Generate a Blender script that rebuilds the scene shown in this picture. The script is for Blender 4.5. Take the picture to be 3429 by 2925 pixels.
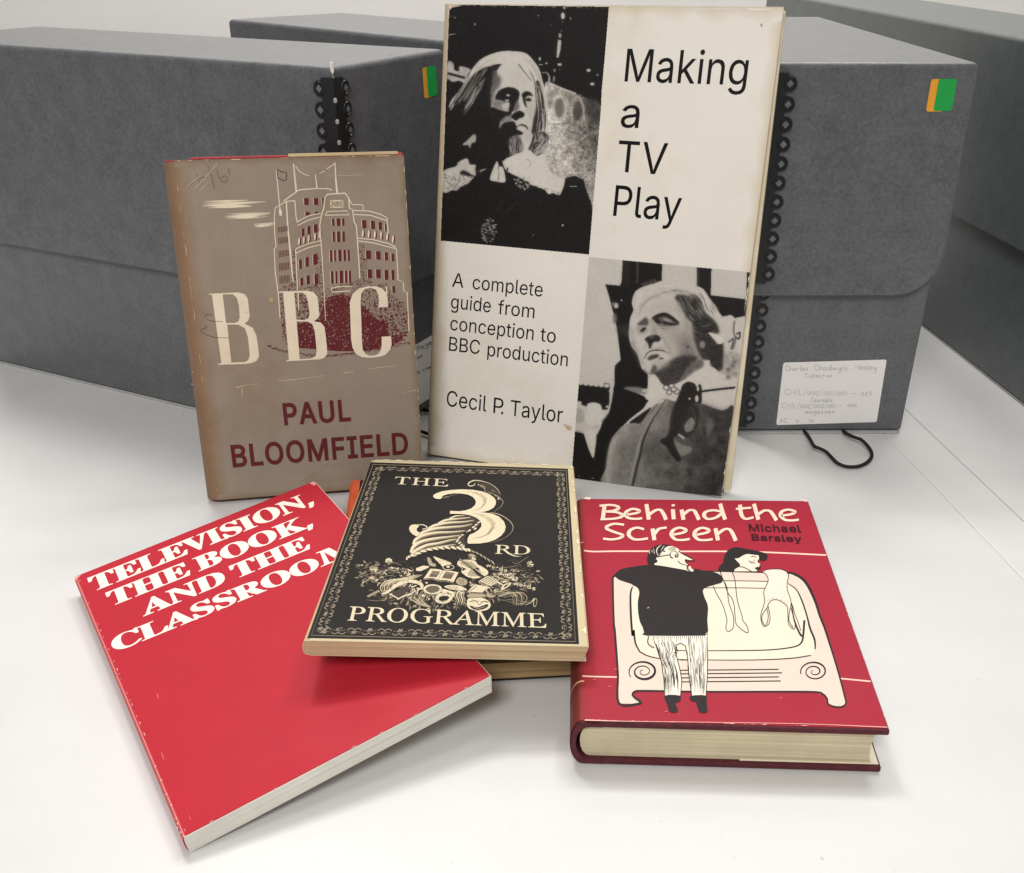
import bpy, bmesh, math, json, random
import numpy as np
from mathutils import Matrix, Vector
from mathutils.geometry import delaunay_2d_cdt

scene = bpy.context.scene
COL = scene.collection
for o in list(bpy.data.objects):
    bpy.data.objects.remove(o)

# ------------------------------------------------------------------ camera
PW, PH = 3429.0, 2925.0                      # size of the reference photograph
FOC, CAM_H, PITCH, ROLL = 3502.145, 0.3257, 0.5514, 0.0031
PPX, PPY = 64.96, 450.03                     # principal point off the crop's centre
FWD = np.array([0, math.cos(PITCH), -math.sin(PITCH)])
_up = np.array([0, math.sin(PITCH), math.cos(PITCH)])
_rt = np.array([1.0, 0, 0])
RGT = math.cos(ROLL) * _rt + math.sin(ROLL) * _up
UPV = -math.sin(ROLL) * _rt + math.cos(ROLL) * _up
EYE = np.array([0, 0, CAM_H])
cam = bpy.data.cameras.new('camera')
cam.sensor_fit = 'HORIZONTAL'; cam.sensor_width = 36.0
cam.lens = FOC / PW * 36.0
cam.shift_x = -PPX / PW; cam.shift_y = PPY / PW
cam.clip_start = 0.01; cam.clip_end = 60
cam_o = bpy.data.objects.new('camera', cam); COL.objects.link(cam_o)
cam_o.matrix_world = Matrix(((RGT[0], UPV[0], -FWD[0], EYE[0]), (RGT[1], UPV[1], -FWD[1], EYE[1]),
                             (RGT[2], UPV[2], -FWD[2], EYE[2]), (0, 0, 0, 1)))
scene.camera = cam_o

# ------------------------------------------------------------------ light
world = bpy.data.worlds.new('World'); scene.world = world; world.use_nodes = True
bg = world.node_tree.nodes['Background']
bg.inputs['Color'].default_value = (1.0, 0.992, 0.98, 1); bg.inputs['Strength'].default_value = 0.37
def area(name, loc, aim, sx, sy, power, col=(1, 0.985, 0.965)):
    l = bpy.data.lights.new(name, 'AREA'); l.shape = 'RECTANGLE'; l.size = sx; l.size_y = sy
    l.energy = power; l.color = col
    o = bpy.data.objects.new(name, l); COL.objects.link(o); o.location = loc
    d = Vector(aim) - Vector(loc); o.rotation_euler = d.to_track_quat('-Z', 'Y').to_euler()
    return o
area('wall_fill', (-0.45, 1.45, 2.0), (-0.25, 0.9, 0), 0.26, 0.5, 14)
area('wall_fill', (0.70, 1.15, 2.0), (0.40, 0.8, 0), 0.3, 0.5, 9)
area('wall_fill', (-0.5, -1.55, 2.1), (-0.02, 0.70, 0.12), 0.9, 0.7, 59)
area('wall_fill', (0.0, 1.9, 2.3), (0.0, 2.45, 0.4), 2.2, 0.5, 54)  # added fill lamp: brightens the back wall and its sheen on the box tops
scene.view_settings.view_transform = 'Standard'
scene.view_settings.look = 'None'
scene.view_settings.exposure = -0.18
scene.view_settings.gamma = 1.0
scene.cycles.max_bounces = 8

# ------------------------------------------------------------------ helpers
def lin(c):
    c = np.asarray(c, float) / 255.0
    return np.where(c <= 0.04045, c / 12.92, ((c + 0.055) / 1.055) ** 2.4)
def rgba(c):
    l = lin(c); return (float(l[0]), float(l[1]), float(l[2]), 1.0)

def at_z(px, py, z):
    d = FWD + (px - PW / 2 - PPX) / FOC * RGT - (py - PH / 2 - PPY) / FOC * UPV
    return EYE + d * ((z - EYE[2]) / d[2])

def thing(name, label, cat, M, group=None):
    o = bpy.data.objects.new(name, None); COL.objects.link(o)
    o.empty_display_size = 0.02
    o.matrix_world = M; o['label'] = label; o['category'] = cat
    if group: o['group'] = group
    return o
def mesh_obj(name, verts, faces, mats, parent=None, mat_idx=None, ink=None, smooth=False):
    me = bpy.data.meshes.new(name)
    me.from_pydata([tuple(map(float, v)) for v in verts], [], faces)
    for m in (mats if isinstance(mats, (list, tuple)) else [mats]): me.materials.append(m)
    if mat_idx is not None: me.polygons.foreach_set('material_index', mat_idx)
    if ink is not None:
        a = me.color_attributes.new('ink', 'FLOAT_COLOR', 'POINT')
        a.data.foreach_set('color', np.asarray(ink, np.float32).ravel())
    if smooth: me.polygons.foreach_set('use_smooth', [True] * len(me.polygons))
    me.update()
    o = bpy.data.objects.new(name, me); COL.objects.link(o)
    if parent is not None: o.parent = parent
    return o
class MB:
    """collects plain shapes; .build links them as one mesh object"""
    def __init__(s): s.v = []; s.f = []; s.mi = []
    def add(s, vs, fs, mi=0):
        b = len(s.v); s.v += [tuple(v) for v in vs]; s.f += [tuple(i + b for i in f) for f in fs]; s.mi += [mi] * len(fs)
    def box(s, x0, x1, y0, y1, z0, z1, mi=0, nx=1, ny=1):
        if nx == 1 and ny == 1:
            s.add([(x0, y0, z0), (x1, y0, z0), (x1, y1, z0), (x0, y1, z0), (x0, y0, z1), (x1, y0, z1), (x1, y1, z1), (x0, y1, z1)],
                  [(0, 3, 2, 1), (4, 5, 6, 7), (0, 1, 5, 4), (1, 2, 6, 5), (2, 3, 7, 6), (3, 0, 4, 7)], mi)
    def prism(s, pts, axis, a, b, mi=0):
        """pts 2-D outline (counter-clockwise) pushed along an axis from a to b"""
        n = len(pts)
        def P(p, t):
            return {'x': (t, p[0], p[1]), 'y': (p[0], t, p[1]), 'z': (p[0], p[1], t)}[axis]
        vs = [P(p, a) for p in pts] + [P(p, b) for p in pts]
        fs = [tuple(range(n)), tuple(range(2 * n - 1, n - 1, -1))] + [(i, i + n, (i + 1) % n + n, (i + 1) % n) for i in range(n)]
        s.add(vs, fs, mi)
    def tube(s, path, r, seg=8, mi=0):
        path = [Vector(p) for p in path]; n = len(path); vs = []; up = Vector((0, 0, 1))
        for i, p in enumerate(path):
            t = (path[min(i + 1, n - 1)] - path[max(i - 1, 0)]).normalized()
            a = t.cross(up)
            if a.length < 1e-4: a = t.cross(Vector((1, 0, 0)))
            a.normalize(); b = t.cross(a)
            rr = r(i / (n - 1)) if callable(r) else r
            vs += [p + (a * math.cos(k * 2 * math.pi / seg) + b * math.sin(k * 2 * math.pi / seg)) * rr for k in range(seg)]
        fs = [(i * seg + k, i * seg + (k + 1) % seg, (i + 1) * seg + (k + 1) % seg, (i + 1) * seg + k) for i in range(n - 1) for k in range(seg)]
        fs += [tuple(range(seg)), tuple(range(n * seg - 1, (n - 1) * seg - 1, -1))]
        s.add(vs, fs, mi)
    def build(s, name, mats, parent=None, bevel=0, segs=2, smooth=False, fix=True):
        o = mesh_obj(name, s.v, s.f, mats, parent, s.mi, smooth=smooth)
        if fix:
            b = bmesh.new(); b.from_mesh(o.data)
            bmesh.ops.recalc_face_normals(b, faces=b.faces); b.to_mesh(o.data); b.free()
        if bevel:
            m = o.modifiers.new('bevel', 'BEVEL'); m.width = bevel; m.segments = segs; m.limit_method = 'ANGLE'
            m.angle_limit = math.radians(40)
        return o

# ------------------------------------------------------------------ materials
def new_mat(name):
    m = bpy.data.materials.new(name); m.use_nodes = True
    nt = m.node_tree; return m, nt, nt.nodes['Principled BSDF']
def N(nt, t, **kw):
    n = nt.nodes.new(t)
    for k, v in kw.items():
        if k in n.inputs: n.inputs[k].default_value = v
        else: setattr(n, k, v)
    return n
def noise(nt, scale, detail=4, rough=0.55, vec=None, stretch=None):
    n = N(nt, 'ShaderNodeTexNoise'); n.inputs['Scale'].default_value = scale
    n.inputs['Detail'].default_value = detail; n.inputs['Roughness'].default_value = rough
    tc = N(nt, 'ShaderNodeTexCoord')
    if stretch:
        mp = N(nt, 'ShaderNodeMapping'); mp.inputs['Scale'].default_value = stretch
        nt.links.new(tc.outputs['Object'], mp.inputs['Vector']); nt.links.new(mp.outputs['Vector'], n.inputs['Vector'])
    else: nt.links.new(tc.outputs['Object'], n.inputs['Vector'])
    return n
def ramp(nt, src, p0, c0, p1, c1):
    r = N(nt, 'ShaderNodeValToRGB'); e = r.color_ramp.elements
    e[0].position = p0; e[0].color = c0; e[1].position = p1; e[1].color = c1
    nt.links.new(src, r.inputs['Fac']); return r
def bump(nt, bsdf, src, strength, dist=0.001):
    b = N(nt, 'ShaderNodeBump'); b.inputs['Strength'].default_value = strength; b.inputs['Distance'].default_value = dist
    nt.links.new(src, b.inputs['Height']); nt.links.new(b.outputs['Normal'], bsdf.inputs['Normal'])
def g4(v): return (v, v, v, 1)
def fibre(name, c0, c1, rough=0.34, spec=0.55):
    """box board: fine flecked fibres over slow cloudy changes of tone"""
    m, nt, b = new_mat(name)
    a = noise(nt, 62, 6, 0.65); f = noise(nt, 420, 4, 0.7)
    mx = N(nt, 'ShaderNodeMix', data_type='FLOAT'); mx.inputs[0].default_value = 0.62
    nt.links.new(a.outputs['Fac'], mx.inputs[2]); nt.links.new(f.outputs['Fac'], mx.inputs[3])
    r = ramp(nt, mx.outputs[0], 0.34, rgba(c0), 0.66, rgba(c1))
    nt.links.new(r.outputs['Color'], b.inputs['Base Color']); b.inputs['Roughness'].default_value = rough
    b.inputs['Specular IOR Level'].default_value = spec
    bump(nt, b, f.outputs['Fac'], 0.10, 0.0006)
    return m
def mottled(name, c0, c1, scale, rough=0.7, stretch=None, bmp=0.0, spec=0.4, p=(0.3, 0.7), bscale=None, detail=6):
    m, nt, b = new_mat(name)
    n = noise(nt, scale, detail, 0.6, stretch=stretch)
    r = ramp(nt, n.outputs['Fac'], p[0], rgba(c0), p[1], rgba(c1))
    nt.links.new(r.outputs['Color'], b.inputs['Base Color'])
    b.inputs['Roughness'].default_value = rough; b.inputs['Specular IOR Level'].default_value = spec
    if bmp:
        n2 = noise(nt, bscale or scale * 8, 3, 0.6, stretch=stretch); bump(nt, b, n2.outputs['Fac'], bmp)
    return m
def printed(name, rough=0.55, spec=0.4, vary=0.08, vscale=60, stain=None, stain_amt=0.0, grain=0.0, coat=0.0):
    """paper whose printing is carried by the mesh (attribute 'ink'), with the paper's own wear"""
    m, nt, b = new_mat(name)
    a = N(nt, 'ShaderNodeAttribute'); a.attribute_name = 'ink'
    n = noise(nt, vscale, 6, 0.65)
    r = ramp(nt, n.outputs['Fac'], 0.25, g4(1 - vary), 0.75, g4(1 + vary * 0.4))
    mx = N(nt, 'ShaderNodeMix', data_type='RGBA', blend_type='MULTIPLY'); mx.inputs[0].default_value = 1
    nt.links.new(a.outputs['Color'], mx.inputs[6]); nt.links.new(r.outputs['Color'], mx.inputs[7])
    out = mx.outputs[2]
    if grain:
        n3 = noise(nt, 2600, 2, 0.6)
        r3 = ramp(nt, n3.outputs['Fac'], 0.3, g4(1 - grain), 0.7, g4(1 + grain))
        m3 = N(nt, 'ShaderNodeMix', data_type='RGBA', blend_type='MULTIPLY'); m3.inputs[0].default_value = 1
        nt.links.new(out, m3.inputs[6]); nt.links.new(r3.outputs['Color'], m3.inputs[7]); out = m3.outputs[2]
    if stain is not None:
        n2 = noise(nt, 14, 5, 0.7)
        r2 = ramp(nt, n2.outputs['Fac'], 0.5, g4(0), 0.72, g4(stain_amt))
        m2 = N(nt, 'ShaderNodeMix', data_type='RGBA', blend_type='MULTIPLY'); nt.links.new(r2.outputs['Color'], m2.inputs[0])
        nt.links.new(out, m2.inputs[6]); m2.inputs[7].default_value = rgba(stain); out = m2.outputs[2]
    nt.links.new(out, b.inputs['Base Color'])
    n4 = noise(nt, 35, 4, 0.6)
    rr = ramp(nt, n4.outputs['Fac'], 0.3, g4(rough - 0.08), 0.7, g4(rough + 0.08))
    nt.links.new(rr.outputs['Color'], b.inputs['Roughness'])
    b.inputs['Specular IOR Level'].default_value = spec; b.inputs['Coat Weight'].default_value = coat
    n5 = noise(nt, 25, 3, 0.5); bump(nt, b, n5.outputs['Fac'], 0.12, 0.002)
    return m
def page_mat(name, c0, c1, axis='z', fine=1500, rough=0.8):
    """the edges of many sheets: fine lines that run along the block"""
    st = {'z': (3, 3, fine)}[axis]
    m, nt, b = new_mat(name)
    n = noise(nt, 1.0, 6, 0.8, stretch=st)
    r = ramp(nt, n.outputs['Fac'], 0.34, rgba([v * .9 for v in c0]), 0.62, rgba(c1))
    n2 = noise(nt, 30, 4, 0.6); r2 = ramp(nt, n2.outputs['Fac'], 0.3, g4(0.86), 0.7, g4(1.03))
    mx = N(nt, 'ShaderNodeMix', data_type='RGBA', blend_type='MULTIPLY'); mx.inputs[0].default_value = 1
    nt.links.new(r.outputs['Color'], mx.inputs[6]); nt.links.new(r2.outputs['Color'], mx.inputs[7])
    nt.links.new(mx.outputs[2], b.inputs['Base Color']); b.inputs['Roughness'].default_value = rough
    b.inputs['Specular IOR Level'].default_value = 0.2
    bump(nt, b, n.outputs['Fac'], 0.5, 0.0006)
    return m

# ------------------------------------------------------------------ printing on a plane
def spline(pts, n=6, closed=False):
    P = [np.array(p, float) for p in pts]; L = len(P)
    if L < 3: return P
    out = []
    for i in range(L if closed else L - 1):
        p0 = P[(i - 1) % L] if closed or i > 0 else 2 * P[0] - P[1]
        p1 = P[i]; p2 = P[(i + 1) % L]
        p3 = P[(i + 2) % L] if closed or i + 2 < L else 2 * P[-1] - P[-2]
        for k in range(n):
            t = k / n
            out.append(0.5 * ((2 * p1) + (-p0 + p2) * t + (2 * p0 - 5 * p1 + 4 * p2 - p3) * t * t + (-p0 + 3 * p1 - 3 * p2 + p3) * t ** 3))
    if not closed: out.append(P[-1])
    return out
def wind(cs, q):
    """winding number of the contours cs round the points q"""
    w = np.zeros(len(q), int)
    for c in cs:
        c = np.asarray(c); d = np.roll(c, -1, 0)
        for (x0, y0), (x1, y1) in zip(c, d):
            if y0 == y1: continue
            s = (x1 - x0) * (q[:, 1] - y0) - (q[:, 0] - x0) * (y1 - y0)
            if y1 > y0: w += ((y0 <= q[:, 1]) & (q[:, 1] < y1) & (s > 0)).astype(int)
            else: w -= ((y1 <= q[:, 1]) & (q[:, 1] < y0) & (s < 0)).astype(int)
    return w
def area2(c):
    c = np.asarray(c); d = np.roll(c, -1, 0); return float(np.sum(c[:, 0] * d[:, 1] - d[:, 0] * c[:, 1]))
class Print:
    """flat printing on one plane of an object. Shapes are traced in the photograph's pixels and carried
    onto the plane; every shape lies a hair above the one before it, as ink on paper"""
    def __init__(s, origin, normal, Minv):
        s.o = np.array(origin); s.n = np.array(normal) / np.linalg.norm(normal); s.Mi = np.array(Minv)
        s.v = []; s.f = []; s.c = []; s.lay = 1; s.k = 0; s.cr = (0, 0, 1)
        s.ex = np.cross(s.n, (0, 0, 1.0) if abs(s.n[2]) < .9 else (0, 1.0, 0)); s.ex /= np.linalg.norm(s.ex); s.ey = np.cross(s.n, s.ex)
    def crop(s, x, y, k): s.cr = (x, y, k)
    def layer(s, n=None): s.lay = s.lay + 1 if n is None else n; s.k = 0
    def px(s, p): return np.array([(q[0] * s.cr[2] + s.cr[0], q[1] * s.cr[2] + s.cr[1]) for q in p], float)
    def hit(s, q):
        q = np.asarray(q, float)
        d = FWD[None] + ((q[:, 0] - PW / 2 - PPX) / FOC)[:, None] * RGT - ((q[:, 1] - PH / 2 - PPY) / FOC)[:, None] * UPV
        return EYE + d * (((s.o - EYE) @ s.n) / (d @ s.n))[:, None]
    def uv(s, q): w = s.hit(q) - s.o; return np.stack([w @ s.ex, w @ s.ey], 1)
    def xyz(s, uv): uv = np.asarray(uv); return s.o + uv[:, :1] * s.ex + uv[:, 1:2] * s.ey
    def lift(s):
        s.k += 1; return 3e-5 * s.lay + 1e-6 * (s.k % 25)
    def put(s, W, tris, col):
        W = W + s.n * s.lift(); L = W @ s.Mi[:3, :3].T + s.Mi[:3, 3]
        b = len(s.v); s.v += [tuple(p) for p in L]; s.f += [tuple(int(i) + b for i in t) for t in tris]
        l = lin(col) if len(np.shape(col)) == 1 else None
        s.c += [(l[0], l[1], l[2], 1)] * len(L) if l is not None else [tuple(c) for c in col]
    def _fill(s, cons, col, uvspace):
        k = 20000.0 if uvspace else 4.0
        vs = []; es = []
        cons = [np.asarray(c, float) for c in cons if len(c) > 2]
        for c in cons:
            b = len(vs); n = len(c); vs += [Vector(p * k) for p in c]; es += [(b + i, b + (i + 1) % n) for i in range(n)]
        V, E, F, *_ = delaunay_2d_cdt(vs, es, [], 0, 1e-5)
        V = np.array([tuple(p) for p in V]) / k
        T = np.array([f for f in F if len(f) == 3]);
        if not len(T): return
        w = wind(cons, V[T].mean(1)); T = T[w != 0]
        if not len(T): return
        u = np.unique(T); mp = -np.ones(len(V), int); mp[u] = np.arange(len(u))
        W = s.xyz(V[u]) if uvspace else s.hit(V[u]); s.put(W, mp[T], col)
    def fill(s, outer, col, holes=(), sm=0):
        o = spline(outer, sm, True) if sm else outer
        o = s.px(o); o = o if area2(o) > 0 else o[::-1]
        hs = []
        for h in holes:
            h = s.px(spline(h, sm, True) if sm else h); hs.append(h if area2(h) < 0 else h[::-1])
        s._fill([o] + hs, col, False)
    def line(s, pts, w, col, sm=5, closed=False, ends=(1, 1), pen=None):
        """a ribbon of width w (crop pixels); pen=(v,h): stroke thickness of vertical / horizontal runs"""
        P = np.array(spline(pts, sm, closed) if sm and len(pts) > 2 else pts, float)
        n = len(P)
        if n < 2: return
        if closed: t = np.roll(P, -1, 0) - np.roll(P, 1, 0)
        else: t = np.gradient(P, axis=0)
        L = np.maximum(np.hypot(t[:, 0], t[:, 1]), 1e-9)[:, None]; t = t / L
        nn = np.stack([-t[:, 1], t[:, 0]], 1)
        if pen: ww = np.sqrt((pen[0] * t[:, 1]) ** 2 + (pen[1] * t[:, 0]) ** 2)
        else: ww = np.full(n, float(w)) if np.isscalar(w) else np.interp(np.linspace(0, 1, n), np.linspace(0, 1, len(w)), w)
        if not closed:
            e = np.ones(n); e[0] = ends[0]; e[-1] = ends[1]; ww = ww * e
        A = s.px(P + nn * ww[:, None] / 2); B = s.px(P - nn * ww[:, None] / 2)
        W = s.hit(np.concatenate([A, B])); fs = []
        for i in range(n if closed else n - 1):
            j = (i + 1) % n; fs += [(i, j, n + j), (i, n + j, n + i)]
        s.put(W, fs, col)
    def ell(s, cx, cy, rx, ry, col, ang=0, n=14):
        a = np.linspace(0, 2 * math.pi, n, endpoint=False); ca, sa = math.cos(ang), math.sin(ang)
        x = rx * np.cos(a); y = ry * np.sin(a); q = s.px(np.stack([cx + x * ca - y * sa, cy + x * sa + y * ca], 1))
        s.put(s.hit(q), [(0, i, i + 1) for i in range(1, n - 1)], col)
    def leaf(s, x, y, ang, L, w, col, bend=0.0):
        t = np.linspace(0, 1, 6); hw = w / 2 * np.sin(np.pi * t ** 0.8)
        cx = x + math.cos(ang) * L * t - math.sin(ang) * bend * L * np.sin(np.pi * t); cy = y + math.sin(ang) * L * t + math.cos(ang) * bend * L * np.sin(np.pi * t)
        A = np.stack([cx - math.sin(ang) * hw, cy + math.cos(ang) * hw], 1); B = np.stack([cx + math.sin(ang) * hw, cy - math.cos(ang) * hw], 1)
        W = s.hit(s.px(np.concatenate([A, B]))); s.put(W, [f for i in range(5) for f in ((i, i + 1, 7 + i), (i, 7 + i, 6 + i))], col)
    def text(s, body, font, p0, p1, p2, col, cap='cap', fat=0, shear=0.0, track=0.0):
        """body set on the line p0-p1 (ink edge to ink edge), p2 = top of the capitals above p0"""
        G = GLYPHS[font]; x = 0; cons = []
        for ch in body:
            if ch == ' ': x += (170 if font == 'b' else 280) + track; continue
            adv, cs = G[ch]
            for c in cs:
                c = np.array(c, float)
                if shear: c[:, 0] -= shear * c[:, 1]
                if fat: c = fatten(c, fat, (1, .15) if font == 'b' else (1, 1))
                c[:, 0] += x; cons.append(c)
            x += adv + track + fat * 0.6
        al = np.concatenate(cons); x0, x1 = al[:, 0].min(), al[:, 0].max()
        H = {'g': (509, 384), 'b': (455, 330), 'i': (465, 330)}[font][0 if cap == 'cap' else 1]
        Q = s.uv(s.px([p0, p1, p2])); ux = (Q[1] - Q[0]) / (x1 - x0); uy = (Q[2] - Q[0]) / H
        cons = [Q[0] + (c[:, :1] - x0) * ux + c[:, 1:2] * uy for c in cons]
        s._fill(cons, col, True)
def fatten(c, d, axes=(1, 1)):
    """push a contour outwards along its normals"""
    p = np.roll(c, 1, 0); n = np.roll(c, -1, 0)
    a = c - p; b = n - c
    a = a / np.maximum(np.hypot(a[:, 0], a[:, 1]), 1e-6)[:, None]; b = b / np.maximum(np.hypot(b[:, 0], b[:, 1]), 1e-6)[:, None]
    na = np.stack([-a[:, 1], a[:, 0]], 1); nb = np.stack([-b[:, 1], b[:, 0]], 1)
    m = na + nb; l = np.maximum((m * m).sum(1) / 2, 0.5)[:, None]
    return c + m / l * d * FAT_SIGN * np.array(axes)
FAT_SIGN = 1.0
class Photo:
    """a printed black and white photograph: tones laid down on a fine grid, soft where the picture is soft"""
    def __init__(s, box, step, crop, base):
        s.x0, s.y0, x1, y1 = box; s.st = step
        s.nx = int((x1 - s.x0) / step) + 1; s.ny = int((y1 - s.y0) / step) + 1
        s.im = np.full((s.ny, s.nx), float(base)); s.cr = crop; s.rng = np.random.default_rng(7)
    def g(s, pts):
        p = np.asarray(pts, float); return np.stack([(p[:, 0] * s.cr[2] + s.cr[0] - s.x0) / s.st, (p[:, 1] * s.cr[2] + s.cr[1] - s.y0) / s.st], 1)
    @staticmethod
    def blur(a, r):
        if r < 0.3: return a
        h = int(math.ceil(r * 2.5)); k = np.exp(-0.5 * (np.arange(-h, h + 1) / r) ** 2); k /= k.sum()
        a = np.pad(a, h, mode='edge')
        a = sum(k[i] * a[i:a.shape[0] - 2 * h + i, :] for i in range(2 * h + 1))
        return sum(k[i] * a[:, i:a.shape[1] - 2 * h + i] for i in range(2 * h + 1))
    def mask(s, pts, sm=0):
        q = s.g(spline(pts, sm, True) if sm else pts); m = np.zeros((s.ny, s.nx), bool)
        yy = np.arange(s.ny); 
        for j in range(max(0, int(q[:, 1].min())), min(s.ny, int(q[:, 1].max()) + 2)):
            a = q; b = np.roll(q, -1, 0); c = ((a[:, 1] <= j) & (b[:, 1] > j)) | ((b[:, 1] <= j) & (a[:, 1] > j))
            if not c.any(): continue
            xs = np.sort(a[c, 0] + (j - a[c, 1]) / (b[c, 1] - a[c, 1]) * (b[c, 0] - a[c, 0]))
            for u, v in zip(xs[::2], xs[1::2]): m[j, max(0, int(math.ceil(u))):max(0, int(math.floor(v)) + 1)] = True
        return m.astype(float)
    def noise(s, cell, oct=3):
        out = np.zeros_like(s.im); amp = 1; tot = 0
        for o in range(oct):
            c = max(1.0, cell * s.cr[2] / s.st / 2 ** o); h, w = int(s.ny / c) + 3, int(s.nx / c) + 3
            r = s.rng.random((h, w)); y = np.arange(s.ny) / c; x = np.arange(s.nx) / c
            yi = y.astype(int); xi = x.astype(int); fy = (y - yi)[:, None]; fx = (x - xi)[None]
            out += amp * (r[yi][:, xi] * (1 - fy) * (1 - fx) + r[yi + 1][:, xi] * fy * (1 - fx) + r[yi][:, xi + 1] * (1 - fy) * fx + r[yi + 1][:, xi + 1] * fy * fx); tot += amp; amp *= 0.6
        return out / tot
    def lay(s, m, v, blur=1.0, a=1.0):
        m = s.blur(m, blur * s.cr[2] / s.st) * a; s.im = s.im * (1 - m) + v * m
    def tone(s, pts, v, blur=3.0, a=1.0, sm=4, tex=0, cell=30):
        if tex: v = v + (s.noise(cell) - 0.5) * 2 * tex
        s.lay(s.mask(pts, sm), v, blur, a)
    def ell(s, cx, cy, rx, ry, v, blur=2.0, a=1.0, ang=0):
        t = np.linspace(0, 2 * math.pi, 20, endpoint=False); c, d = math.cos(ang), math.sin(ang)
        s.tone(np.stack([cx + rx * np.cos(t) * c - ry * np.sin(t) * d, cy + rx * np.cos(t) * d + ry * np.sin(t) * c], 1), v, blur, a, 0)
    def stroke(s, pts, w, v, blur=1.5, a=1.0, sm=5):
        P = np.array(spline(pts, sm) if len(pts) > 2 and sm else pts, float); n = len(P); t = np.gradient(P, axis=0)
        t /= np.maximum(np.hypot(t[:, 0], t[:, 1]), 1e-9)[:, None]; nn = np.stack([-t[:, 1], t[:, 0]], 1)
        ww = np.full(n, float(w)) if np.isscalar(w) else np.interp(np.linspace(0, 1, n), np.linspace(0, 1, len(w)), w)
        mn = 1.5 * s.st / s.cr[2]
        if ww.max() < mn: a = a * ww.max() / mn; ww = ww * mn / ww.max()
        ww = np.maximum(ww, mn * .5)
        s.tone(np.concatenate([P + nn * ww[:, None] / 2, (P - nn * ww[:, None] / 2)[::-1]]), v, blur, a, 0)
    def hairs(s, lines, n, w, tones, a=.7, jit=14, seed=1, blur=1.5):
        """n strands between the guide lines (each a list of points, same length)"""
        r = np.random.default_rng(seed); G = np.array(lines, float)
        for _ in range(n):
            u = r.random() * (len(G) - 1); i = min(int(u), len(G) - 2); f = u - i; p = G[i] * (1 - f) + G[i + 1] * f
            p = p + np.cumsum(r.normal(0, jit * .45, p.shape), 0); t0, t1 = sorted(r.random(2)); t1 = max(t1, t0 + .3)
            q = np.array(spline(p, 6)); k0 = min(int(t0 * len(q)), len(q) - 5); q = q[k0:max(k0 + 5, int(min(1, t1) * len(q)))]
            ww = w * r.uniform(.5, 1.4); s.stroke([tuple(x) for x in q], (ww * .3, ww, ww * .8, ww * .2), r.choice(tones), blur, a)
    def put(s, pr, quad, dark, light, n_hair=0):
        s.cr = (0, 0, 1)                                          # the softness and grain of a printed halftone
        im = .76 * s.im + .24 * s.blur(s.im, 3.6); im = np.clip(.025 + im * .965 + (s.noise(4.5, 2) - .5) * .07, 0, 1)
        q = np.asarray(quad, float)
        X, Y = np.meshgrid(np.arange(s.nx) * s.st + s.x0, np.arange(s.ny) * s.st + s.y0)
        P = np.stack([X.ravel(), Y.ravel()], 1); inside = wind([q], P) != 0
        idx = np.arange(s.nx * s.ny).reshape(s.ny, s.nx); ins = inside.reshape(s.ny, s.nx)
        ok = ins[:-1, :-1] & ins[1:, :-1] & ins[:-1, 1:] & ins[1:, 1:]
        F = np.stack([idx[:-1, :-1][ok], idx[:-1, 1:][ok], idx[1:, 1:][ok], idx[1:, :-1][ok]], 1)
        u = np.unique(F); mp = -np.ones(len(P), int); mp[u] = np.arange(len(u))
        d, l = np.array(dark, float), np.array(light, float)
        c = lin(d + (l - d) * im.ravel()[u][:, None]); c = np.concatenate([c, np.ones((len(c), 1))], 1)
        pr.put(pr.hit(P[u]), mp[F], c)
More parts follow.
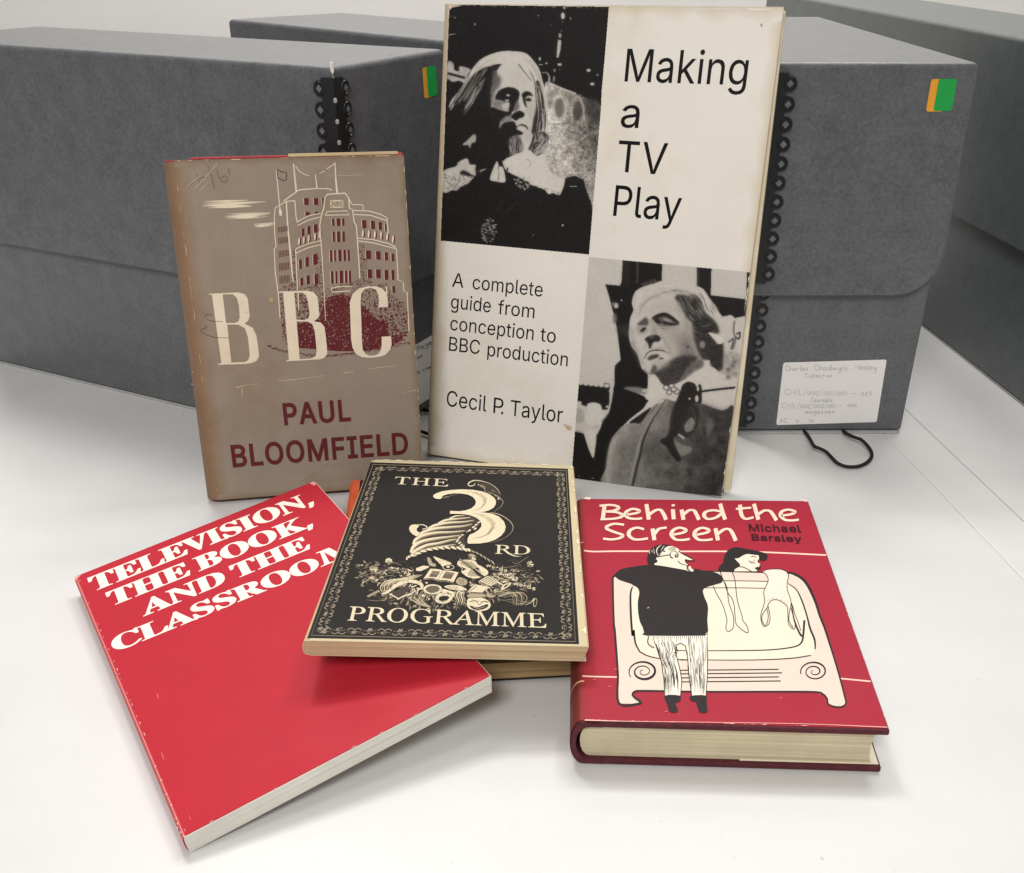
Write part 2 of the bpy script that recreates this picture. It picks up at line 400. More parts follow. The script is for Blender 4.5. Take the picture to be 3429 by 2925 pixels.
GLYPHS = json.loads('''{"g":{".":[187,[[[95,-4],[78,-1],[63,9],[53,24],[50,41],[53,59],[63,73],[78,83],[95,87],[113,83],[128,73],[138,59],[141,41],[138,24],[128,9],[113,-1]]]],"A":[480,[[[16,0],[201,509],[276,509],[463,0],[395,0],[287,302],[264,372],[232,478],[245,478],[213,371],[191,302],[85,0]],[[110,142],[110,199],[370,199],[370,142]]]],"B":[456,[[[60,0],[60,509],[241,509],[289,504],[329,491],[359,469],[381,442],[394,410],[398,374],[387,320],[356,286],[315,267],[315,262],[363,245],[402,203],[414,173],[418,136],[413,100],[400,67],[377,39],[344,18],[301,4],[247,0]],[[125,57],[245,57],[296,63],[330,80],[349,105],[355,137],[342,184],[306,218],[248,231],[125,231]],[[125,285],[238,285],[288,296],[323,326],[336,372],[330,403],[313,429],[283,446],[240,452],[125,452]]]],"C":[510,[[[267,-7],[205,1],[150,25],[104,63],[70,115],[48,179],[40,254],[48,329],[70,393],[104,445],[150,484],[205,508],[267,516],[340,504],[402,471],[448,418],[473,348],[408,348],[389,395],[357,428],[315,449],[267,456],[223,450],[184,432],[150,403],[125,364],[109,314],[103,254],[109,194],[125,145],[151,105],[184,76],[223,59],[267,53],[315,60],[357,81],[389,114],[408,160],[473,160],[448,91],[402,38],[341,5]]]],"D":[502,[[[219,0],[96,0],[96,57],[215,57],[272,63],[318,81],[354,110],[379,149],[394,198],[399,255],[394,312],[379,361],[354,399],[320,428],[275,446],[221,452],[93,452],[93,509],[225,509],[294,501],[353,478],[399,441],[433,391],[455,329],[462,255],[455,181],[433,119],[398,68],[351,31],[291,8]],[[125,509],[125,0],[60,0],[60,509]]]],"E":[419,[[[60,0],[60,509],[372,509],[372,452],[125,452],[125,286],[355,286],[355,229],[125,229],[125,57],[375,57],[375,0]]]],"F":[410,[[[60,0],[60,509],[369,509],[369,452],[125,452],[125,278],[346,278],[346,221],[125,221],[125,0]]]],"I":[301,[[[31,0],[31,57],[118,57],[118,452],[31,452],[31,509],[269,509],[269,452],[183,452],[183,57],[269,57],[269,0]]]],"L":[393,[[[60,0],[60,509],[125,509],[125,57],[361,57],[361,0]]]],"M":[628,[[[60,0],[60,509],[152,509],[277,187],[287,159],[299,123],[311,84],[322,49],[307,49],[318,83],[330,121],[342,158],[352,187],[476,509],[568,509],[568,0],[504,0],[504,291],[504,327],[505,369],[506,413],[507,457],[513,457],[498,409],[482,363],[467,322],[456,291],[342,0],[286,0],[170,291],[159,321],[145,361],[129,408],[112,457],[119,457],[120,416],[121,372],[122,328],[122,291],[122,0]]]],"O":[534,[[[267,-7],[205,1],[150,25],[105,63],[70,115],[48,179],[40,254],[48,329],[70,393],[105,445],[150,484],[205,508],[267,516],[329,508],[384,484],[429,445],[464,393],[486,329],[493,254],[486,179],[464,115],[429,63],[384,25],[329,1]],[[267,53],[310,59],[349,76],[383,105],[408,144],[425,194],[430,254],[425,314],[408,365],[383,404],[349,433],[310,450],[267,456],[223,450],[184,433],[151,404],[125,364],[109,314],[103,254],[109,194],[125,144],[151,105],[184,76],[223,59]]]],"P":[445,[[[60,0],[60,509],[235,509],[289,503],[332,487],[366,462],[390,430],[404,391],[409,348],[404,304],[390,265],[366,233],[332,207],[289,191],[235,186],[109,186],[109,242],[233,242],[297,256],[318,272],[333,294],[344,348],[333,402],[318,423],[297,439],[232,452],[125,452],[125,0]]]],"T":[448,[[[32,452],[32,509],[417,509],[417,452],[257,452],[257,0],[193,0],[193,452]]]],"U":[517,[[[259,-8],[203,-2],[154,15],[114,43],[85,80],[66,124],[60,173],[60,509],[124,509],[124,178],[128,144],[141,113],[160,87],[187,68],[220,56],[259,52],[298,56],[331,68],[357,87],[377,113],[393,178],[393,509],[457,509],[457,173],[451,124],[433,80],[403,43],[363,15],[315,-2]]]],"V":[480,[[[204,0],[16,509],[84,509],[192,206],[215,137],[248,31],[235,31],[267,138],[290,206],[395,509],[463,509],[278,0]]]],"a":[390,[[[160,-9],[94,5],[68,22],[48,45],[35,73],[30,108],[43,161],[78,193],[125,211],[178,220],[234,227],[265,235],[273,243],[276,255],[276,257],[267,297],[240,322],[196,331],[149,322],[118,301],[100,274],[41,291],[79,346],[133,375],[194,384],[239,379],[286,360],[322,320],[337,251],[337,0],[277,0],[277,52],[272,52],[252,25],[215,1]],[[170,45],[228,59],[263,93],[276,138],[276,190],[259,182],[231,176],[200,171],[175,168],[134,159],[103,139],[95,124],[92,105],[102,72],[130,52]]]],"c":[396,[[[207,-8],[159,-2],[117,16],[82,46],[56,85],[40,133],[34,187],[40,243],[56,291],[82,330],[117,360],[159,378],[207,384],[260,377],[305,356],[340,322],[362,277],[303,262],[290,289],[270,311],[242,325],[207,330],[173,325],[145,310],[124,287],[108,258],[96,187],[108,117],[124,89],[145,66],[173,51],[207,46],[243,52],[271,66],[292,89],[304,117],[363,102],[341,56],[306,21],[261,-1]]]],"d":[425,[[[195,-8],[151,-2],[111,16],[79,45],[55,84],[39,133],[34,189],[39,245],[55,293],[79,332],[112,361],[151,378],[196,384],[253,373],[287,346],[306,319],[311,319],[311,509],[372,509],[372,0],[313,0],[313,59],[307,59],[287,31],[252,4]],[[205,47],[236,51],[263,65],[284,86],[299,115],[312,189],[300,263],[284,291],[263,312],[237,325],[205,330],[172,325],[145,311],[124,290],[108,261],[96,189],[109,117],[124,88],[145,66],[172,51]]]],"e":[404,[[[212,-8],[161,-2],[117,16],[82,46],[56,85],[40,132],[34,187],[39,242],[55,290],[81,329],[115,359],[157,378],[205,384],[266,374],[319,341],[357,282],[371,194],[371,169],[75,169],[75,221],[338,221],[310,202],[298,269],[283,294],[263,314],[237,326],[205,330],[173,326],[146,313],[109,270],[96,211],[96,178],[110,106],[128,80],[151,61],[179,50],[212,46],[254,53],[285,73],[306,105],[365,91],[335,39],[283,4]]]],"f":[254,[[[228,379],[228,327],[6,327],[6,379]],[[81,0],[81,432],[84,461],[96,486],[135,519],[187,530],[222,527],[243,521],[227,468],[215,472],[195,474],[171,470],[154,460],[145,443],[142,419],[142,0]]]],"g":[425,[[[207,-151],[134,-140],[82,-110],[51,-69],[101,-41],[122,-66],[154,-88],[207,-97],[249,-92],[282,-75],[304,-47],[311,-6],[311,68],[306,68],[287,41],[252,16],[195,5],[152,10],[113,27],[80,53],[55,90],[39,136],[34,191],[39,246],[55,293],[80,332],[112,361],[152,378],[196,384],[253,373],[288,346],[308,319],[313,319],[313,379],[372,379],[372,-9],[367,-54],[350,-90],[324,-117],[291,-136]],[[205,59],[237,63],[264,75],[285,95],[300,121],[312,193],[300,264],[285,291],[264,312],[237,325],[205,330],[172,325],[145,312],[124,290],[109,262],[96,193],[109,123],[124,96],[145,76],[172,63]]]],"h":[410,[[[114,227],[114,0],[53,0],[53,509],[114,509],[114,287],[102,287],[124,332],[152,362],[187,379],[227,384],[295,369],[321,349],[341,321],[353,285],[357,240],[357,0],[296,0],[296,235],[290,275],[273,304],[246,323],[210,329],[161,317],[126,283]]]],"i":[167,[[[53,0],[53,379],[114,379],[114,0]],[[84,443],[67,446],[54,455],[44,468],[41,483],[44,499],[54,512],[67,521],[84,524],[100,521],[114,512],[123,499],[126,483],[123,468],[114,455],[100,446]]]],"k":[380,[[[110,137],[110,212],[121,212],[284,379],[360,379],[184,199],[177,199]],[[53,0],[53,509],[114,509],[114,0]],[[294,0],[148,186],[191,229],[372,0]]]],"l":[189,[[[139,-2],[101,3],[74,20],[58,47],[53,84],[53,509],[114,509],[114,99],[120,62],[130,54],[146,52],[160,53],[170,54],[181,3],[162,-1]]]],"m":[609,[[[53,0],[53,379],[112,379],[112,295],[108,295],[132,346],[172,376],[219,386],[257,380],[287,361],[309,331],[321,295],[312,295],[337,343],[381,375],[437,386],[497,372],[522,354],[541,328],[553,296],[557,255],[557,0],[496,0],[496,254],[490,289],[473,313],[447,326],[419,330],[374,320],[345,290],[335,247],[335,0],[274,0],[274,260],[269,288],[253,311],[229,326],[199,330],[158,320],[126,289],[114,238],[114,0]]]],"n":[409,[[[114,227],[114,0],[53,0],[53,379],[112,379],[112,287],[102,287],[124,332],[152,362],[187,379],[227,384],[295,369],[321,349],[341,321],[353,285],[357,240],[357,0],[296,0],[296,235],[290,275],[273,304],[246,323],[210,329],[161,317],[126,283]]]],"o":[415,[[[207,-8],[159,-2],[117,16],[82,46],[56,85],[40,133],[34,187],[40,243],[56,291],[82,330],[117,360],[159,378],[207,384],[256,378],[299,360],[333,330],[359,291],[376,243],[381,187],[376,133],[359,85],[333,46],[299,16],[256,-2]],[[207,46],[242,51],[270,66],[292,89],[307,117],[319,187],[307,258],[292,287],[270,310],[242,325],[207,330],[173,325],[145,310],[124,287],[108,258],[96,187],[108,117],[124,89],[145,66],[173,51]]]],"p":[424,[[[53,-143],[53,379],[112,379],[112,319],[118,319],[137,346],[171,373],[229,384],[274,378],[313,361],[345,332],[370,293],[385,245],[390,189],[385,133],[370,84],[346,45],[313,16],[274,-2],[229,-8],[173,4],[138,31],[118,59],[114,59],[114,-143]],[[220,47],[253,51],[279,66],[301,88],[316,117],[328,189],[316,261],[301,290],[280,311],[253,325],[220,330],[188,325],[161,312],[140,291],[125,263],[113,189],[125,115],[140,86],[162,65],[188,51]]]],"r":[259,[[[53,0],[53,379],[112,379],[112,321],[115,321],[130,347],[152,367],[181,380],[213,385],[229,384],[243,384],[243,322],[230,324],[207,326],[159,315],[126,284],[114,237],[114,0]]]],"s":[364,[[[182,-8],[112,3],[62,38],[36,94],[94,107],[105,79],[124,60],[150,49],[181,45],[217,50],[244,62],[262,81],[268,103],[265,121],[254,136],[212,155],[149,170],[104,186],[72,208],[53,237],[47,274],[51,305],[65,332],[115,370],[187,384],[254,372],[299,339],[324,290],[268,277],[243,316],[219,328],[187,333],[156,329],[131,317],[114,299],[109,277],[112,258],[124,243],[172,223],[229,209],[275,194],[306,171],[325,142],[331,107],[326,75],[312,47],[290,24],[260,6]]]],"t":[228,[[[204,379],[204,327],[6,327],[6,379]],[[65,471],[126,471],[126,98],[128,76],[136,61],[150,53],[170,50],[185,51],[202,54],[213,2],[192,-3],[168,-4],[125,2],[92,21],[72,52],[65,93]]]],"u":[410,[[[182,-5],[115,11],[89,31],[69,59],[57,95],[53,139],[53,379],[114,379],[114,144],[119,105],[137,75],[164,56],[200,50],[249,62],[283,97],[296,153],[296,379],[357,379],[357,0],[298,0],[298,92],[307,92],[286,47],[257,17],[222,0]]]],"y":[390,[[[47,-139],[61,-86],[71,-87],[104,-89],[130,-74],[151,-36],[163,-1],[17,379],[84,379],[165,155],[187,87],[206,21],[184,21],[202,87],[224,155],[305,379],[371,379],[204,-58],[177,-107],[139,-136],[91,-145],[65,-143]]]]},"b":{",":[180,[[[28,-87],[47,-3],[61,78],[124,78],[129,71],[104,-8],[71,-87]]]],"A":[437,[[[-9,0],[-9,18],[9,21],[24,30],[49,75],[206,466],[224,465],[384,87],[411,34],[425,22],[443,18],[443,0],[229,0],[229,18],[259,21],[277,30],[283,46],[273,81],[253,132],[103,132],[79,71],[76,59],[75,48],[80,32],[96,21],[124,18],[128,18],[128,0]],[[113,161],[242,161],[177,319]]]],"B":[443,[[[16,0],[16,17],[45,22],[62,32],[72,51],[75,82],[75,369],[69,412],[62,425],[51,433],[15,439],[15,455],[220,455],[284,451],[333,439],[368,418],[389,388],[396,351],[384,302],[348,268],[287,247],[360,223],[404,185],[418,132],[407,76],[371,35],[314,9],[238,0]],[[182,252],[188,252],[234,257],[263,272],[279,301],[285,345],[281,385],[269,412],[248,428],[216,434],[198,432],[188,425],[182,391]],[[222,24],[259,30],[283,49],[296,81],[301,128],[295,176],[277,208],[245,225],[197,231],[182,231],[182,65],[190,33],[202,26]]]],"C":[468,[[[257,-11],[193,-3],[137,20],[91,56],[56,104],[34,162],[26,228],[34,294],[56,351],[92,399],[139,435],[195,458],[259,465],[367,440],[388,435],[408,443],[419,465],[437,465],[437,308],[420,308],[392,364],[356,407],[313,434],[265,443],[222,435],[187,409],[163,365],[149,304],[144,226],[149,153],[165,97],[192,56],[230,32],[278,24],[318,29],[358,45],[428,106],[447,89],[395,33],[332,0]]]],"D":[495,[[[20,0],[20,17],[47,21],[63,30],[71,46],[74,75],[74,374],[71,407],[61,426],[43,435],[15,439],[15,455],[222,455],[328,441],[405,396],[452,325],[468,228],[459,146],[430,82],[382,36],[315,9],[228,0]],[[222,24],[279,37],[319,75],[343,139],[351,229],[345,303],[330,360],[305,401],[269,425],[223,433],[202,431],[190,423],[182,385],[182,72],[190,34],[202,27]]]],"E":[442,[[[14,0],[14,17],[44,20],[62,30],[72,48],[75,78],[75,369],[72,405],[62,425],[44,435],[16,439],[16,455],[399,455],[399,320],[383,320],[369,373],[340,406],[295,424],[232,430],[200,428],[191,424],[186,417],[183,388],[183,246],[193,246],[232,252],[259,269],[277,300],[288,345],[304,345],[304,118],[287,118],[273,181],[259,201],[241,213],[185,222],[183,222],[183,67],[185,47],[192,35],[230,28],[313,39],[371,75],[411,143],[430,143],[402,0]]]],"H":[524,[[[15,0],[15,17],[45,22],[62,32],[72,50],[75,81],[75,379],[71,406],[62,424],[44,434],[16,439],[16,455],[242,455],[242,439],[204,432],[193,425],[187,415],[182,379],[182,251],[342,251],[342,379],[337,415],[331,425],[320,432],[282,439],[282,455],[507,455],[507,439],[478,434],[461,424],[452,407],[449,379],[449,81],[452,52],[461,33],[478,22],[507,17],[507,0],[282,0],[282,17],[311,21],[329,31],[339,49],[342,81],[342,221],[182,221],[182,81],[185,50],[194,32],[212,22],[242,17],[242,0]]]],"I":[261,[[[13,0],[13,17],[61,32],[72,49],[75,75],[75,387],[72,412],[63,427],[13,439],[13,455],[244,455],[244,439],[196,427],[186,412],[183,387],[183,77],[187,44],[206,26],[246,17],[246,0]]]],"K":[511,[[[16,0],[16,17],[45,22],[63,32],[72,50],[75,81],[75,379],[72,406],[63,424],[45,434],[17,439],[17,455],[242,455],[242,439],[205,432],[194,425],[187,415],[183,379],[183,234],[321,373],[342,398],[349,418],[334,434],[291,439],[291,455],[486,455],[486,439],[477,439],[415,419],[345,361],[271,285],[463,46],[487,25],[519,17],[519,0],[281,0],[281,17],[306,18],[322,21],[331,27],[334,34],[316,66],[199,214],[183,198],[183,81],[186,50],[195,32],[213,22],[242,17],[242,0]]]],"L":[427,[[[15,0],[15,17],[45,22],[62,32],[72,50],[75,81],[75,379],[71,407],[62,425],[44,434],[16,439],[16,455],[250,455],[250,439],[208,434],[196,427],[188,416],[182,379],[182,83],[185,47],[191,37],[200,31],[234,28],[315,40],[345,56],[370,80],[409,154],[427,154],[402,0]]]],"M":[634,[[[14,0],[14,17],[43,22],[61,32],[72,50],[75,79],[75,382],[71,416],[53,432],[15,439],[15,455],[185,455],[317,142],[449,455],[617,455],[617,439],[590,433],[573,423],[563,405],[560,378],[560,85],[565,43],[571,31],[582,23],[617,17],[617,0],[396,0],[396,17],[433,25],[443,32],[450,44],[455,83],[455,399],[288,0],[270,0],[105,389],[105,80],[109,48],[120,30],[139,20],[169,17],[169,0]]]],"N":[494,[[[403,-11],[107,350],[107,79],[110,49],[119,31],[136,21],[167,17],[167,0],[18,0],[18,17],[54,23],[65,30],[71,41],[76,79],[76,388],[36,433],[18,439],[18,455],[156,455],[391,169],[391,377],[386,414],[379,425],[369,431],[331,439],[331,455],[480,455],[480,439],[450,434],[433,425],[425,407],[422,377],[422,-11]]]],"O":[525,[[[261,-11],[169,7],[94,58],[45,134],[28,228],[45,321],[95,397],[170,448],[265,466],[357,448],[431,399],[481,323],[498,228],[481,134],[430,58],[355,7]],[[265,12],[306,21],[338,47],[361,90],[375,150],[379,228],[371,321],[348,389],[310,430],[260,443],[219,435],[186,409],[163,366],[150,305],[145,228],[153,135],[177,67],[215,26]]]],"R":[473,[[[15,0],[15,17],[45,22],[62,32],[72,50],[75,81],[75,379],[71,406],[62,424],[44,434],[16,439],[16,455],[217,455],[305,448],[367,426],[405,388],[417,334],[406,285],[372,248],[315,224],[432,50],[452,26],[478,17],[480,17],[480,0],[338,0],[201,212],[182,212],[182,81],[185,50],[194,32],[212,22],[242,17],[242,0]],[[182,234],[203,234],[249,240],[280,258],[298,290],[304,336],[295,389],[268,421],[224,431],[202,429],[190,422],[182,385]]]],"S":[390,[[[43,-11],[43,158],[62,158],[83,94],[111,50],[149,24],[197,15],[231,20],[257,36],[273,60],[279,89],[265,129],[225,160],[163,191],[112,221],[77,253],[56,289],[50,332],[54,370],[67,403],[88,429],[115,449],[148,462],[185,466],[229,461],[282,448],[291,446],[300,445],[313,450],[320,466],[339,466],[339,319],[322,319],[293,385],[248,429],[194,445],[163,440],[140,426],[125,406],[120,380],[124,356],[137,336],[189,303],[253,273],[317,233],[350,188],[359,133],[354,93],[339,58],[314,29],[281,8],[192,-10],[158,-8],[126,1],[98,9],[85,12],[69,7],[61,-11]]]],"T":[423,[[[92,0],[92,17],[123,21],[142,31],[152,50],[156,81],[156,433],[149,433],[102,426],[65,403],[41,367],[29,318],[11,318],[11,455],[410,455],[410,317],[394,317],[375,382],[333,420],[269,433],[263,433],[263,81],[267,49],[276,30],[296,21],[328,17],[328,0]]]],"V":[428,[[[212,-13],[44,381],[22,420],[8,432],[-14,439],[-14,455],[211,455],[211,439],[166,432],[156,423],[152,410],[161,378],[259,143],[348,377],[355,409],[351,423],[342,432],[299,439],[299,455],[442,455],[442,439],[423,436],[408,427],[382,383],[230,-13]]]]},"i":{"A":[464,[[[-85,0],[-82,13],[-39,24],[0,56],[107,182],[356,475],[369,475],[353,58],[356,37],[366,24],[411,13],[409,0],[221,0],[224,13],[229,13],[256,16],[273,26],[282,46],[285,78],[288,158],[133,158],[116,150],[65,90],[40,56],[32,36],[34,24],[43,17],[79,13],[75,0]],[[143,183],[289,183],[298,367]]]],"B":[439,[[[-34,0],[-30,13],[-27,13],[0,17],[19,27],[42,73],[126,385],[132,420],[129,434],[120,443],[81,451],[85,465],[256,465],[342,454],[393,420],[410,365],[398,316],[360,278],[297,251],[341,227],[367,192],[376,145],[370,104],[351,68],[320,39],[279,18],[171,0]],[[193,259],[257,266],[303,287],[331,322],[340,369],[330,409],[302,434],[255,442],[223,440],[210,430],[201,410],[188,365],[163,269],[165,264],[170,261]],[[153,21],[217,30],[263,56],[291,97],[301,152],[294,190],[274,217],[241,232],[194,237],[163,235],[155,231],[150,222],[109,73],[106,58],[105,44],[108,32],[116,25]]]],"C":[470,[[[218,-10],[164,-4],[117,13],[78,41],[49,78],[31,125],[26,179],[46,276],[102,365],[181,433],[250,464],[321,475],[412,457],[430,453],[443,458],[453,470],[467,470],[439,332],[425,332],[426,343],[426,353],[419,395],[400,427],[370,446],[328,453],[287,447],[246,430],[174,370],[124,281],[105,175],[114,109],[140,60],[182,29],[236,19],[322,40],[399,103],[412,91],[369,46],[323,15],[274,-4]]]],"D":[507,[[[-36,0],[-32,13],[-28,13],[-1,16],[18,26],[31,43],[42,73],[126,385],[132,419],[129,433],[120,443],[81,451],[85,465],[263,465],[325,459],[378,442],[421,413],[453,375],[472,328],[479,272],[473,219],[457,169],[393,82],[294,22],[167,0]],[[170,22],[223,28],[270,44],[310,70],[342,103],[386,189],[401,287],[392,354],[364,403],[318,433],[254,443],[222,439],[205,423],[193,387],[113,89],[105,49],[109,36],[120,28],[140,24]]]],"E":[454,[[[-34,0],[-30,13],[-28,13],[0,16],[18,25],[31,43],[42,73],[126,385],[132,419],[129,433],[120,443],[81,451],[85,465],[440,465],[420,364],[409,364],[409,367],[402,414],[391,427],[373,436],[309,442],[252,442],[222,439],[207,426],[196,396],[159,260],[216,260],[259,264],[289,275],[308,296],[321,326],[334,326],[287,161],[275,161],[277,187],[272,220],[264,229],[253,234],[214,237],[154,237],[112,83],[107,62],[105,47],[108,36],[116,28],[153,24],[199,24],[281,34],[341,67],[386,128],[400,128],[351,0]]]],"G":[541,[[[245,-10],[183,-4],[130,13],[86,42],[54,80],[34,127],[27,181],[47,278],[102,367],[181,435],[251,465],[327,475],[414,459],[447,446],[465,442],[487,448],[503,469],[514,469],[484,327],[472,327],[458,380],[428,420],[386,444],[331,453],[272,443],[218,413],[173,366],[137,306],[114,239],[106,173],[116,105],[146,53],[193,21],[255,11],[319,26],[342,43],[354,64],[378,158],[381,173],[383,185],[380,199],[369,208],[322,214],[325,227],[518,227],[514,214],[476,208],[457,188],[450,171],[443,146],[416,35],[334,1]]]],"H":[521,[[[-34,0],[-30,13],[-28,13],[6,18],[27,36],[42,73],[126,385],[132,419],[129,433],[120,443],[81,451],[85,465],[270,465],[267,451],[264,451],[238,448],[219,439],[205,421],[194,390],[166,285],[163,271],[169,262],[185,259],[357,259],[373,262],[381,274],[410,385],[416,419],[413,433],[404,443],[365,451],[369,465],[555,465],[551,451],[545,451],[520,448],[502,439],[479,392],[396,80],[391,60],[389,45],[392,31],[401,21],[440,13],[437,0],[251,0],[255,13],[257,13],[291,18],[312,36],[326,73],[364,212],[365,217],[365,222],[364,228],[360,232],[343,234],[172,234],[156,231],[148,220],[111,80],[106,60],[104,45],[107,31],[116,21],[155,13],[152,0]]]],"M":[589,[[[-36,0],[-32,13],[3,18],[25,36],[40,73],[128,385],[134,419],[131,433],[122,443],[83,451],[87,465],[212,465],[261,108],[496,465],[624,465],[620,451],[615,451],[589,448],[572,439],[548,392],[465,80],[460,60],[458,45],[461,31],[470,21],[509,13],[506,0],[322,0],[325,11],[359,18],[381,39],[397,83],[480,392],[219,0],[210,0],[157,393],[77,103],[66,48],[69,31],[78,21],[118,13],[114,0]]]],"O":[517,[[[200,-10],[149,-5],[105,11],[70,36],[43,70],[27,112],[21,162],[38,253],[84,338],[151,409],[232,457],[319,475],[370,469],[413,453],[448,427],[473,393],[489,351],[494,302],[482,227],[449,152],[400,85],[340,32],[273,1]],[[201,10],[235,15],[268,29],[327,80],[375,153],[407,240],[418,331],[412,384],[393,423],[362,447],[320,455],[284,449],[248,434],[182,374],[130,286],[106,211],[97,137],[104,83],[125,43],[157,18]]]],"P":[403,[[[-34,0],[-30,13],[-27,13],[0,16],[18,25],[31,42],[42,73],[126,385],[132,419],[129,434],[120,443],[81,451],[85,465],[267,465],[346,453],[393,418],[408,361],[403,323],[385,289],[357,261],[320,240],[221,222],[159,222],[151,220],[147,214],[107,64],[106,55],[105,46],[108,30],[119,20],[165,13],[161,0]],[[193,242],[253,251],[297,275],[324,313],[332,364],[327,400],[311,425],[283,440],[244,445],[215,438],[199,405],[161,263],[159,253],[165,244]]]],"R":[451,[[[-34,0],[-30,13],[-27,13],[0,17],[19,27],[42,73],[126,385],[132,420],[129,434],[120,443],[81,451],[85,465],[281,465],[343,458],[388,438],[414,406],[423,364],[408,307],[364,264],[289,235],[351,85],[381,31],[398,18],[419,13],[422,13],[418,0],[314,0],[221,228],[206,228],[176,229],[152,231],[114,89],[106,46],[109,30],[118,20],[154,13],[162,13],[158,0]],[[202,250],[264,257],[309,280],[337,316],[347,363],[336,407],[304,434],[251,443],[224,440],[209,427],[197,398],[158,253],[179,251]]]],"T":[420,[[[50,0],[52,13],[58,13],[97,19],[121,41],[139,89],[228,417],[230,429],[226,438],[212,441],[194,441],[126,432],[84,404],[59,352],[44,353],[74,465],[461,465],[439,350],[426,350],[427,361],[427,371],[423,404],[410,425],[386,437],[346,441],[318,441],[305,437],[298,423],[208,93],[198,43],[202,28],[212,19],[257,13],[265,13],[261,0]]]]}}''')

# ================================================================== setting: room, tables
M_wall = mottled('painted_wall', (222, 218, 213), (228, 225, 220), 3, 0.8)
M_floor = mottled('carpet', (92, 92, 96), (112, 112, 116), 60, 0.95, bmp=0.3)
def laminate(name):
    """white laminate: faint cloudy wear, a few specks of dust and grime, uneven sheen"""
    m, nt, b = new_mat(name)
    a = noise(nt, 7, 5, 0.6); r = ramp(nt, a.outputs['Fac'], 0.3, rgba((205, 203, 201)), 0.7, rgba((213, 211, 209)))
    s = noise(nt, 330, 2, 0.4); r2 = ramp(nt, s.outputs['Fac'], 0.745, g4(1), 0.80, g4(0.72))
    mx = N(nt, 'ShaderNodeMix', data_type='RGBA', blend_type='MULTIPLY'); mx.inputs[0].default_value = 1
    nt.links.new(r.outputs['Color'], mx.inputs[6]); nt.links.new(r2.outputs['Color'], mx.inputs[7]); nt.links.new(mx.outputs[2], b.inputs['Base Color'])
    w = noise(nt, 18, 6, 0.7, stretch=(1, 3, 1)); rr = ramp(nt, w.outputs['Fac'], 0.3, g4(0.30), 0.7, g4(0.44)); nt.links.new(rr.outputs['Color'], b.inputs['Roughness'])
    b.inputs['Specular IOR Level'].default_value = 0.5
    f = noise(nt, 1400, 2, 0.5); bump(nt, b, f.outputs['Fac'], 0.03, 0.0004)
    return m
M_table = laminate('white_laminate')
M_band = mottled('white_edging', (214, 213, 210), (222, 221, 218), 5, 0.4)

def setting(name, o): o.name = name; o['kind'] = 'structure'; return o
b = MB(); b.box(-4, 4, 2.75, 2.85, -0.73, 2.6); setting('wall', b.build('wall', M_wall))
b = MB(); b.box(-4, 4, -2.5, 2.75, -0.78, -0.73); setting('floor', b.build('floor', M_floor))

SA, SB = np.array([0.2665, 0.7328]), np.array([0.2898, 0.5221])       # where the two tables meet
def seam(y, off=0.0): return SA[0] + (SB[0] - SA[0]) * (y - SA[1]) / (SB[1] - SA[1]) + off
TY0, TY1 = 0.02, 2.1
def slab(name, outline, mat, parent, bev=0.0011):
    b = MB(); b.prism(outline, 'z', -0.028, 0.0); return b.build(name, mat, parent, bevel=bev, segs=4)
t = thing('table', 'large white table top carrying the books and boxes', 'table', Matrix.Identity(4), 'white tables pushed together')
slab('table_top', [(-1.1, TY0), (seam(TY0, -0.0001), TY0), (seam(TY1, -0.0001), TY1), (-1.1, TY1)], M_table, t)
t = thing('table', 'white table with a narrow edging strip, right of the seam', 'table', Matrix.Identity(4), 'white tables pushed together')
slab('table_top', [(seam(TY0, 0.03612), TY0), (1.3, TY0), (1.3, TY1), (seam(TY1, 0.03612), TY1)], M_table, t, 0.00004)
slab('edging_strip', [(seam(TY0, 0.0001), TY0), (seam(TY0, 0.0361), TY0), (seam(TY1, 0.0361), TY1), (seam(TY1, 0.0001), TY1)], M_table, t, 0.0013)

# ================================================================== grey archive boxes
M_box = fibre('grey_box_board', (70, 71, 74), (100, 101, 103))
M_box_far = fibre('green_grey_box_board', (58, 64, 64), (86, 92, 91))
M_in = mottled('box_base_card', (150, 150, 148), (172, 172, 168), 30, 0.8)
M_black = mottled('black_plastic', (17, 17, 18), (24, 24, 25), 50, 0.33, spec=0.5)
M_rod = mottled('cream_rod', (205, 196, 180), (222, 214, 200), 200, 0.4)
M_pin = mottled('steel_pin', (140, 138, 134), (168, 164, 160), 200, 0.35); 
M_or = mottled('orange_sticker', (218, 148, 36), (226, 158, 44), 60, 0.5)
M_gr = mottled('green_sticker', (18, 148, 62), (24, 158, 70), 60, 0.5)
M_label = printed('label_paper', 0.6, 0.35, vary=0.03)
M_cord = mottled('black_cord', (15, 15, 15), (30, 29, 28), 900, 0.8, bmp=0.5, bscale=1500)
BW, BH, BL = 0.1242, 0.2541, 0.395
TH = 0.0018
def flare(z): return 0.0046 * max(0.0, (BH - z) / (BH - 0.108))
def rounded(x0, x1, z0, z1, r, corners):
    """outline, counter-clockwise, rounded at the named corners (bl, br, tr, tl)"""
    out = []
    for nm, cx, cz, a0 in (('bl', x0, z0, 180), ('br', x1, z0, 270), ('tr', x1, z1, 0), ('tl', x0, z1, 90)):
        if nm in corners:
            mx = cx + r * (1 if 'l' in nm else -1); mz = cz + r * (1 if 'b' in nm else -1)
            for k in range(9):
                a = math.radians(a0 + k * 90 / 8); out.append((mx + r * math.cos(a), mz + r * math.sin(a)))
        else: out.append((cx, cz))
    return out
def grid_outline(out, z0, z1, n=6):
    return out
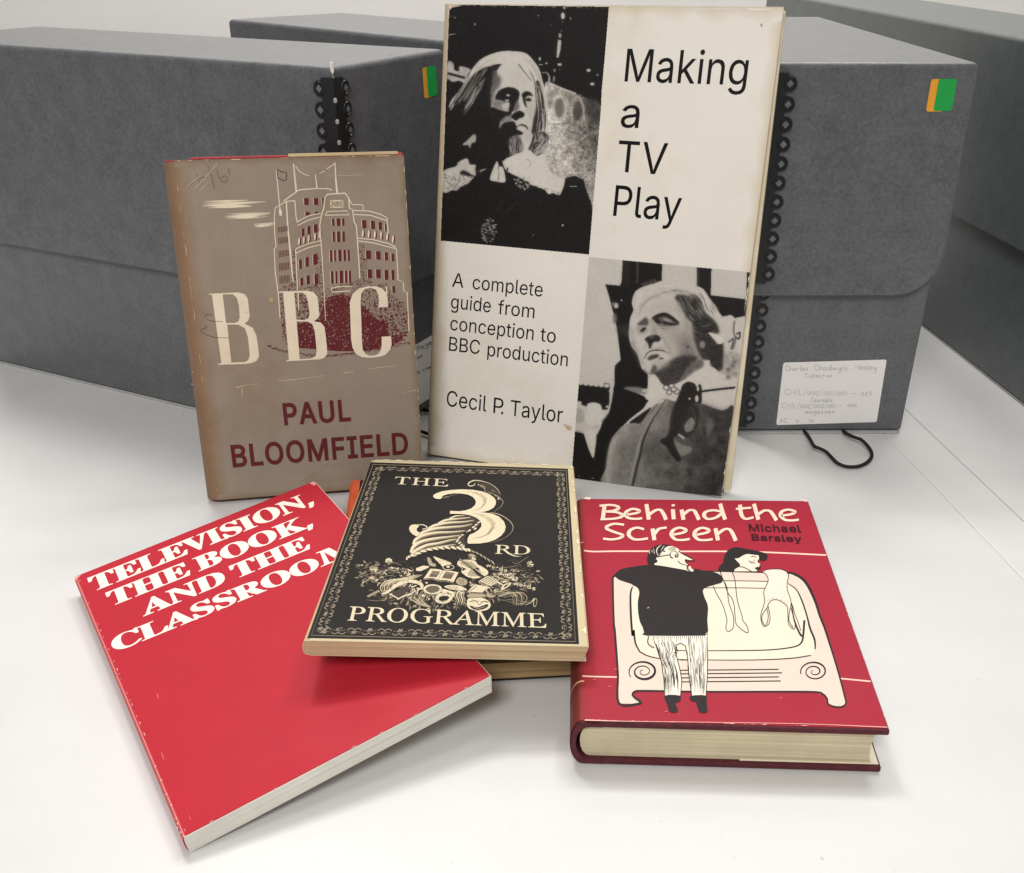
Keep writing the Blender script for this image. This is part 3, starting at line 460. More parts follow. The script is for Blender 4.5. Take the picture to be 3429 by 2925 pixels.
def skirt(mb, outline, axis, base, sign):
    """a hanging flap: outline in (along, z), TH thick, leaning out a little at its foot"""
    n = len(outline); vs = []
    for off in (0, TH):
        for a, z in outline:
            d = base + sign * (off + flare(z)); vs.append((a, d, z) if axis == 'y' else (d, a, z))
    fs = [tuple(range(n)), tuple(range(2 * n - 1, n - 1, -1))] + [(i, i + n, (i + 1) % n + n, (i + 1) % n) for i in range(n)]
    mb.add(vs, fs)
def dense(out, n=8):
    r = []
    for i in range(len(out)):
        a, b = out[i], out[(i + 1) % len(out)]
        k = n if math.hypot(b[0] - a[0], b[1] - a[1]) > 0.05 else 1
        r += [(a[0] + (b[0] - a[0]) * j / k, a[1] + (b[1] - a[1]) * j / k) for j in range(k)]
    return r
def strip_flange(mb, zc, zlo, zhi, face, off):
    """scalloped black flange on one face of the box corner; zc: heights of its eyelets"""
    r = 0.0046; cx = 0.0076; edge = 0.0066
    prof = [(edge, zlo)]
    for z in sorted(zc):
        h = math.sqrt(r * r - (edge - cx) ** 2); a0 = math.atan2(-h, edge - cx)
        prof.append((edge - 0.0008, z - h - 0.0009))
        for k in range(13):
            a = a0 + (-2 * a0) * k / 12; prof.append((cx + r * math.cos(a), z + r * math.sin(a)))
        prof.append((edge - 0.0008, z + h + 0.0009))
    prof.append((edge, zhi))
    n = len(prof)
    def P(u, d, z):
        d = off(z) + d
        return (u, -d, z) if face == 'y' else (-d, u, z)
    vs = []
    for u, z in prof: vs += [P(-0.0016 - off(z), 0.0015, z), P(u, 0.0015, z), P(u, 0.0, z)]
    fs = []
    for i in range(n - 1): fs += [(3 * i, 3 * i + 1, 3 * i + 4, 3 * i + 3), (3 * i + 1, 3 * i + 2, 3 * i + 5, 3 * i + 4)]
    fs += [(0, 2, 1), (3 * n - 3, 3 * n - 2, 3 * n - 1)]
    mb.add(vs, fs)
    for z in zc:
        ring = []
        for k in range(17):
            a = 2 * math.pi * k / 16; u, q = cx + 0.0043 * math.cos(a), z + 0.0043 * math.sin(a); ring.append(P(u, 0.0017, q))
        S = 6; vs = []; fs = []
        for k in range(16):
            a = 2 * math.pi * k / 16
            for j in range(S):
                t = 2 * math.pi * j / S; rr = 0.0036 + 0.0006 * math.cos(t); vs.append(P(cx + rr * math.cos(a), 0.0015 + 0.0005 * math.sin(t), z + rr * math.sin(a)))
        for k in range(16):
            for j in range(S): fs.append((k * S + j, ((k + 1) % 16) * S + j, ((k + 1) % 16) * S + (j + 1) % S, k * S + (j + 1) % S))
        mb.add(vs, fs)
        q = 0.0023                                                    # the board showing through the square hole
        mb.add([P(cx - q, 0.0019, z), P(cx, 0.0019, z - q), P(cx + q, 0.0019, z), P(cx, 0.0019, z + q)], [(0, 1, 2, 3)], 1)
M_hole = mottled('board_in_eyelet', (92, 94, 97), (108, 110, 113), 60, 0.5)

def archive_box(label, M, L=BL, strip=True, group='grey archive boxes behind the books', mat=None):
    mat = mat or M_box
    t = thing('archive_box', label, 'box', M, group)
    b = MB(); b.box(0, BW, 0, L, 0.0032, BH - 0.005); b.build('box_body', mat, t, bevel=0.0012)
    b = MB(); b.box(0.001, BW - 0.001, -0.0008, L - 0.002, 0.0003, 0.0022); b.build('base_card', M_in, t)
    b = MB()
    skirt(b, dense(rounded(-TH, BW + TH, 0.1078, BH - 0.0046, 0.028, ('br',))), 'y', 0.0, -1)
    skirt(b, dense(rounded(0, L, 0.1118, BH - 0.0046, 0.028, ('br',))), 'x', 0.0, -1)
    skirt(b, dense(rounded(0, L, 0.1118, BH - 0.0046, 0.028, ('br', 'bl'))), 'x', BW, 1)
    skirt(b, dense(rounded(-TH, BW + TH, 0.1078, BH - 0.0046, 0.028, ('br', 'bl'))), 'y', L, 1)
    R = 0.0034; rings = [(0.0, BH - 0.0047)] + [(R * (1 - math.cos(a)), BH - R + R * math.sin(a)) for a in [math.pi / 2 * k / 5 for k in range(6)]]
    vs = []; fs = []
    for i, z in rings:
        a0, a1, c0, c1 = -TH + i, BW + TH - i, -TH + i, L + TH - i; vs += [(a0, c0, z), (a1, c0, z), (a1, c1, z), (a0, c1, z)]
    for k in range(len(rings) - 1):
        for j in range(4): fs.append((4 * k + j, 4 * k + (j + 1) % 4, 4 * k + 4 + (j + 1) % 4, 4 * k + 4 + j))
    fs += [(0, 3, 2, 1), tuple(range(4 * len(rings) - 4, 4 * len(rings)))]
    b.add(vs, fs); b.build('lid', mat, t)
    if strip:
        up = [0.2421 - 0.01194 * k for k in range(11)]; lo = [0.0137 + 0.0117 * k for k in range(9)]
        offu = lambda z: TH + flare(z); offl = lambda z: 0.0
        b = MB(); strip_flange(b, up, 0.1165, 0.2483, 'y', offu); strip_flange(b, up, 0.1165, 0.2483, 'x', offu)
        s = b.build('corner_strip', [M_black, M_hole], t)
        b2 = MB(); strip_flange(b2, lo, 0.0066, 0.1120, 'y', offl); strip_flange(b2, lo, 0.0066, 0.1120, 'x', offl)
        s2 = b2.build('corner_strip', [M_black, M_hole], t)
        pm = None
        for k in range(10):
            z = 0.2421 - 0.01194 * (k + 0.5); o = offu(z) + 0.0014
            if pm is None:
                p = MB(); p.tube([(0, 0, -0.0015), (0, 0, -0.001), (0, 0, 0.0), (0, 0, 0.001), (0, 0, 0.0015)], lambda u: 0.0004 + 0.0008 * math.sin(math.pi * u) ** .5, 10); pm = p.build('pin', M_pin, s)
            else:
                q = pm.copy(); COL.objects.link(q); q.parent = s; pm = q
            pm.location = (-o, -o, z)
        b = MB(); b.tube([(-TH - 0.0006, -TH - 0.0006, 0.2478), (-TH - 0.0008, -TH - 0.0008, 0.252), (-TH - 0.0002, -TH - 0.0002, 0.2562), (-TH, -TH, 0.2569)], 0.00105, 10); b.build('hinge_rod', M_rod, t, smooth=True)
    return t
def stickers(t):
    for nm, x0, x1, z0, z1, d, m in (('orange_sticker', 0.0974, 0.1086, 0.2258, 0.2447, 0.0002, M_or), ('green_sticker', 0.1021, 0.1138, 0.2262, 0.2449, 0.00042, M_gr)):
        o = rounded(x0, x1, z0, z1, 0.0016, ('bl', 'br', 'tr', 'tl')); b = MB()
        n = len(o); vs = [(a + 0.0007 * 0, -(TH + flare(z) + e), z) for e in (d - 0.00015, d) for a, z in o]
        b.add(vs, [tuple(range(n)), tuple(range(2 * n - 1, n - 1, -1))] + [(i, i + n, (i + 1) % n + n, (i + 1) % n) for i in range(n)])
        b.build(nm, m, t)
def rotz(a, x, y, z=0): return Matrix.Translation((x, y, z)) @ Matrix.Rotation(a, 4, 'Z')

# single-line pen letters for the handwriting (unit x-height, y up)
HAND = {'C': [[(.9, 1.5), (.55, 1.75), (.15, 1.4), (.05, .7), (.3, .1), (.7, .05), (1, .3)]], 'h': [[(0, 1.8), (0, 0), (.1, .6), (.45, .95), (.65, .7), (.68, 0)]],
 'a': [[(.7, .85), (.35, 1), (.05, .5), (.3, .05), (.65, .4), (.7, .9), (.72, .2), (.9, .05)]], 'r': [[(.05, .9), (.1, 0)], [(.1, .6), (.4, .95), (.6, .85)]],
 'l': [[(.1, 1.8), (.1, .2), (.3, 0)]], 'e': [[(.08, .5), (.65, .55), (.45, 1), (.1, .8), (.1, .2), (.4, 0), (.75, .2)]], 's': [[(.6, .9), (.2, .9), (.15, .6), (.55, .4), (.45, .05), (0, .05)]],
 'd': [[(.65, .8), (.3, .95), (.05, .4), (.35, 0), (.65, .5), (.75, 1.8), (.72, .1), (.9, .05)]], 'w': [[(0, .9), (.2, 0), (.45, .8), (.7, 0), (.95, .95)]],
 'y': [[(.05, .9), (.15, .2), (.45, .1), (.7, .9), (.7, -.5), (.4, -.9), (.1, -.6)]], 'c': [[(.6, .9), (.25, .95), (.05, .45), (.3, 0), (.65, .15)]],
 'k': [[(.05, 1.8), (.05, 0)], [(.6, .95), (.1, .45), (.65, 0)]], '-': [[(.1, .6), (.6, .65)]], '_': [[(.1, .6), (1.5, .65)]], 'H': [[(.05, 1.7), (0, 0)], [(.85, 1.7), (.8, 0)], [(0, .85), (.85, .9)]],
 'o': [[(.35, .95), (.05, .5), (.35, 0), (.65, .5), (.35, .95)]], 't': [[(.25, 1.5), (.25, .15), (.5, 0)], [(0, 1), (.6, 1.02)]], 'i': [[(.1, .9), (.12, 0)]],
 'n': [[(.05, .9), (.08, 0), (.2, .65), (.5, .9), (.6, 0)]], '/': [[(.5, 1.9), (0, -.3)]], 'L': [[(.1, 1.7), (.05, 0), (.6, .05)]], '0': [[(.4, 1.2), (.05, .6), (.4, 0), (.75, .6), (.4, 1.2)]],
 '1': [[(.2, 1.2), (.2, 0)]], '2': [[(.05, .95), (.35, 1.2), (.55, .85), (.05, 0), (.7, .05)]], '5': [[(.7, 1.2), (.2, 1.15), (.2, .7), (.6, .6), (.55, .1), (.1, .05)]],
 '4': [[(.4, 1.25), (.05, .4), (.75, .45)], [(.5, .8), (.5, -.1)]], 'J': [[(.1, 1.6), (.9, 1.65)], [(.55, 1.6), (.5, .2), (.15, .1)]], 'u': [[(.05, .9), (.15, .1), (.5, .15), (.6, .9), (.65, 0)]],
 'm': [[(.03, .9), (.06, 0), (.2, .8), (.42, .75), (.45, 0), (.6, .8), (.82, .75), (.88, 0)]], 'g': [[(.65, .85), (.3, .95), (.05, .5), (.35, .1), (.65, .6), (.65, -.5), (.35, -.85), (.05, -.6)]],
 'z': [[(.05, .85), (.6, .85), (.05, .05), (.65, .05)]], 'A': [[(0, 0), (.45, 1.6), (.9, 0)], [(.2, .6), (.75, .6)]], 'P': [[(.1, 0), (.1, 1.7), (.7, 1.5), (.6, .9), (.1, .8)]]}
def handwrite(pr, body, x0, x1, y0, y1, xh, w, col):
    rng = random.Random(body); adv = [0.55 if c == ' ' else max(p[0] for s in HAND[c] for p in s) + 0.22 for c in body]
    k = (x1 - x0) / sum(adv); x = 0
    for c, a in zip(body, adv):
        if c != ' ':
            for st in HAND[c]:
                j = rng.uniform(-.06, .06)
                pr.line([(x0 + (x + p[0]) * k, y0 + (y1 - y0) * (x * k) / (x1 - x0) - (p[1] + j) * xh) for p in st], w, col, 4, ends=(.6, .5))
        x += a
def face_print(t):
    """printing plane on the narrow front face (local y = 0) of a box"""
    Mw = t.matrix_world; o = np.array(Mw @ Vector((0, -0.00025, 0))); n = np.array(Mw.to_3x3() @ Vector((0, -1, 0)))
    return Print(o, n, np.array(Mw.inverted()))
def label_sheet(t, pr, quad, rows, ink, w=4):
    pr.layer(0)
    q = pr.px(quad); q = [q[i] for i in range(4)]
    rr = []
    for i in range(4):
        a, p, b = q[i - 1], q[i], q[(i + 1) % 4]; u = (a - p) / np.linalg.norm(a - p) * 7; v = (b - p) / np.linalg.norm(b - p) * 7
        rr += [p + u * (1 - k) ** 2 + v * k ** 2 for k in (0, .3, .7, 1)]
    cr = pr.cr; pr.cr = (0, 0, 1); pr.fill(rr, (226, 222, 218)); pr.cr = cr
    pr.layer(2)
    for r in rows: handwrite(pr, *r, w, ink)
    return mesh_obj('paper_label', pr.v, pr.f, M_label, t, ink=pr.c)

box_r = archive_box('grey archive box with a handwritten white label, right of the tall white book', rotz(0.0172, 0.1549, 0.7280))
stickers(box_r)
pr = face_print(box_r); pr.crop(2560, 1180, 0.24131)
label_sheet(box_r, pr, [(262, 145), (1697, 102), (1556, 970), (162, 1012)], [
 ('Charles', 290, 610, 258, 260, 40), ('Chadwyck', 695, 1165, 250, 250, 42), ('-', 1195, 1225, 250, 250, 40), ('Healey', 1265, 1560, 242, 246, 42), ('Collection', 565, 945, 352, 350, 32),
 ('CH/Li/002/001/001', 288, 1160, 592, 598, 44), ('_', 1195, 1295, 600, 600, 40), ('025', 1340, 1500, 602, 598, 40), ('Journals', 635, 945, 692, 690, 36),
 ('CH/Li/002/002/001_', 240, 1090, 778, 772, 42), ('004', 1150, 1295, 760, 762, 34), ('magazines', 565, 980, 852, 848, 32), ('AC', 215, 330, 978, 975, 32), ('0', 430, 490, 974, 974, 34), ('10', 610, 695, 974, 974, 34)], (158, 154, 150), 6.5)
def cord(t, px, zs, crop, r=0.00125):
    W = [at_z(x * crop[2] + crop[0], y * crop[2] + crop[1], z) for (x, y), z in zip(px, zs)]
    W = spline(W, 6); Mi = t.matrix_world.inverted(); P = [Mi @ Vector(p) for p in W]
    b = MB(); b.tube(P, lambda u: r * (1 + 0.14 * math.sin(u * 330)), 8); 
    return b.build('tie_cord', M_cord, t, smooth=True)
cord(box_r, [(545, 1092), (590, 1140), (640, 1220), (690, 1305), (760, 1335), (850, 1380), (930, 1460), (1000, 1530), (1080, 1572), (1180, 1592), (1300, 1585), (1400, 1545), (1465, 1490), (1490, 1430), (1470, 1360), (1420, 1290), (1340, 1215), (1250, 1182), (1150, 1135), (1085, 1088)],
     [.002, .0024, .004, .005, .005, .0045, .004, .003, .0024, .002, .002, .002, .0024, .003, .004, .005, .0055, .005, .004, .002], (2560, 1180, 0.24131))

box_l = archive_box('long grey archive box on the left, behind the leaning brown book', rotz(-0.4772 + math.pi / 2, -0.1214, 0.6943))
stickers(box_l)
pr = face_print(box_l); pr.crop(1300, 1000, 0.2829)
label_sheet(box_l, pr, [(150, 650), (700, 330), (620, 1100), (240, 1345)], [('Pagen', 345, 560, 620, 500, 34), ('nn', 345, 410, 715, 685, 26), ('a com', 345, 520, 890, 810, 26)], (96, 90, 86), 8)
cord(box_l, [(1360, 1358), (1385, 1366), (1411, 1371), (1448, 1380), (1490, 1400), (1500, 1438), (1474, 1462), (1444, 1457), (1415, 1447), (1380, 1434), (1350, 1420)], [.003] * 11, (0, 0, 1), 0.0012)

box_b = archive_box('grey archive box farthest back, behind the left box and tall book', rotz(0.799, 0.0087, 0.7975), strip=False)
box_f = archive_box('long green grey box at the far right edge, standing side on', rotz(0.0945, 0.4005, 0.70), L=0.90, strip=False, mat=M_box_far)

# ================================================================== books
# every book: x runs from spine to fore edge, y from tail to head, z from back cover to front cover
class Book:
    def __init__(s, name, label, quad, t, bulge=0.0):
        """quad: world corners of the front cover (head-spine, head-fore, tail-fore, tail-spine)"""
        Q = [np.array(q, float) for q in quad]; c = np.mean(Q, 0)
        _, _, v = np.linalg.svd(np.array(Q) - c); n = v[2]
        if n @ (EYE - c) < 0: n = -n
        ey = Q[0] - Q[3]; ey -= n * (ey @ n); ey /= np.linalg.norm(ey); ex = np.cross(ey, n)
        O = Q[3] - n * t
        s.M = Matrix(((ex[0], ey[0], n[0], O[0]), (ex[1], ey[1], n[1], O[1]), (ex[2], ey[2], n[2], O[2]), (0, 0, 0, 1)))
        s.Mi = np.array(s.M.inverted()); s.t = t; s.o = c; s.n = n; s.b = bulge
        s.q = [(q - O) @ np.stack([ex, ey], 1) for q in Q]
        s.w = (s.q[1][0] - s.q[0][0] + s.q[2][0] - s.q[3][0]) / 2; s.l = (s.q[0][1] - s.q[3][1] + s.q[1][1] - s.q[2][1]) / 2
        s.e = thing(name, label, 'book', s.M)
        s.pr = Print(c, n, s.Mi)
    def warp(s, p):
        u, v = p[0] / s.w, p[1] / s.l
        b = (s.q[3] * (1 - u) + s.q[2] * u) * (1 - v) + (s.q[0] * (1 - u) + s.q[1] * u) * v
        return (b[0], b[1], p[2])
    def build(s, mb, name, mats, **k):
        mb.v = [s.warp(p) for p in mb.v]; return mb.build(name, mats, s.e, **k)
    def arc(s, r, th, n=10, z0=None, z1=None):
        """spine section (x, z) from front to back, th inside the outer skin"""
        z0 = 0 if z0 is None else z0; z1 = s.t if z1 is None else z1; out = []
        for k in range(n + 1):
            a = math.pi / 2 - math.pi * k / n; h = (z1 - z0) / 2
            out.append((-(s.b) * max(0.0, math.cos(a)) ** 0.8 + th, (z0 + z1) / 2 + h * math.sin(a)))
        return out
    def sheet(s, prof, thick, y0, y1, cols, ragged=0.0, ny=1, seed=1):
        """a wrapped sheet following prof (x, z) with its inner skin thick inside; returns verts, faces, colours"""
        P = np.array(prof, float); t = np.gradient(P, axis=0); t /= np.maximum(np.hypot(t[:, 0], t[:, 1]), 1e-9)[:, None]
        inn = P + np.stack([-t[:, 1], t[:, 0]], 1) * thick
        vs = []; cs = []; n = len(P); rng = random.Random(seed)
        ys = [y0 + (y1 - y0) * k / ny for k in range(ny + 1)]
        for y in ys:
            for i in range(n):
                dy = 0
                if ragged and y in (y0, y1): dy = rng.uniform(0, ragged) * (1 if y == y0 else -1)
                for p in (P[i], inn[i]): vs.append(s.warp((p[0], y + dy, p[1]))); cs.append(tuple(lin(cols[i])) + (1,))
        fs = []; R = 2 * n
        for k in range(ny):
            for i in range(n - 1):
                a, b = k * R + 2 * i, (k + 1) * R + 2 * i
                fs += [(a, b, b + 2, a + 2), (a + 1, a + 3, b + 3, b + 1)]
            for i in (0, n - 1):
                a, b = k * R + 2 * i, (k + 1) * R + 2 * i; fs.append((a, a + 1, b + 1, b))
        for k in (0, ny):
            for i in range(n - 1):
                a = k * R + 2 * i; fs.append((a, a + 2, a + 3, a + 1))
        return vs, fs, cs
    def pages(s, x0, x1, y0, y1, z0, z1, mat, round_spine=0.0, concave=0.0, name='page_block', lean=0.0):
        mb = MB(); h = (z1 - z0) / 2; zc = (z0 + z1) / 2; out = []
        for k in range(9):
            a = -math.pi / 2 + math.pi * k / 8; out.append((x1 - concave * math.cos(a) + lean * (math.sin(a)), zc + h * math.sin(a)))
        for k in range(9):
            a = math.pi / 2 - math.pi * k / 8; out.append((x0 - round_spine * math.cos(a), zc + h * math.sin(a)))
        n = len(out); vs = [(p[0], y0, p[1]) for p in out] + [(p[0], y1, p[1]) for p in out]
        mb.add(vs, [tuple(range(n)), tuple(range(2 * n - 1, n - 1, -1))] + [(i, i + n, (i + 1) % n + n, (i + 1) % n) for i in range(n)])
        return s.build(mb, name, mat)
    def cover_mesh(s, name, mat, sheet, extra=None):
        """one mesh: the wrapped sheet and everything printed on it"""
        vs, fs, cs = sheet; vs = list(vs); fs = list(fs); cs = list(cs)
        for ex in (extra or []):
            b = len(vs); vs += ex[0]; fs += [tuple(i + b for i in f) for f in ex[1]]; cs += ex[2]
        b = len(vs); vs += s.pr.v; fs += [tuple(i + b for i in f) for f in s.pr.f]; cs += s.pr.c
        return mesh_obj(name, vs, fs, mat, s.e, ink=cs)
    def edge_tone(s, col, base, w, sides):
        """paper browned by age along the edges of the cover"""
        Mw = np.array(s.M); a, b = lin(col), lin(base)
        for sd in sides:
            L = s.w if sd in 'TB' else s.l; n = 24; rng = random.Random(sd); P = []; C = []
            for k in range(n + 1):
                u = L * k / n; d = w * rng.uniform(.55, 1.25)
                for e, f in ((0, 0), (d * .35, .45), (d, 1)):
                    P.append({'T': (u, s.l - e), 'B': (u, e), 'L': (e, u), 'R': (s.w - e, u)}[sd]); C.append(tuple(a * (1 - f) + b * f) + (1,))
            W = np.array([s.warp((p[0], p[1], s.t)) for p in P]) @ Mw[:3, :3].T + Mw[:3, 3]
            s.pr.put(W, [t for k in range(n) for j in (0, 1) for t in ((3 * k + j, 3 * k + 3 + j, 3 * k + 4 + j), (3 * k + j, 3 * k + 4 + j, 3 * k + 1 + j))], C)
    def wear(s, col, n, seed, depth=0.0012, sides='TBLR', L=0.004, y0=0.0, x0=0.0):
        """small pale chips along the edges of the cover (in the cover's own frame)"""
        rng = random.Random(seed); pr = s.pr
        for _ in range(n):
            sd = rng.choice(sides); u = rng.random(); ln = rng.uniform(.2, 1) * L; d = rng.uniform(.25, 1) * depth
            pts = []
            for k in range(7):
                f = k / 6; a = u * (s.w if sd in 'TB' else s.l) + (f - .5) * ln; e = d * math.sin(math.pi * f) * rng.uniform(.5, 1.1)
                pts.append((a, e))
            def loc(a, e):
                if sd == 'T': return (a, s.l - e)
                if sd == 'B': return (a, y0 + e)
                if sd == 'L': return (e + x0, a)
                return (s.w - e, a)
            P = [loc(a, 0.00001) for a, _ in pts] + [loc(a, e) for a, e in reversed(pts)]
            P = [p for p in P if -0.0001 < p[0] < s.w + .0001 and 0 <= p[1] <= s.l]
            if len(P) < 4: continue
            W = np.array([s.warp((p[0], p[1], s.t)) for p in P]); Mw = np.array(s.M)
            W = W @ Mw[:3, :3].T + Mw[:3, 3]
            n_ = len(W); h = n_ // 2
            pr.put(W, [(i, i + 1, n_ - 1 - i) for i in range(h - 1)] + [(i + 1, n_ - 2 - i, n_ - 1 - i) for i in range(h - 1)], col)
def unproj(px, o, n):
    P = Print(o, n, np.eye(4)); return P.hit(np.array(px, float))
def lying(px, zs):
    P = [at_z(x, y, z) for (x, y), z in zip(px, zs)]; c = np.mean(P, 0); _, _, v = np.linalg.svd(np.array(P) - c); n = v[2] * np.sign(v[2][2])
    return unproj(px, c, n)
def standing(px, yaw, tilt, z0):
    """corners of a cover that leans back by tilt, its foot z0 above the table at the front"""
    n = np.array([math.sin(yaw) * math.cos(tilt), -math.cos(yaw) * math.cos(tilt), math.sin(tilt)])
    return unproj(px, at_z(px[3][0], px[3][1], z0), n)

M_gloss = printed('glossy_red_cover', 0.46, 0.16, vary=0.07, vscale=55, grain=0.09)
M_jacket = printed('worn_paper_jacket', 0.62, 0.22, vary=0.09, vscale=45, stain=(212, 190, 164), stain_amt=0.4, grain=0.05)
M_white = printed('coated_white_jacket', 0.45, 0.12, vary=0.05, vscale=22, stain=(226, 212, 182), stain_amt=0.35, grain=0.03)
M_crim = printed('crimson_jacket', 0.45, 0.15, vary=0.06, vscale=40, grain=0.06)
M_booklet = printed('black_printed_booklet', 0.5, 0.13, vary=0.08, vscale=50, grain=0.08)
M_maroon = mottled('maroon_cloth', (70, 22, 30), (92, 34, 42), 300, 0.75, bmp=0.4, bscale=1800)
M_redcloth = mottled('red_cloth', (140, 36, 46), (164, 52, 60), 300, 0.75, bmp=0.4, bscale=1800)
M_pg_cream = page_mat('cream_page_edges', (196, 180, 146), (221, 208, 176))
M_pg_white = page_mat('pale_page_edges', (230, 226, 212), (243, 239, 227))
M_pg_brown = page_mat('browned_page_edges', (186, 156, 118), (214, 190, 152))
M_pg_tan = page_mat('tan_page_edges', (170, 136, 92), (204, 172, 126), fine=1500)
M_dark = mottled('black_card_cover', (24, 22, 22), (34, 31, 30), 80, 0.5)
M_orange = mottled('worn_orange_spine', (208, 84, 46), (226, 104, 62), 120, 0.6, bmp=0.3, bscale=300)

RED = (182, 38, 52); CREAM = (240, 226, 204)

# ------------------------------------------------------------------ the dark book at the bottom of the pile
tl = at_z(1632, 2282, 0.0008); tr = at_z(1917, 2267, 0.0008); yaw = math.atan2(tr[1] - tl[1], tr[0] - tl[0])
ux = np.array([math.cos(yaw), math.sin(yaw), 0]); uy = np.array([-math.sin(yaw), math.cos(yaw), 0])
hs = at_z(1176, 1611, 0.0118); d = hs - tl
bs = tl + ux * (ux @ d); bs[2] = 0.0118; L0 = (hs - bs) @ uy; W0 = 0.131
bk = Book('paperback_book', 'thick paperback with a worn orange spine and tan page edges, under the black booklet',
          [bs + uy * L0, bs + uy * L0 + ux * W0, bs + ux * W0, bs], 0.011)
bk.pages(0.002, bk.w - 0.001, 0.0004, bk.l - 0.0004, 0.0009, 0.0106, M_pg_tan, 0.0005)
b = MB(); b.box(0.0062, bk.w, 0, bk.l, 0.0001, 0.0007); bk.build(b, 'back_cover', M_dark)
b = MB()                                                         # the front cover has sprung up a little from the pages
n = 10
for k in range(n):
    x0, x1 = 0.0062 + (bk.w - .0062) * k / n, 0.0062 + (bk.w - .0062) * (k + 1) / n
    f = lambda x: 0.0112 + 0.0085 * max(0, (x - 0.03) / (bk.w - .03)) ** 1.3 * (1 if x > 0.03 else 0)
    b.add([(x0, 0, f(x0)), (x1, 0, f(x1)), (x1, bk.l, .0112), (x0, bk.l, .0112), (x0, 0, f(x0) - .0004), (x1, 0, f(x1) - .0004), (x1, bk.l, .0108), (x0, bk.l, .0108)],
          [(0, 1, 2, 3), (4, 7, 6, 5), (0, 4, 5, 1), (3, 2, 6, 7)] + ([(0, 3, 7, 4)] if k == 0 else []) + ([(1, 5, 6, 2)] if k == n - 1 else []))
bk.build(b, 'front_cover', M_dark)
b = MB(); pf = [(0.006, 0.0114), (0.001, 0.0113), (-0.0006, 0.0095), (-0.0008, 0.006), (-0.0006, 0.002), (0.001, 0.0002), (0.006, 0.0001)]
b.prism(pf + [(0.006, 0.0007), (0.0015, 0.0009), (0.0002, 0.006), (0.0015, 0.0106), (0.006, 0.0109)], 'y', 0, bk.l); bk.build(b, 'spine', M_orange)

# ------------------------------------------------------------------ red paperback
rq = lying([(246, 1934), (1052, 1612), (1641, 2263), (607, 2805)], (0.012, 0.0335, 0.031, 0.0098))
red = Book('paperback_book', 'bright red paperback with a big white serif title, lying tilted at the front left', rq, 0.0096)
pr = red.pr; pr.crop(200, 1550, 0.48263)
W_ = (246, 232, 218)
pr.text('TELEVISION,', 'b', (226, 898), (1772, 281), (190, 803), W_, fat=19, track=-26)
pr.text('THE BOOK,', 'b', (351, 1000), (1766, 436), (315, 905), W_, fat=19, track=-26)
pr.text('AND THE', 'b', (580, 1068), (1750, 592), (545, 972), W_, fat=19, track=-26)
pr.text('CLASSROO', 'b', (378, 1319), (1822, 728), (342, 1222), W_, fat=19, track=-28)
pr.text('M', 'b', (1812, 724), (2110, 604), (1776, 628), W_, fat=19)
pr.layer()
red.wear((232, 170, 164), 22, 3, 0.0007, 'L', 0.003, x0=0.0022); red.wear((238, 190, 180), 16, 4, 0.0006, 'TB', 0.003)
pr.crop(500, 2150, 0.57915)
for x, y in [(113, 943), (140, 1020), (55, 800), (148, 1050), (20, 720), (145, 1075), (85, 880), (165, 1100)]: pr.ell(x + 16, y + 2, 4, 6, (232, 180, 172), 0.4, 8)
for a, c in [((70, 640), (85, 680)), ((45, 300), (52, 330)), ((230, 1000), (238, 1030))]: pr.line([a, c], 3, (232, 130, 130), 0)
pr.crop(200, 1550, 0.48263); pr.fill([(100, 797), (125, 786), (150, 778), (128, 800), (116, 822)], (222, 150, 140)); pr.fill([(1735, 145), (1762, 130), (1778, 150), (1768, 160)], (228, 160, 150))
rgr = random.Random(77)
for k in range(26):                                               # faint scuffs and handling marks
    x, y = rgr.uniform(300, 1500), rgr.uniform(1150, 2250) - 0; a = rgr.uniform(-.7, .2); L = rgr.uniform(8, 60)
    if x + (y - 1150) * -.38 > 60: pr.line([(x, y), (x + L * math.cos(a), y + L * math.sin(a))], rgr.uniform(1.2, 2.4), (202, 66, 80), 0, ends=(.3, .3))
pr.crop(500, 2150, 0.57915)
pr.line([(265, 1085), (190, 900), (40, 520), (-60, 260)], 2.5, (196, 44, 58), 4)
prof = [(red.w, red.t), (0.0022, red.t), (0.0008, red.t - 0.0006), (0.0, red.t - 0.002), (-0.0002, red.t / 2), (0.0, 0.002), (0.0008, 0.0006), (0.0022, 0.0), (red.w, 0.0)]
sh = red.sheet(prof, 0.0004, 0, red.l, [RED] * 2 + [(214, 96, 96)] + [RED] * 6)
red.cover_mesh('cover', M_gloss, sh)
red.pages(0.0012, red.w - 0.0002, -0.0004, red.l - 0.0005, -0.0001, red.t - 0.0004, M_pg_white, 0.0008, lean=0.0006)

# ------------------------------------------------------------------ black booklet with the horn of plenty
bq = lying([(1239, 1539), (1917, 1560), (1967, 2166), (1010, 2145)], (0.041, 0.0355, 0.0415, 0.0465))
bl = Book('booklet', 'black booklet with cream border and engraved horn of plenty, on top of the pile', bq, 0.0085)
pr = bl.pr
BK = (35, 32, 31); CR = (216, 201, 170); CD = (166, 151, 124); BR = (102, 91, 76)
pr.crop(1000, 1500, 0.48263)
bq4 = [(500, 101), (1868, 146), (1946, 1364), (60, 1321)]
pr.fill(bq4, BK)
pr.layer()
pr.line([(517, 116), (1856, 160), (1920, 1346), (88, 1302)], 3.2, CD, 0, closed=True)
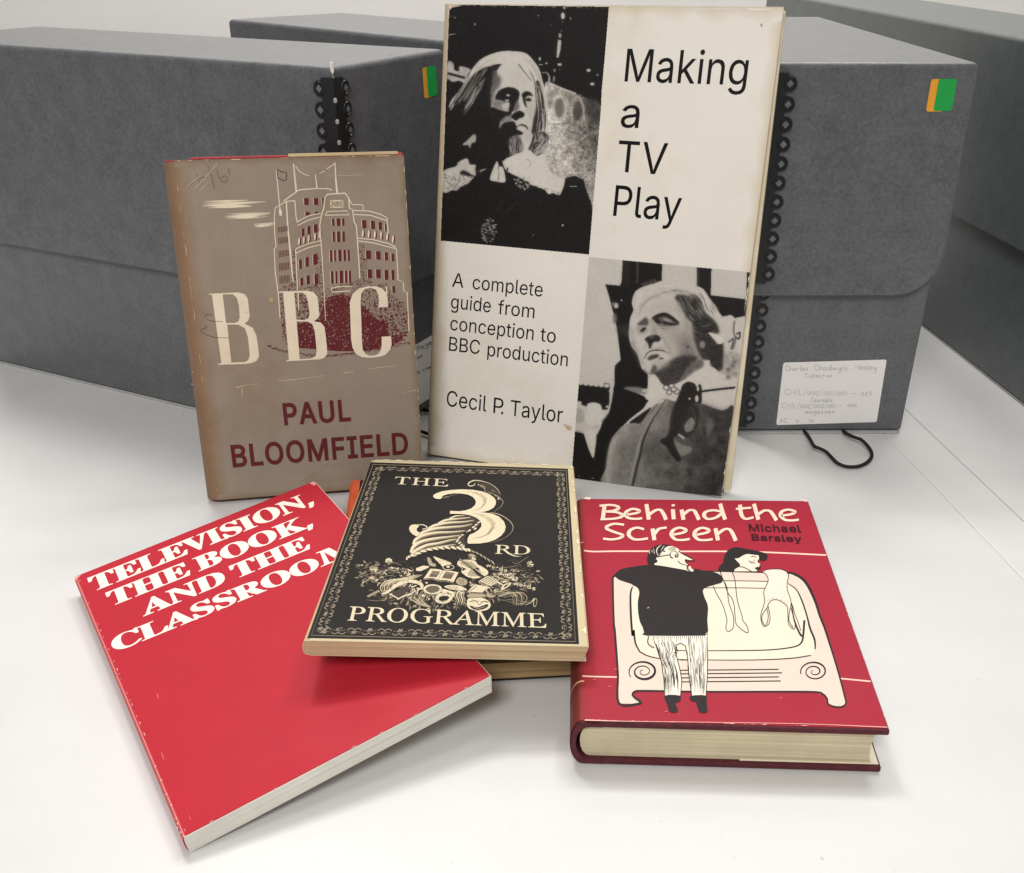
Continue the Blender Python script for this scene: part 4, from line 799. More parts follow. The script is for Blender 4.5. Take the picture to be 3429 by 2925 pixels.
# the border: brackets and italic letters all round, drawn in the frame of the black panel
Q4 = pr.uv(pr.px([(530, 130), (1845, 172), (1903, 1332), (112, 1290)]))
def bxy(u, v): return (Q4[0] * (1 - u) + Q4[1] * u) * (1 - v) + (Q4[3] * (1 - u) + Q4[2] * u) * v
def to_crop(P):
    P = np.atleast_2d(P); W = pr.xyz(P) - EYE; z = W @ FWD
    x = PW / 2 + PPX + FOC * (W @ RGT) / z; y = PH / 2 + PPY - FOC * (W @ UPV) / z
    return [((a - pr.cr[0]) / pr.cr[2], (b - pr.cr[1]) / pr.cr[2]) for a, b in zip(x, y)]
bwid = np.linalg.norm(Q4[1] - Q4[0]); bhei = np.linalg.norm(Q4[3] - Q4[0])
def border(side, n):
    Ls = bwid if side in 'TB' else bhei
    def P(a, d):                                                  # a along the side in units, d depth (m) from the panel edge
        if side == 'T': return bxy(a / n, d / bhei)
        if side == 'B': return bxy(a / n, 1 - d / bhei)
        if side == 'L': return bxy(d / bwid, a / n)
        return bxy(1 - d / bwid, a / n)
    letters = 'BCBBCBBCB'
    for k in range(n):
        inn = (k % 2 == 0)                                        # bulges towards / away from the picture
        base, tip = (0.0036, 0.0052) if inn else (0.0018, 0.0002)
        pts = []
        for h in (0, 1):
            for j in range(7):
                f = j / 6; a = k + 0.04 + (h + f) * 0.46; pts.append(P(a, base + (tip - base) * math.sin(math.pi * f) ** 0.7))
        c = to_crop(np.array(pts)); pr.line(c[:7], 4.0, CD, 0); pr.line(c[7:], 4.0, CD, 0)
        e = to_crop(np.array([P(k + .06, 0.0027 - (0.001 if inn else -0.001)), P(k + .5, 0.0027), P(k + .94, 0.0027 - (0.001 if inn else -0.001))]))
        pr.line(e, 8.0, (84, 77, 71), 3)
        d = 0.0007 if inn else 0.0033
        p0, p1, p2 = to_crop(np.array([P(k + .3, d + .002), P(k + .68, d + .002), P(k + .3, d)])) if side in 'TB' else \
            to_crop(np.array([P(k + .72, d + (.0016 if side == 'R' else 0)), P(k + .72, d + (0 if side == 'R' else .0016)), P(k + .3, d + (.0016 if side == 'R' else 0))]))
        if side == 'B': p0, p1, p2 = to_crop(np.array([P(k + .3, d), P(k + .68, d), P(k + .3, d + .002)]))
        pr.text(letters[(k + (3 if side in 'LR' else 0)) % 9], 'i', p0, p1, p2, CD, fat=20)
for sd, n in (('T', 17), ('B', 17), ('L', 27), ('R', 27)): border(sd, n)
pr.layer()
pr.text('THE', 'i', (660, 252), (1036, 270), (673, 202), CR, shear=.27, fat=3, track=30)
pr.text('RD', 'i', (1360, 736), (1606, 742), (1365, 675), CR, shear=.27, fat=3, track=30)
pr.line([(1448, 726), (1476, 744), (1508, 754), (1546, 754)], (8, 8, 5, 1), CR, 4)
pr.crop(1160, 1840, 0.33784)
pr.layer(6); pr.text('PROGRAMME', 'i', (5, 708), (1984, 782), (38, 570), CR, shear=.27, fat=3, track=-8); pr.layer(3)
# leaves and flowers spilling from the horn
rng = random.Random(11)
for i in range(520):
    a = rng.uniform(-.25, math.pi + .3); r = rng.uniform(.28, 1) ** .8
    x = 1010 + 900 * r * math.cos(a); y = 250 + 330 * r * math.sin(a) + 30 * math.cos(a * 3)
    if y > 590 or y < 60 or (abs(x - 1000) < 330 and y < 200): continue
    col = [CR, CD, CD, BR][rng.randrange(4)] if r < .7 else [CD, BR, BR, (138, 124, 102)][rng.randrange(4)]
    pr.leaf(x, y, math.atan2(y - 200, (x - 1000) * .7) + rng.uniform(-.9, .9), rng.uniform(26, 66), rng.uniform(7, 19), col, rng.uniform(-.25, .25))
for i in range(60):                                               # thin stems
    s = rng.choice((-1, 1)); x = 1000 + s * rng.uniform(350, 650); y = rng.uniform(120, 520)
    pr.line([(x, y), (x + s * rng.uniform(40, 120), y + rng.uniform(-40, 30)), (x + s * rng.uniform(130, 260), y + rng.uniform(-60, 80))], 3, rng.choice((CD, BR)), 4, ends=(1, .2))
for cx, cy, r in [(270, 200, 46), (275, 300, 44), (420, 120, 40), (1250, 75, 50), (1490, 420, 36), (1820, 150, 40)]:
    for k in range(9):
        a = k * .7; pr.leaf(cx + r * .25 * math.cos(a), cy + r * .18 * math.sin(a), a, r * .75, r * .4, rng.choice((CR, CD, BR)), .2)
    pr.ell(cx, cy, r * .22, r * .16, CR)
pr.layer(4)
CS = (196, 181, 150)
def shape(pts, col=CS, dark=BK, w=9, sm=4):
    pr.line(pts, w, dark, sm, closed=True); pr.fill(pts, col, sm=sm)
# horn cone, books, violin, music sheets, trumpet, harp, palette, masks
shape([(800, 85), (830, 90), (850, 130), (885, 150), (880, 175), (830, 165), (812, 140)], CD)
shape([(860, 75), (930, 95), (1040, 138), (1010, 152), (965, 182), (930, 150)], CR)
shape([(955, 175), (1010, 155), (1060, 175), (1050, 195), (990, 202)], BK); pr.line([(955, 175), (1010, 152), (1062, 172), (1052, 196), (985, 203)], 6, CR, 4, closed=True); pr.ell(1008, 175, 18, 11, CR)
shape([(690, 190), (760, 165), (820, 170), (815, 185), (735, 220), (690, 215)], CR, sm=0)
shape([(832, 195), (900, 198), (962, 212), (905, 305), (850, 285), (765, 292)], CR, sm=0)
shape([(962, 212), (1030, 215), (1112, 232), (1062, 328), (990, 308), (907, 305)], CR, sm=0)
pr.line([(760, 300), (850, 295), (905, 315), (990, 318), (1062, 338)], 6, CD, 0)
pr.fill([(855, 215), (930, 222), (895, 280), (815, 275)], BR); pr.fill([(985, 222), (1075, 238), (1035, 298), (945, 288)], BR)
for k in range(7): pr.line([(850 - k * 6, 222 + k * 8), (922 - k * 6, 229 + k * 8)], 2.5, CD, 0); pr.line([(980 - k * 6, 229 + k * 8), (1068 - k * 6, 245 + k * 8)], 2.5, CD, 0)
shape([(1100, 150), (1115, 115), (1180, 105), (1270, 115), (1300, 150), (1345, 175), (1400, 215), (1400, 250), (1340, 280), (1260, 292), (1190, 270), (1145, 225), (1185, 200), (1150, 180)], CR)
pr.fill([(1130, 150), (1150, 125), (1240, 130), (1290, 170), (1330, 220), (1330, 262), (1250, 270), (1200, 250), (1230, 200), (1180, 170)], CD, sm=4)
pr.line([(1115, 95), (1210, 160), (1300, 235), (1370, 285)], 20, BK, 3); pr.line([(1120, 95), (1260, 195)], 4, CR, 0); pr.ell(1300, 195, 20, 10, BK, .4); pr.line([(1275, 235), (1335, 280)], 9, BK, 0)
pr.line([(1100, 155), (1150, 195), (1140, 225), (1185, 265)], 5, CR, 4)
shape([(1310, 318), (1400, 265), (1510, 308), (1440, 368)], CR, sm=0)
for k in range(5): pr.line([(1330 + k * 26, 322 + k * 8), (1380 + k * 24, 292 + k * 6), (1415 + k * 20, 278 + k * 7)], 6, BK, 3)
shape([(1200, 425), (1235, 385), (1275, 350), (1430, 378), (1385, 400), (1345, 432)], CR, sm=0)
for k in range(5): pr.line([(1222 + k * 28, 420), (1262 + k * 28, 390), (1290 + k * 28, 365)], 6, BK, 3)
pr.line([(1360, 272), (1460, 315), (1560, 358)], (7, 9, 14), CR, 3); shape([(1530, 400), (1555, 355), (1620, 332), (1632, 345), (1590, 385), (1545, 405)], CR); pr.fill([(1552, 388), (1575, 358), (1612, 345), (1585, 375)], BK)
pr.line([(350, 445), (400, 430), (460, 385), (540, 335), (640, 318), (725, 340), (750, 368), (735, 395), (695, 388)], (12, 26, 30, 36, 30, 34, 30, 20, 12), CR, 5)
pr.line([(430, 442), (510, 490)], 12, CR, 0); pr.line([(505, 500), (560, 470), (640, 440), (680, 410), (650, 395), (590, 385), (560, 350)], (14, 14, 12, 10, 9, 9, 6), CR, 5)
pr.fill([(470, 430), (570, 370), (650, 395), (530, 470)], (70, 62, 56))
for k in range(6): pr.line([(350 + k * 14, 425 - k * 6), (340 + k * 22, 370 - k * 8), (400 + k * 30, 315), (520 + k * 28, 295), (700 + k * 12, 255)], (5, 9, 8, 7, 2), (CR, CD)[k % 2], 5)
shape([(760, 400), (790, 362), (850, 350), (915, 360), (945, 385), (935, 425), (880, 448), (800, 440)], CR); pr.fill([(785, 400), (820, 370), (890, 365), (925, 390), (900, 425), (830, 435)], BR, sm=4)
for k in range(16): x = 800 + (k * 37) % 115; y = 378 + (k * 23) % 50; pr.line([(x, y), (x + 14, y - 6)], 3, CD, 0)
shape([(1085, 330), (1110, 285), (1150, 285), (1195, 310), (1190, 350), (1140, 362)], CD); pr.line([(1120, 300), (1140, 345)], 5, BK, 0); pr.line([(1150, 300), (1165, 345)], 5, BK, 0)
shape([(970, 372), (1020, 358), (1090, 358), (1145, 372), (1195, 405), (1120, 412), (1030, 398)], CR)
for k in range(9): pr.line([(1000 + k * 16, 368), (1030 + k * 12, 392)], 3, BR, 0)
shape([(905, 435), (950, 395), (1010, 410), (1070, 430), (1060, 475), (1010, 530), (930, 540), (880, 510)], CR)
pr.fill([(930, 470), (990, 465), (1020, 480), (990, 510), (940, 515), (915, 500)], BK, sm=4); pr.line([(915, 425), (960, 440)], 8, BK, 0); pr.line([(1000, 438), (1045, 452)], 8, BK, 0); pr.line([(985, 432), (955, 468), (930, 470)], 5, BR, 3)
pr.line([(920, 512), (960, 525), (1010, 515)], 5, CD, 3)
for k in range(5): pr.line([(1080 + k * 22, 425), (1072 + k * 22, 470), (1088 + k * 22, 505), (1078 + k * 18, 560)], (13, 11, 9, 2), (CD, CR)[k % 2], 4); 
shape([(1195, 520), (1210, 490), (1270, 475), (1340, 482), (1410, 515), (1430, 560), (1400, 600), (1330, 615), (1240, 600), (1200, 570)], CR)
pr.fill([(1225, 560), (1300, 578), (1385, 548), (1408, 560), (1370, 592), (1300, 605), (1245, 590)], BK, sm=4); pr.line([(1225, 522), (1270, 512), (1300, 525)], 8, BK, 3); pr.line([(1330, 530), (1370, 518), (1400, 530)], 8, BK, 3); pr.line([(1255, 575), (1310, 590), (1380, 568)], 5, CD, 3); pr.line([(1310, 510), (1300, 545), (1330, 552)], 5, BR, 3)
shape([(1195, 460), (1250, 440), (1360, 448), (1385, 470), (1300, 478), (1215, 480)], CD)
for k in range(9): pr.line([(590 + k * 18, 455 - k * 3), (640 + k * 16, 500), (720 + k * 10, 545), (800 + k * 6, 575)], (3, 5, 6, 2), (CR, CD, BR)[k % 3], 5)
for k in range(8): pr.line([(1500 + k * 3, 470), (1560 + k * 20, 430), (1640 + k * 18, 460), (1660 + k * 14, 560)], (2, 5, 5, 2), (CD, BR, CR)[k % 3], 5)
pr.line([(1640, 435), (1740, 430), (1790, 480), (1760, 540), (1700, 545)], 6, CD, 5); pr.line([(1770, 555), (1830, 530), (1860, 490)], (3, 6, 10), CR, 4); pr.ell(1870, 530, 20, 46, CD, .15); pr.ell(1872, 530, 12, 36, BK, .15)
shape([(1390, 470), (1400, 415), (1425, 450), (1480, 465), (1440, 482)], CD)
def star(x, y, r):
    pr.fill([(x + (r if k % 2 == 0 else r * .42) * math.cos(k * math.pi / 5 - 1.57), y + (r if k % 2 == 0 else r * .42) * .8 * math.sin(k * math.pi / 5 - 1.57)) for k in range(10)], CR)
for x, y, r in [(735, 315, 14), (795, 335, 18), (760, 460, 24), (820, 495, 16), (825, 465, 10), (815, 588, 15)]: star(x, y, r)
for wx, wy, k in [(1390, 175, 1), (1500, 255, 1), (1660, 355, 1.05)]:                    # the flourish 'words' three times
    for body, d in (('words', 0),):
        handwrite(pr, body, wx, wx + 210 * k, wy, wy + 62, 25 * k, 7, CR)
rng = random.Random(23)
for i in range(520):                                             # the engraver's dark cuts, which break the pale shapes into tone
    x, y = rng.uniform(360, 1900), rng.uniform(90, 600)
    if ((x - 1000) / 620) ** 2 + ((y - 330) / 270) ** 2 > 1: continue
    pr.leaf(x, y, rng.uniform(-.6, .9), rng.uniform(16, 44), rng.uniform(2.5, 5.5), rng.choice((BK, BK, BR)), rng.uniform(-.3, .3))
pr.fill([(200, 465), (320, 405), (335, 420), (220, 480)], CD); 
for k in range(5): pr.line([(215 + k * 22, 462 - k * 10), (228 + k * 22, 474 - k * 10)], 4, BK, 0)
# horn
pr.crop(1340, 1580, 0.23166)
pr.layer(4)
shape([(700, 660), (930, 628), (1080, 660), (1150, 715), (1160, 770), (1040, 850), (960, 900), (930, 1000), (960, 1060), (860, 1110), (600, 1120), (330, 1160), (160, 1215), (155, 1150), (190, 1040), (260, 920), (400, 820), (560, 740)], (66, 58, 52), w=4)
bands = [([(715, 682), (800, 645), (930, 632)], 24), ([(550, 752), (660, 702), (820, 682), (1015, 662)], 34), ([(400, 832), (500, 778), (700, 738), (900, 727), (1065, 703)], 40),
         ([(265, 928), (340, 872), (500, 823), (700, 803), (900, 787), (1035, 757)], 44), ([(190, 1055), (222, 985), (330, 922), (520, 882), (750, 872), (945, 852)], 50),
         ([(155, 1172), (192, 1085), (300, 1012), (500, 967), (700, 942), (885, 917)], 52), ([(165, 1205), (235, 1135), (380, 1065), (560, 1032), (720, 992), (835, 972)], 46), ([(205, 1215), (330, 1145), (500, 1100), (650, 1075), (800, 1050)], 34)]
for p, w in bands:
    q = [(x + 4, y + w * .22) for x, y in p]
    pr.line(q, [w * .95, w, w * .9, w * .6, w * .3], (140, 122, 94), 6)
    pr.line(p, [w * .75, w * .8, w * .6, w * .34, 3], CR, 6)
pr.layer()
rimp = [(100, 1305), (125, 1255), (215, 1215), (340, 1160), (470, 1128), (600, 1115), (735, 1108), (860, 1118), (965, 1138), (1065, 1160), (1150, 1195), (1235, 1245), (1315, 1295), (1390, 1335)]
rp = spline(rimp, 3)
for i in range(0, len(rp) - 2, 2):
    (x, y), (x2, y2) = rp[i], rp[min(i + 2, len(rp) - 1)]; a = math.atan2(y2 - y, x2 - x); far = x > 980
    pr.leaf(x - 22, y - 18 if not far else y - 10, a + .45, 120, 58, BK, -.1); pr.leaf(x - 15, y - 20 if not far else y - 12, a + .4, 108, 38 if not far else 20, CR if not far else CD, -.1)
for (x, y) in [(1140, 735), (1100, 772), (1060, 805), (1085, 830), (1000, 855), (930, 890), (905, 915), (860, 950), (835, 985), (825, 1010), (860, 1035), (885, 1065), (910, 1085), (950, 880)]:
    pr.ell(x, y, 34, 19, BK, -.5); pr.ell(x, y, 27, 12, CR, -.5)
shape([(245, 942), (165, 895), (130, 835), (148, 785), (200, 768), (255, 775), (268, 800), (240, 825), (242, 855), (268, 880), (296, 882), (262, 922)], CR)
pr.line([(250, 772), (330, 774), (384, 800), (372, 826), (325, 832), (335, 845)], (10, 12, 14, 12, 8, 6), CR, 5)
# the scroll above, the figure 3 and its outline
shape([(1080, 140), (1180, 148), (1300, 185), (1395, 255), (1440, 325), (1445, 372), (1340, 315), (1235, 285), (1225, 245), (1180, 205), (1120, 185)], (62, 55, 49), w=5)
for i in range(46):
    u = rng.random(); v = rng.random(); x = 1120 + 310 * u; y = 150 + 190 * u ** 1.5 + v * (35 + 50 * u)
    pr.leaf(x, y, rng.uniform(-.3, 1.6), rng.uniform(22, 50), 9, rng.choice((CR, CD)), .2)
pr.line([(1445, 375), (1440, 320), (1395, 250), (1300, 182), (1180, 142), (1080, 132), (1010, 155), (983, 185), (1000, 208), (1045, 208), (1080, 190), (1070, 170)], (6, 9, 10, 10, 12, 15, 18, 16, 14, 12, 10, 4), CR, 5)
pr.line([(1120, 185), (1180, 208), (1222, 250), (1230, 288)], 12, CR, 4)
pr.line([(1190, 292), (1300, 310), (1400, 355), (1470, 410), (1486, 455), (1455, 510), (1395, 552), (1350, 600)], (3, 8, 9, 8, 7, 5, 4, 2), CD, 5)
pr.line([(1240, 598), (1360, 605), (1480, 645), (1590, 725), (1632, 805), (1605, 885), (1520, 955), (1400, 1005), (1180, 1042)], (3, 12, 14, 12, 10, 6, 4, 3, 2), CD, 5)
pr.layer()
three = [(475, 362), (485, 340), (520, 318), (600, 290), (720, 270), (880, 260), (1050, 267), (1180, 290), (1290, 330), (1360, 382), (1386, 432), (1380, 482), (1345, 530), (1280, 565), (1215, 584), (1160, 591),
         (1230, 597), (1330, 612), (1430, 655), (1500, 725), (1526, 800), (1510, 870), (1460, 930), (1380, 985), (1270, 1025), (1150, 1043), (985, 1046), (970, 1025), (976, 970), (1005, 915), (1070, 890), (1130, 850), (1172, 800),
         (1175, 757), (1150, 708), (1090, 665), (1000, 632), (900, 616), (720, 613), (722, 572), (860, 577), (950, 564), (1030, 535), (1080, 490), (1095, 450), (1085, 410), (1050, 370), (980, 336), (880, 320), (780, 318), (690, 330), (620, 350), (604, 370), (600, 390), (570, 400), (520, 396), (490, 382)]
pr.line(three, 12, BK, 0, closed=True); pr.fill(three, (220, 205, 174))
pr.layer()
def hatch(path, L, n):
    P = np.array(spline(path, 12)); 
    for i in range(n):
        x, y = P[int(i / n * (len(P) - 1))]; k = math.sin(math.pi * i / n); l = L * k * (.6 + .4 * ((i * 7) % 5) / 4)
        pr.line([(x - l * .5, y + l * .22), (x + l * .5, y - l * .22)], 4, (150, 132, 104), 0); pr.line([(x + l * .5, y - l * .22), (x - l * .3, y + l * .55)], 3, (160, 142, 112), 0)
hatch([(860, 292), (1010, 296), (1120, 320), (1200, 370), (1225, 430), (1195, 500), (1120, 550), (1030, 575)], 62, 34)
hatch([(1040, 603), (1160, 625), (1270, 680), (1340, 760), (1320, 840), (1260, 905), (1150, 950), (1010, 975)], 82, 40)
pr.line([(600, 385), (660, 370), (700, 365), (760, 345), (830, 335)], (3, 7, 5, 3, 2), CD, 4); pr.line([(620, 378), (690, 385), (712, 375)], (10, 9, 3), BR, 4)
bl.wear((238, 226, 198), 40, 8, 0.0022, 'TR', 0.006)
CRM = (204, 188, 152)
prof = [(bl.w, bl.t), (0.004, bl.t), (0.0015, bl.t - 0.0006), (0.0003, bl.t - 0.002), (0.0, bl.t / 2), (0.0004, 0.0016), (0.0018, 0.0004), (0.004, 0), (bl.w, 0.0)]
sh = bl.sheet(prof, 0.0004, 0, bl.l, [CRM, CRM, (196, 172, 128), (206, 184, 140)] + [CRM] * 5, ragged=0.0003, seed=4)
bl.cover_mesh('cover', M_booklet, sh)
bl.pages(0.0012, bl.w - 0.0003, 0.0003, bl.l - 0.0006, 0.0005, bl.t - 0.0005, M_pg_brown, 0.0008, lean=0.001)

# ------------------------------------------------------------------ crimson hardback with the cartoon
def hard_parts(bk, cloth, pg, board=0.0026, ins=0.0035, lean=0.0, gap=0.0004, over=0.0, tail=0.0, ex=-0.0003):
    t = bk.t
    b = MB(); b.box(0.0085, bk.w + ex, -tail, bk.l + over, t - board - gap, t - gap); bk.build(b, 'front_board', cloth, bevel=0.0007)
    b = MB(); b.box(0.0085, bk.w + ex, -tail, bk.l + over, gap, board + gap); bk.build(b, 'back_board', cloth, bevel=0.0007)
    out = bk.arc(0, 0.0006, 12, gap, t - gap); inn = bk.arc(0, 0.0028, 12, board + gap, t - board - gap)
    out = [(0.0095, t - gap - .0003), (0.0045, t - gap - .0009)] + out + [(0.0045, gap + .0001), (0.0095, gap)]
    inn = [(0.0085, t - board - gap)] + inn + [(0.0085, board + gap)]
    b = MB(); poly = out + inn[::-1]; b.prism(poly[::-1], 'y', 0.0002 - tail, bk.l - 0.0002); bk.build(b, 'cloth_spine', cloth)
    bk.pages(0.0028, bk.w - 0.0034, ins, bk.l - ins, board + gap + .0002, t - board - gap - .0002, pg, bk.b * .72, 0.0022, lean=lean)
def jacket_profile(bk, groove=0.0):
    a = bk.arc(0, 0, 14, 0, bk.t)
    return [(bk.w, bk.t), (0.014, bk.t), (0.008, bk.t - groove), (0.003, bk.t)] + a + [(0.003, 0), (0.008, groove), (0.014, 0), (bk.w, 0)]

cq = lying([(1953, 1671), (2704, 1679), (2975, 2441), (1958, 2413)], (0.0252,) * 4)
cr = Book('hardback_book', 'crimson jacketed hardback with a cartoon of a man at a television set, at the right', cq, 0.0248, 0.0065)
pr = cr.pr
PK = (228, 206, 190); SC = (233, 220, 198); INK = (42, 37, 37); LT = (247, 214, 190)
A1 = (1880, 1630, 0.54054); A2 = (1880, 2100, 0.54054); B1 = (2020, 1800, 0.193050); B2 = (2380, 1800, 0.212355)
def conv(pts, a, b): return [((x * a[2] + a[0] - b[0]) / b[2], (y * a[2] + a[1] - b[1]) / b[2]) for x, y in pts]
pr.crop(*A1)
pr.line([(140, 397), (200, 403), (330, 401), (560, 401)], 9, (246, 205, 185), 3); pr.line([(730, 402), (1000, 402), (1260, 407), (1640, 425)], 9, (246, 205, 185), 3)
pr.line(conv([(130, 305), (200, 308), (345, 311)], A2, A1), 9, (246, 200, 178), 3); pr.line(conv([(1730, 320), (1915, 338)], A2, A1), 9, (246, 200, 178), 0)
pr.layer()
L2 = lambda p: conv(p, A2, A1)
Q2 = lambda p: conv(p, B2, A1)
cab = [(318, 565), (320, 700), (325, 850)] + L2([(330, 20), (340, 150), (350, 300), (356, 475), (475, 478), (488, 464), (455, 440), (440, 420), (455, 402), (500, 397), (760, 401), (1000, 403), (1300, 402), (1570, 404), (1620, 418), (1645, 445), (1652, 478), (1690, 495), (1735, 496), (1762, 475), (1752, 420), (1712, 270), (1660, 100), (1628, 0)]) + \
      [(1600, 800), (1575, 720), (1535, 630), (1495, 575), (1440, 543), (1390, 535), (1150, 530), (900, 525), (700, 520), (345, 540)]
pr.fill(cab, PK)
pr.layer()
scr = [(480, 612), (440, 622), (428, 670), (430, 790), (440, 925)] + L2([(448, 20), (458, 100), (485, 155), (540, 182), (640, 200), (900, 206), (1200, 206), (1420, 196), (1545, 178), (1572, 140), (1568, 80), (1540, 10)]) + [(1520, 800), (1490, 710), (1455, 640), (1405, 602), (1270, 588), (1000, 585), (700, 590)]
pr.fill(scr, SC)
pr.layer()
ol = lambda p, w, **k: pr.line(p, tuple(x * 1.35 for x in w) if not np.isscalar(w) else w * 1.35, INK, 4, **k)
ol(cab[:27], [9, 9, 10, 10, 11, 12, 9, 9, 8, 8, 8, 8, 8, 8, 8, 8, 10], ends=(1, 1)); ol(cab[26:], [10, 10, 11, 12, 13, 13, 12, 10, 9, 6, 5, 5, 5, 5])
ol([cab[-1], cab[0]], 9); ol(scr[1:8], (6, 9, 10, 9, 8, 6)); ol(scr[7:14], (6, 5, 4, 4, 5, 5)); ol(scr[14:21], (6, 9, 9, 7, 7, 5, 4))
ol([(880, 629), (1100, 629), (1262, 632)], 3.5); ol([(1005, 585), (1150, 586), (1278, 589)], 3.5)
ol(L2([(1505, -40), (1497, 60), (1485, 100), (1440, 125), (1300, 143), (1100, 148), (900, 149)]), (10, 6, 4)); ol([(1425, 720), (1440, 820), (1470, 900), (1490, 930)], (4, 8, 10))
ol(L2([(705, 147), (770, 149)]), 4); ol(L2([(738, 206), (790, 206)]), 5); ol(L2([(540, 60), (535, 100), (560, 125), (575, 128)]), 5)
for y, x1 in ((268, 1345), (290, 1366), (315, 1346), (340, 1358)): ol(L2([(735, y + 2), (1000, y), (1200, y - 2), (x1, y - 4)]), 5)
def spiral(cx, cy, rx, ry, turns, w, a0):
    n = 40; ol(L2([(cx + rx * (1 - .86 * k / n) * math.cos(a0 + turns * 6.283 * k / n), cy + ry * (1 - .86 * k / n) * math.sin(a0 + turns * 6.283 * k / n)) for k in range(n + 1)]), w)
spiral(508, 278, 92, 68, 2.3, (4, 9, 12, 6, 4, 4, 3), 2.6); spiral(1566, 278, 86, 64, 2.2, (5, 8, 6, 5, 7, 4, 3), 2.9)
# stockings and the garment hung over the set
pr.crop(*B2)
gar = [(820, 548), (878, 598), (906, 665), (892, 740), (852, 820), (835, 900), (853, 980), (842, 1060), (905, 1085), (930, 1020), (1000, 988), (1090, 1005), (1200, 1090), (1250, 1150), (1265, 1070), (1255, 970), (1212, 850), (1205, 730), (1225, 615), (1200, 555), (1160, 525), (1110, 510), (1000, 505), (885, 514), (840, 535)]
pr.fill(gar, (233, 220, 202), sm=3)
pr.layer()
for p in ([(150, 545), (185, 650), (250, 780), (265, 880), (290, 1050), (350, 1220), (363, 1350), (345, 1440), (282, 1490), (245, 1460), (240, 1400), (256, 1310), (210, 1130), (160, 1010), (90, 890), (38, 770)],
          [(335, 545), (376, 650), (395, 800), (410, 940), (440, 1080), (490, 1230), (505, 1310), (572, 1410), (592, 1500), (540, 1495), (440, 1420), (395, 1350), (380, 1200), (365, 1060), (330, 960), (270, 880), (215, 720), (150, 560)],
          [(820, 548), (880, 600), (906, 668), (890, 740), (850, 820), (835, 900), (852, 980), (840, 1060), (797, 1190), (790, 1290), (820, 1390), (858, 1410), (915, 1370), (935, 1270), (920, 1170), (906, 1090)],
          [(885, 1120), (820, 1210), (805, 1300), (850, 1392), (890, 1350), (906, 1240), (886, 1130)],
          [(885, 1120), (930, 1020), (1000, 988), (1090, 1005), (1200, 1090), (1215, 1180), (1222, 1350), (1260, 1420), (1310, 1452), (1332, 1400), (1300, 1250), (1260, 1110)],
          [(1200, 550), (1226, 612), (1205, 730), (1212, 850), (1256, 970), (1265, 1070), (1240, 1180), (1235, 1320), (1300, 1432)], [(1265, 1040), (1300, 1110), (1320, 1200), (1380, 1350), (1420, 1480)],
          [(840, 540), (882, 515), (1000, 504), (1110, 510), (1180, 538), (1205, 560)]): ol(p, 9)
for x, y, x2, y2 in [(890, 1010, 915, 985), (945, 970, 1000, 962), (1030, 963, 1060, 972), (1090, 985, 1130, 1005), (1150, 1015, 1180, 1040), (1195, 1045, 1215, 1068)]: pr.line([(x, y), (x2, y2)], 6, (120, 108, 98), 0)
# the woman
pr.fill([(380, 335), (490, 300), (560, 262), (640, 265), (755, 290), (762, 340), (742, 390), (775, 418), (795, 432), (772, 446), (775, 470), (740, 482), (735, 515), (722, 540), (360, 540), (385, 505), (450, 470), (460, 430), (430, 395), (385, 350)], SC)
pr.layer()
pr.fill([(140, 545), (118, 490), (145, 448), (190, 410), (200, 350), (222, 275), (275, 205), (345, 168), (430, 161), (560, 185), (700, 212), (800, 235), (870, 260), (900, 297), (882, 350), (850, 376), (790, 376), (762, 340), (757, 292), (700, 284), (600, 268), (540, 276), (490, 302), (430, 336), (378, 336), (388, 352), (430, 396), (462, 432), (452, 470), (400, 490), (370, 520), (355, 545)], INK, sm=2)
pr.fill([(688, 488), (735, 470), (772, 470), (803, 486), (770, 505), (752, 522), (718, 515)], INK)
ol([(598, 370), (635, 400), (700, 412)], (5, 13, 6)); ol([(625, 316), (670, 304), (730, 332)], (5, 10, 4)); ol([(695, 355), (675, 398)], 5); ol([(450, 470), (520, 478), (640, 540)], 10)
ol([(760, 350), (742, 390), (795, 430), (770, 446), (776, 470)], 8)
# the man
pr.crop(*B1); pr.layer()
T2 = lambda p: conv(p, A2, B1)
leg = T2([(560, 50), (590, 130), (620, 220), (635, 330), (640, 430), (737, 430), (746, 330), (728, 240), (706, 160), (712, 115), (738, 102), (768, 120), (783, 200), (790, 310), (808, 430), (895, 430), (904, 300), (905, 180), (905, 40)])
pr.fill(leg, (240, 232, 214)); pr.line(leg, 16, INK, 0, closed=True)
pr.layer()
rg = random.Random(4)
for k in range(190):
    lg = rg.random() < .5; f = rg.random(); y0 = rg.uniform(60, 330); L = rg.uniform(25, 130)
    def X(y, f, lg=lg):
        u = (y - 60) / 370
        return (565 + 72 * min(1, u * 1.6) + f * (128 + (-40 if u > .3 else 0) - 0 * u)) if lg else (760 + 42 * u + f * (140 - 52 * u))
    y1 = min(y0 + L, 425); pr.line(T2([(X(y0, f), y0), (X((y0 + y1) / 2, f), (y0 + y1) / 2), (X(y1, f), y1)]), (3, rg.uniform(4, 12), 3), INK, 3)
for k in range(26):
    x = 572 + k * 12.6; pr.line(T2([(x, 52), (x + 3, 52 + rg.uniform(18, 60))]), (12, 3), INK, 0)
for sh_ in ([(640, 428), (732, 428), (735, 462), (706, 474), (722, 515), (715, 530), (690, 534), (668, 524), (655, 480)], [(798, 430), (895, 428), (898, 470), (905, 522), (885, 535), (855, 528), (840, 490), (832, 466), (806, 462)]): pr.fill(T2(sh_), INK, sm=3)
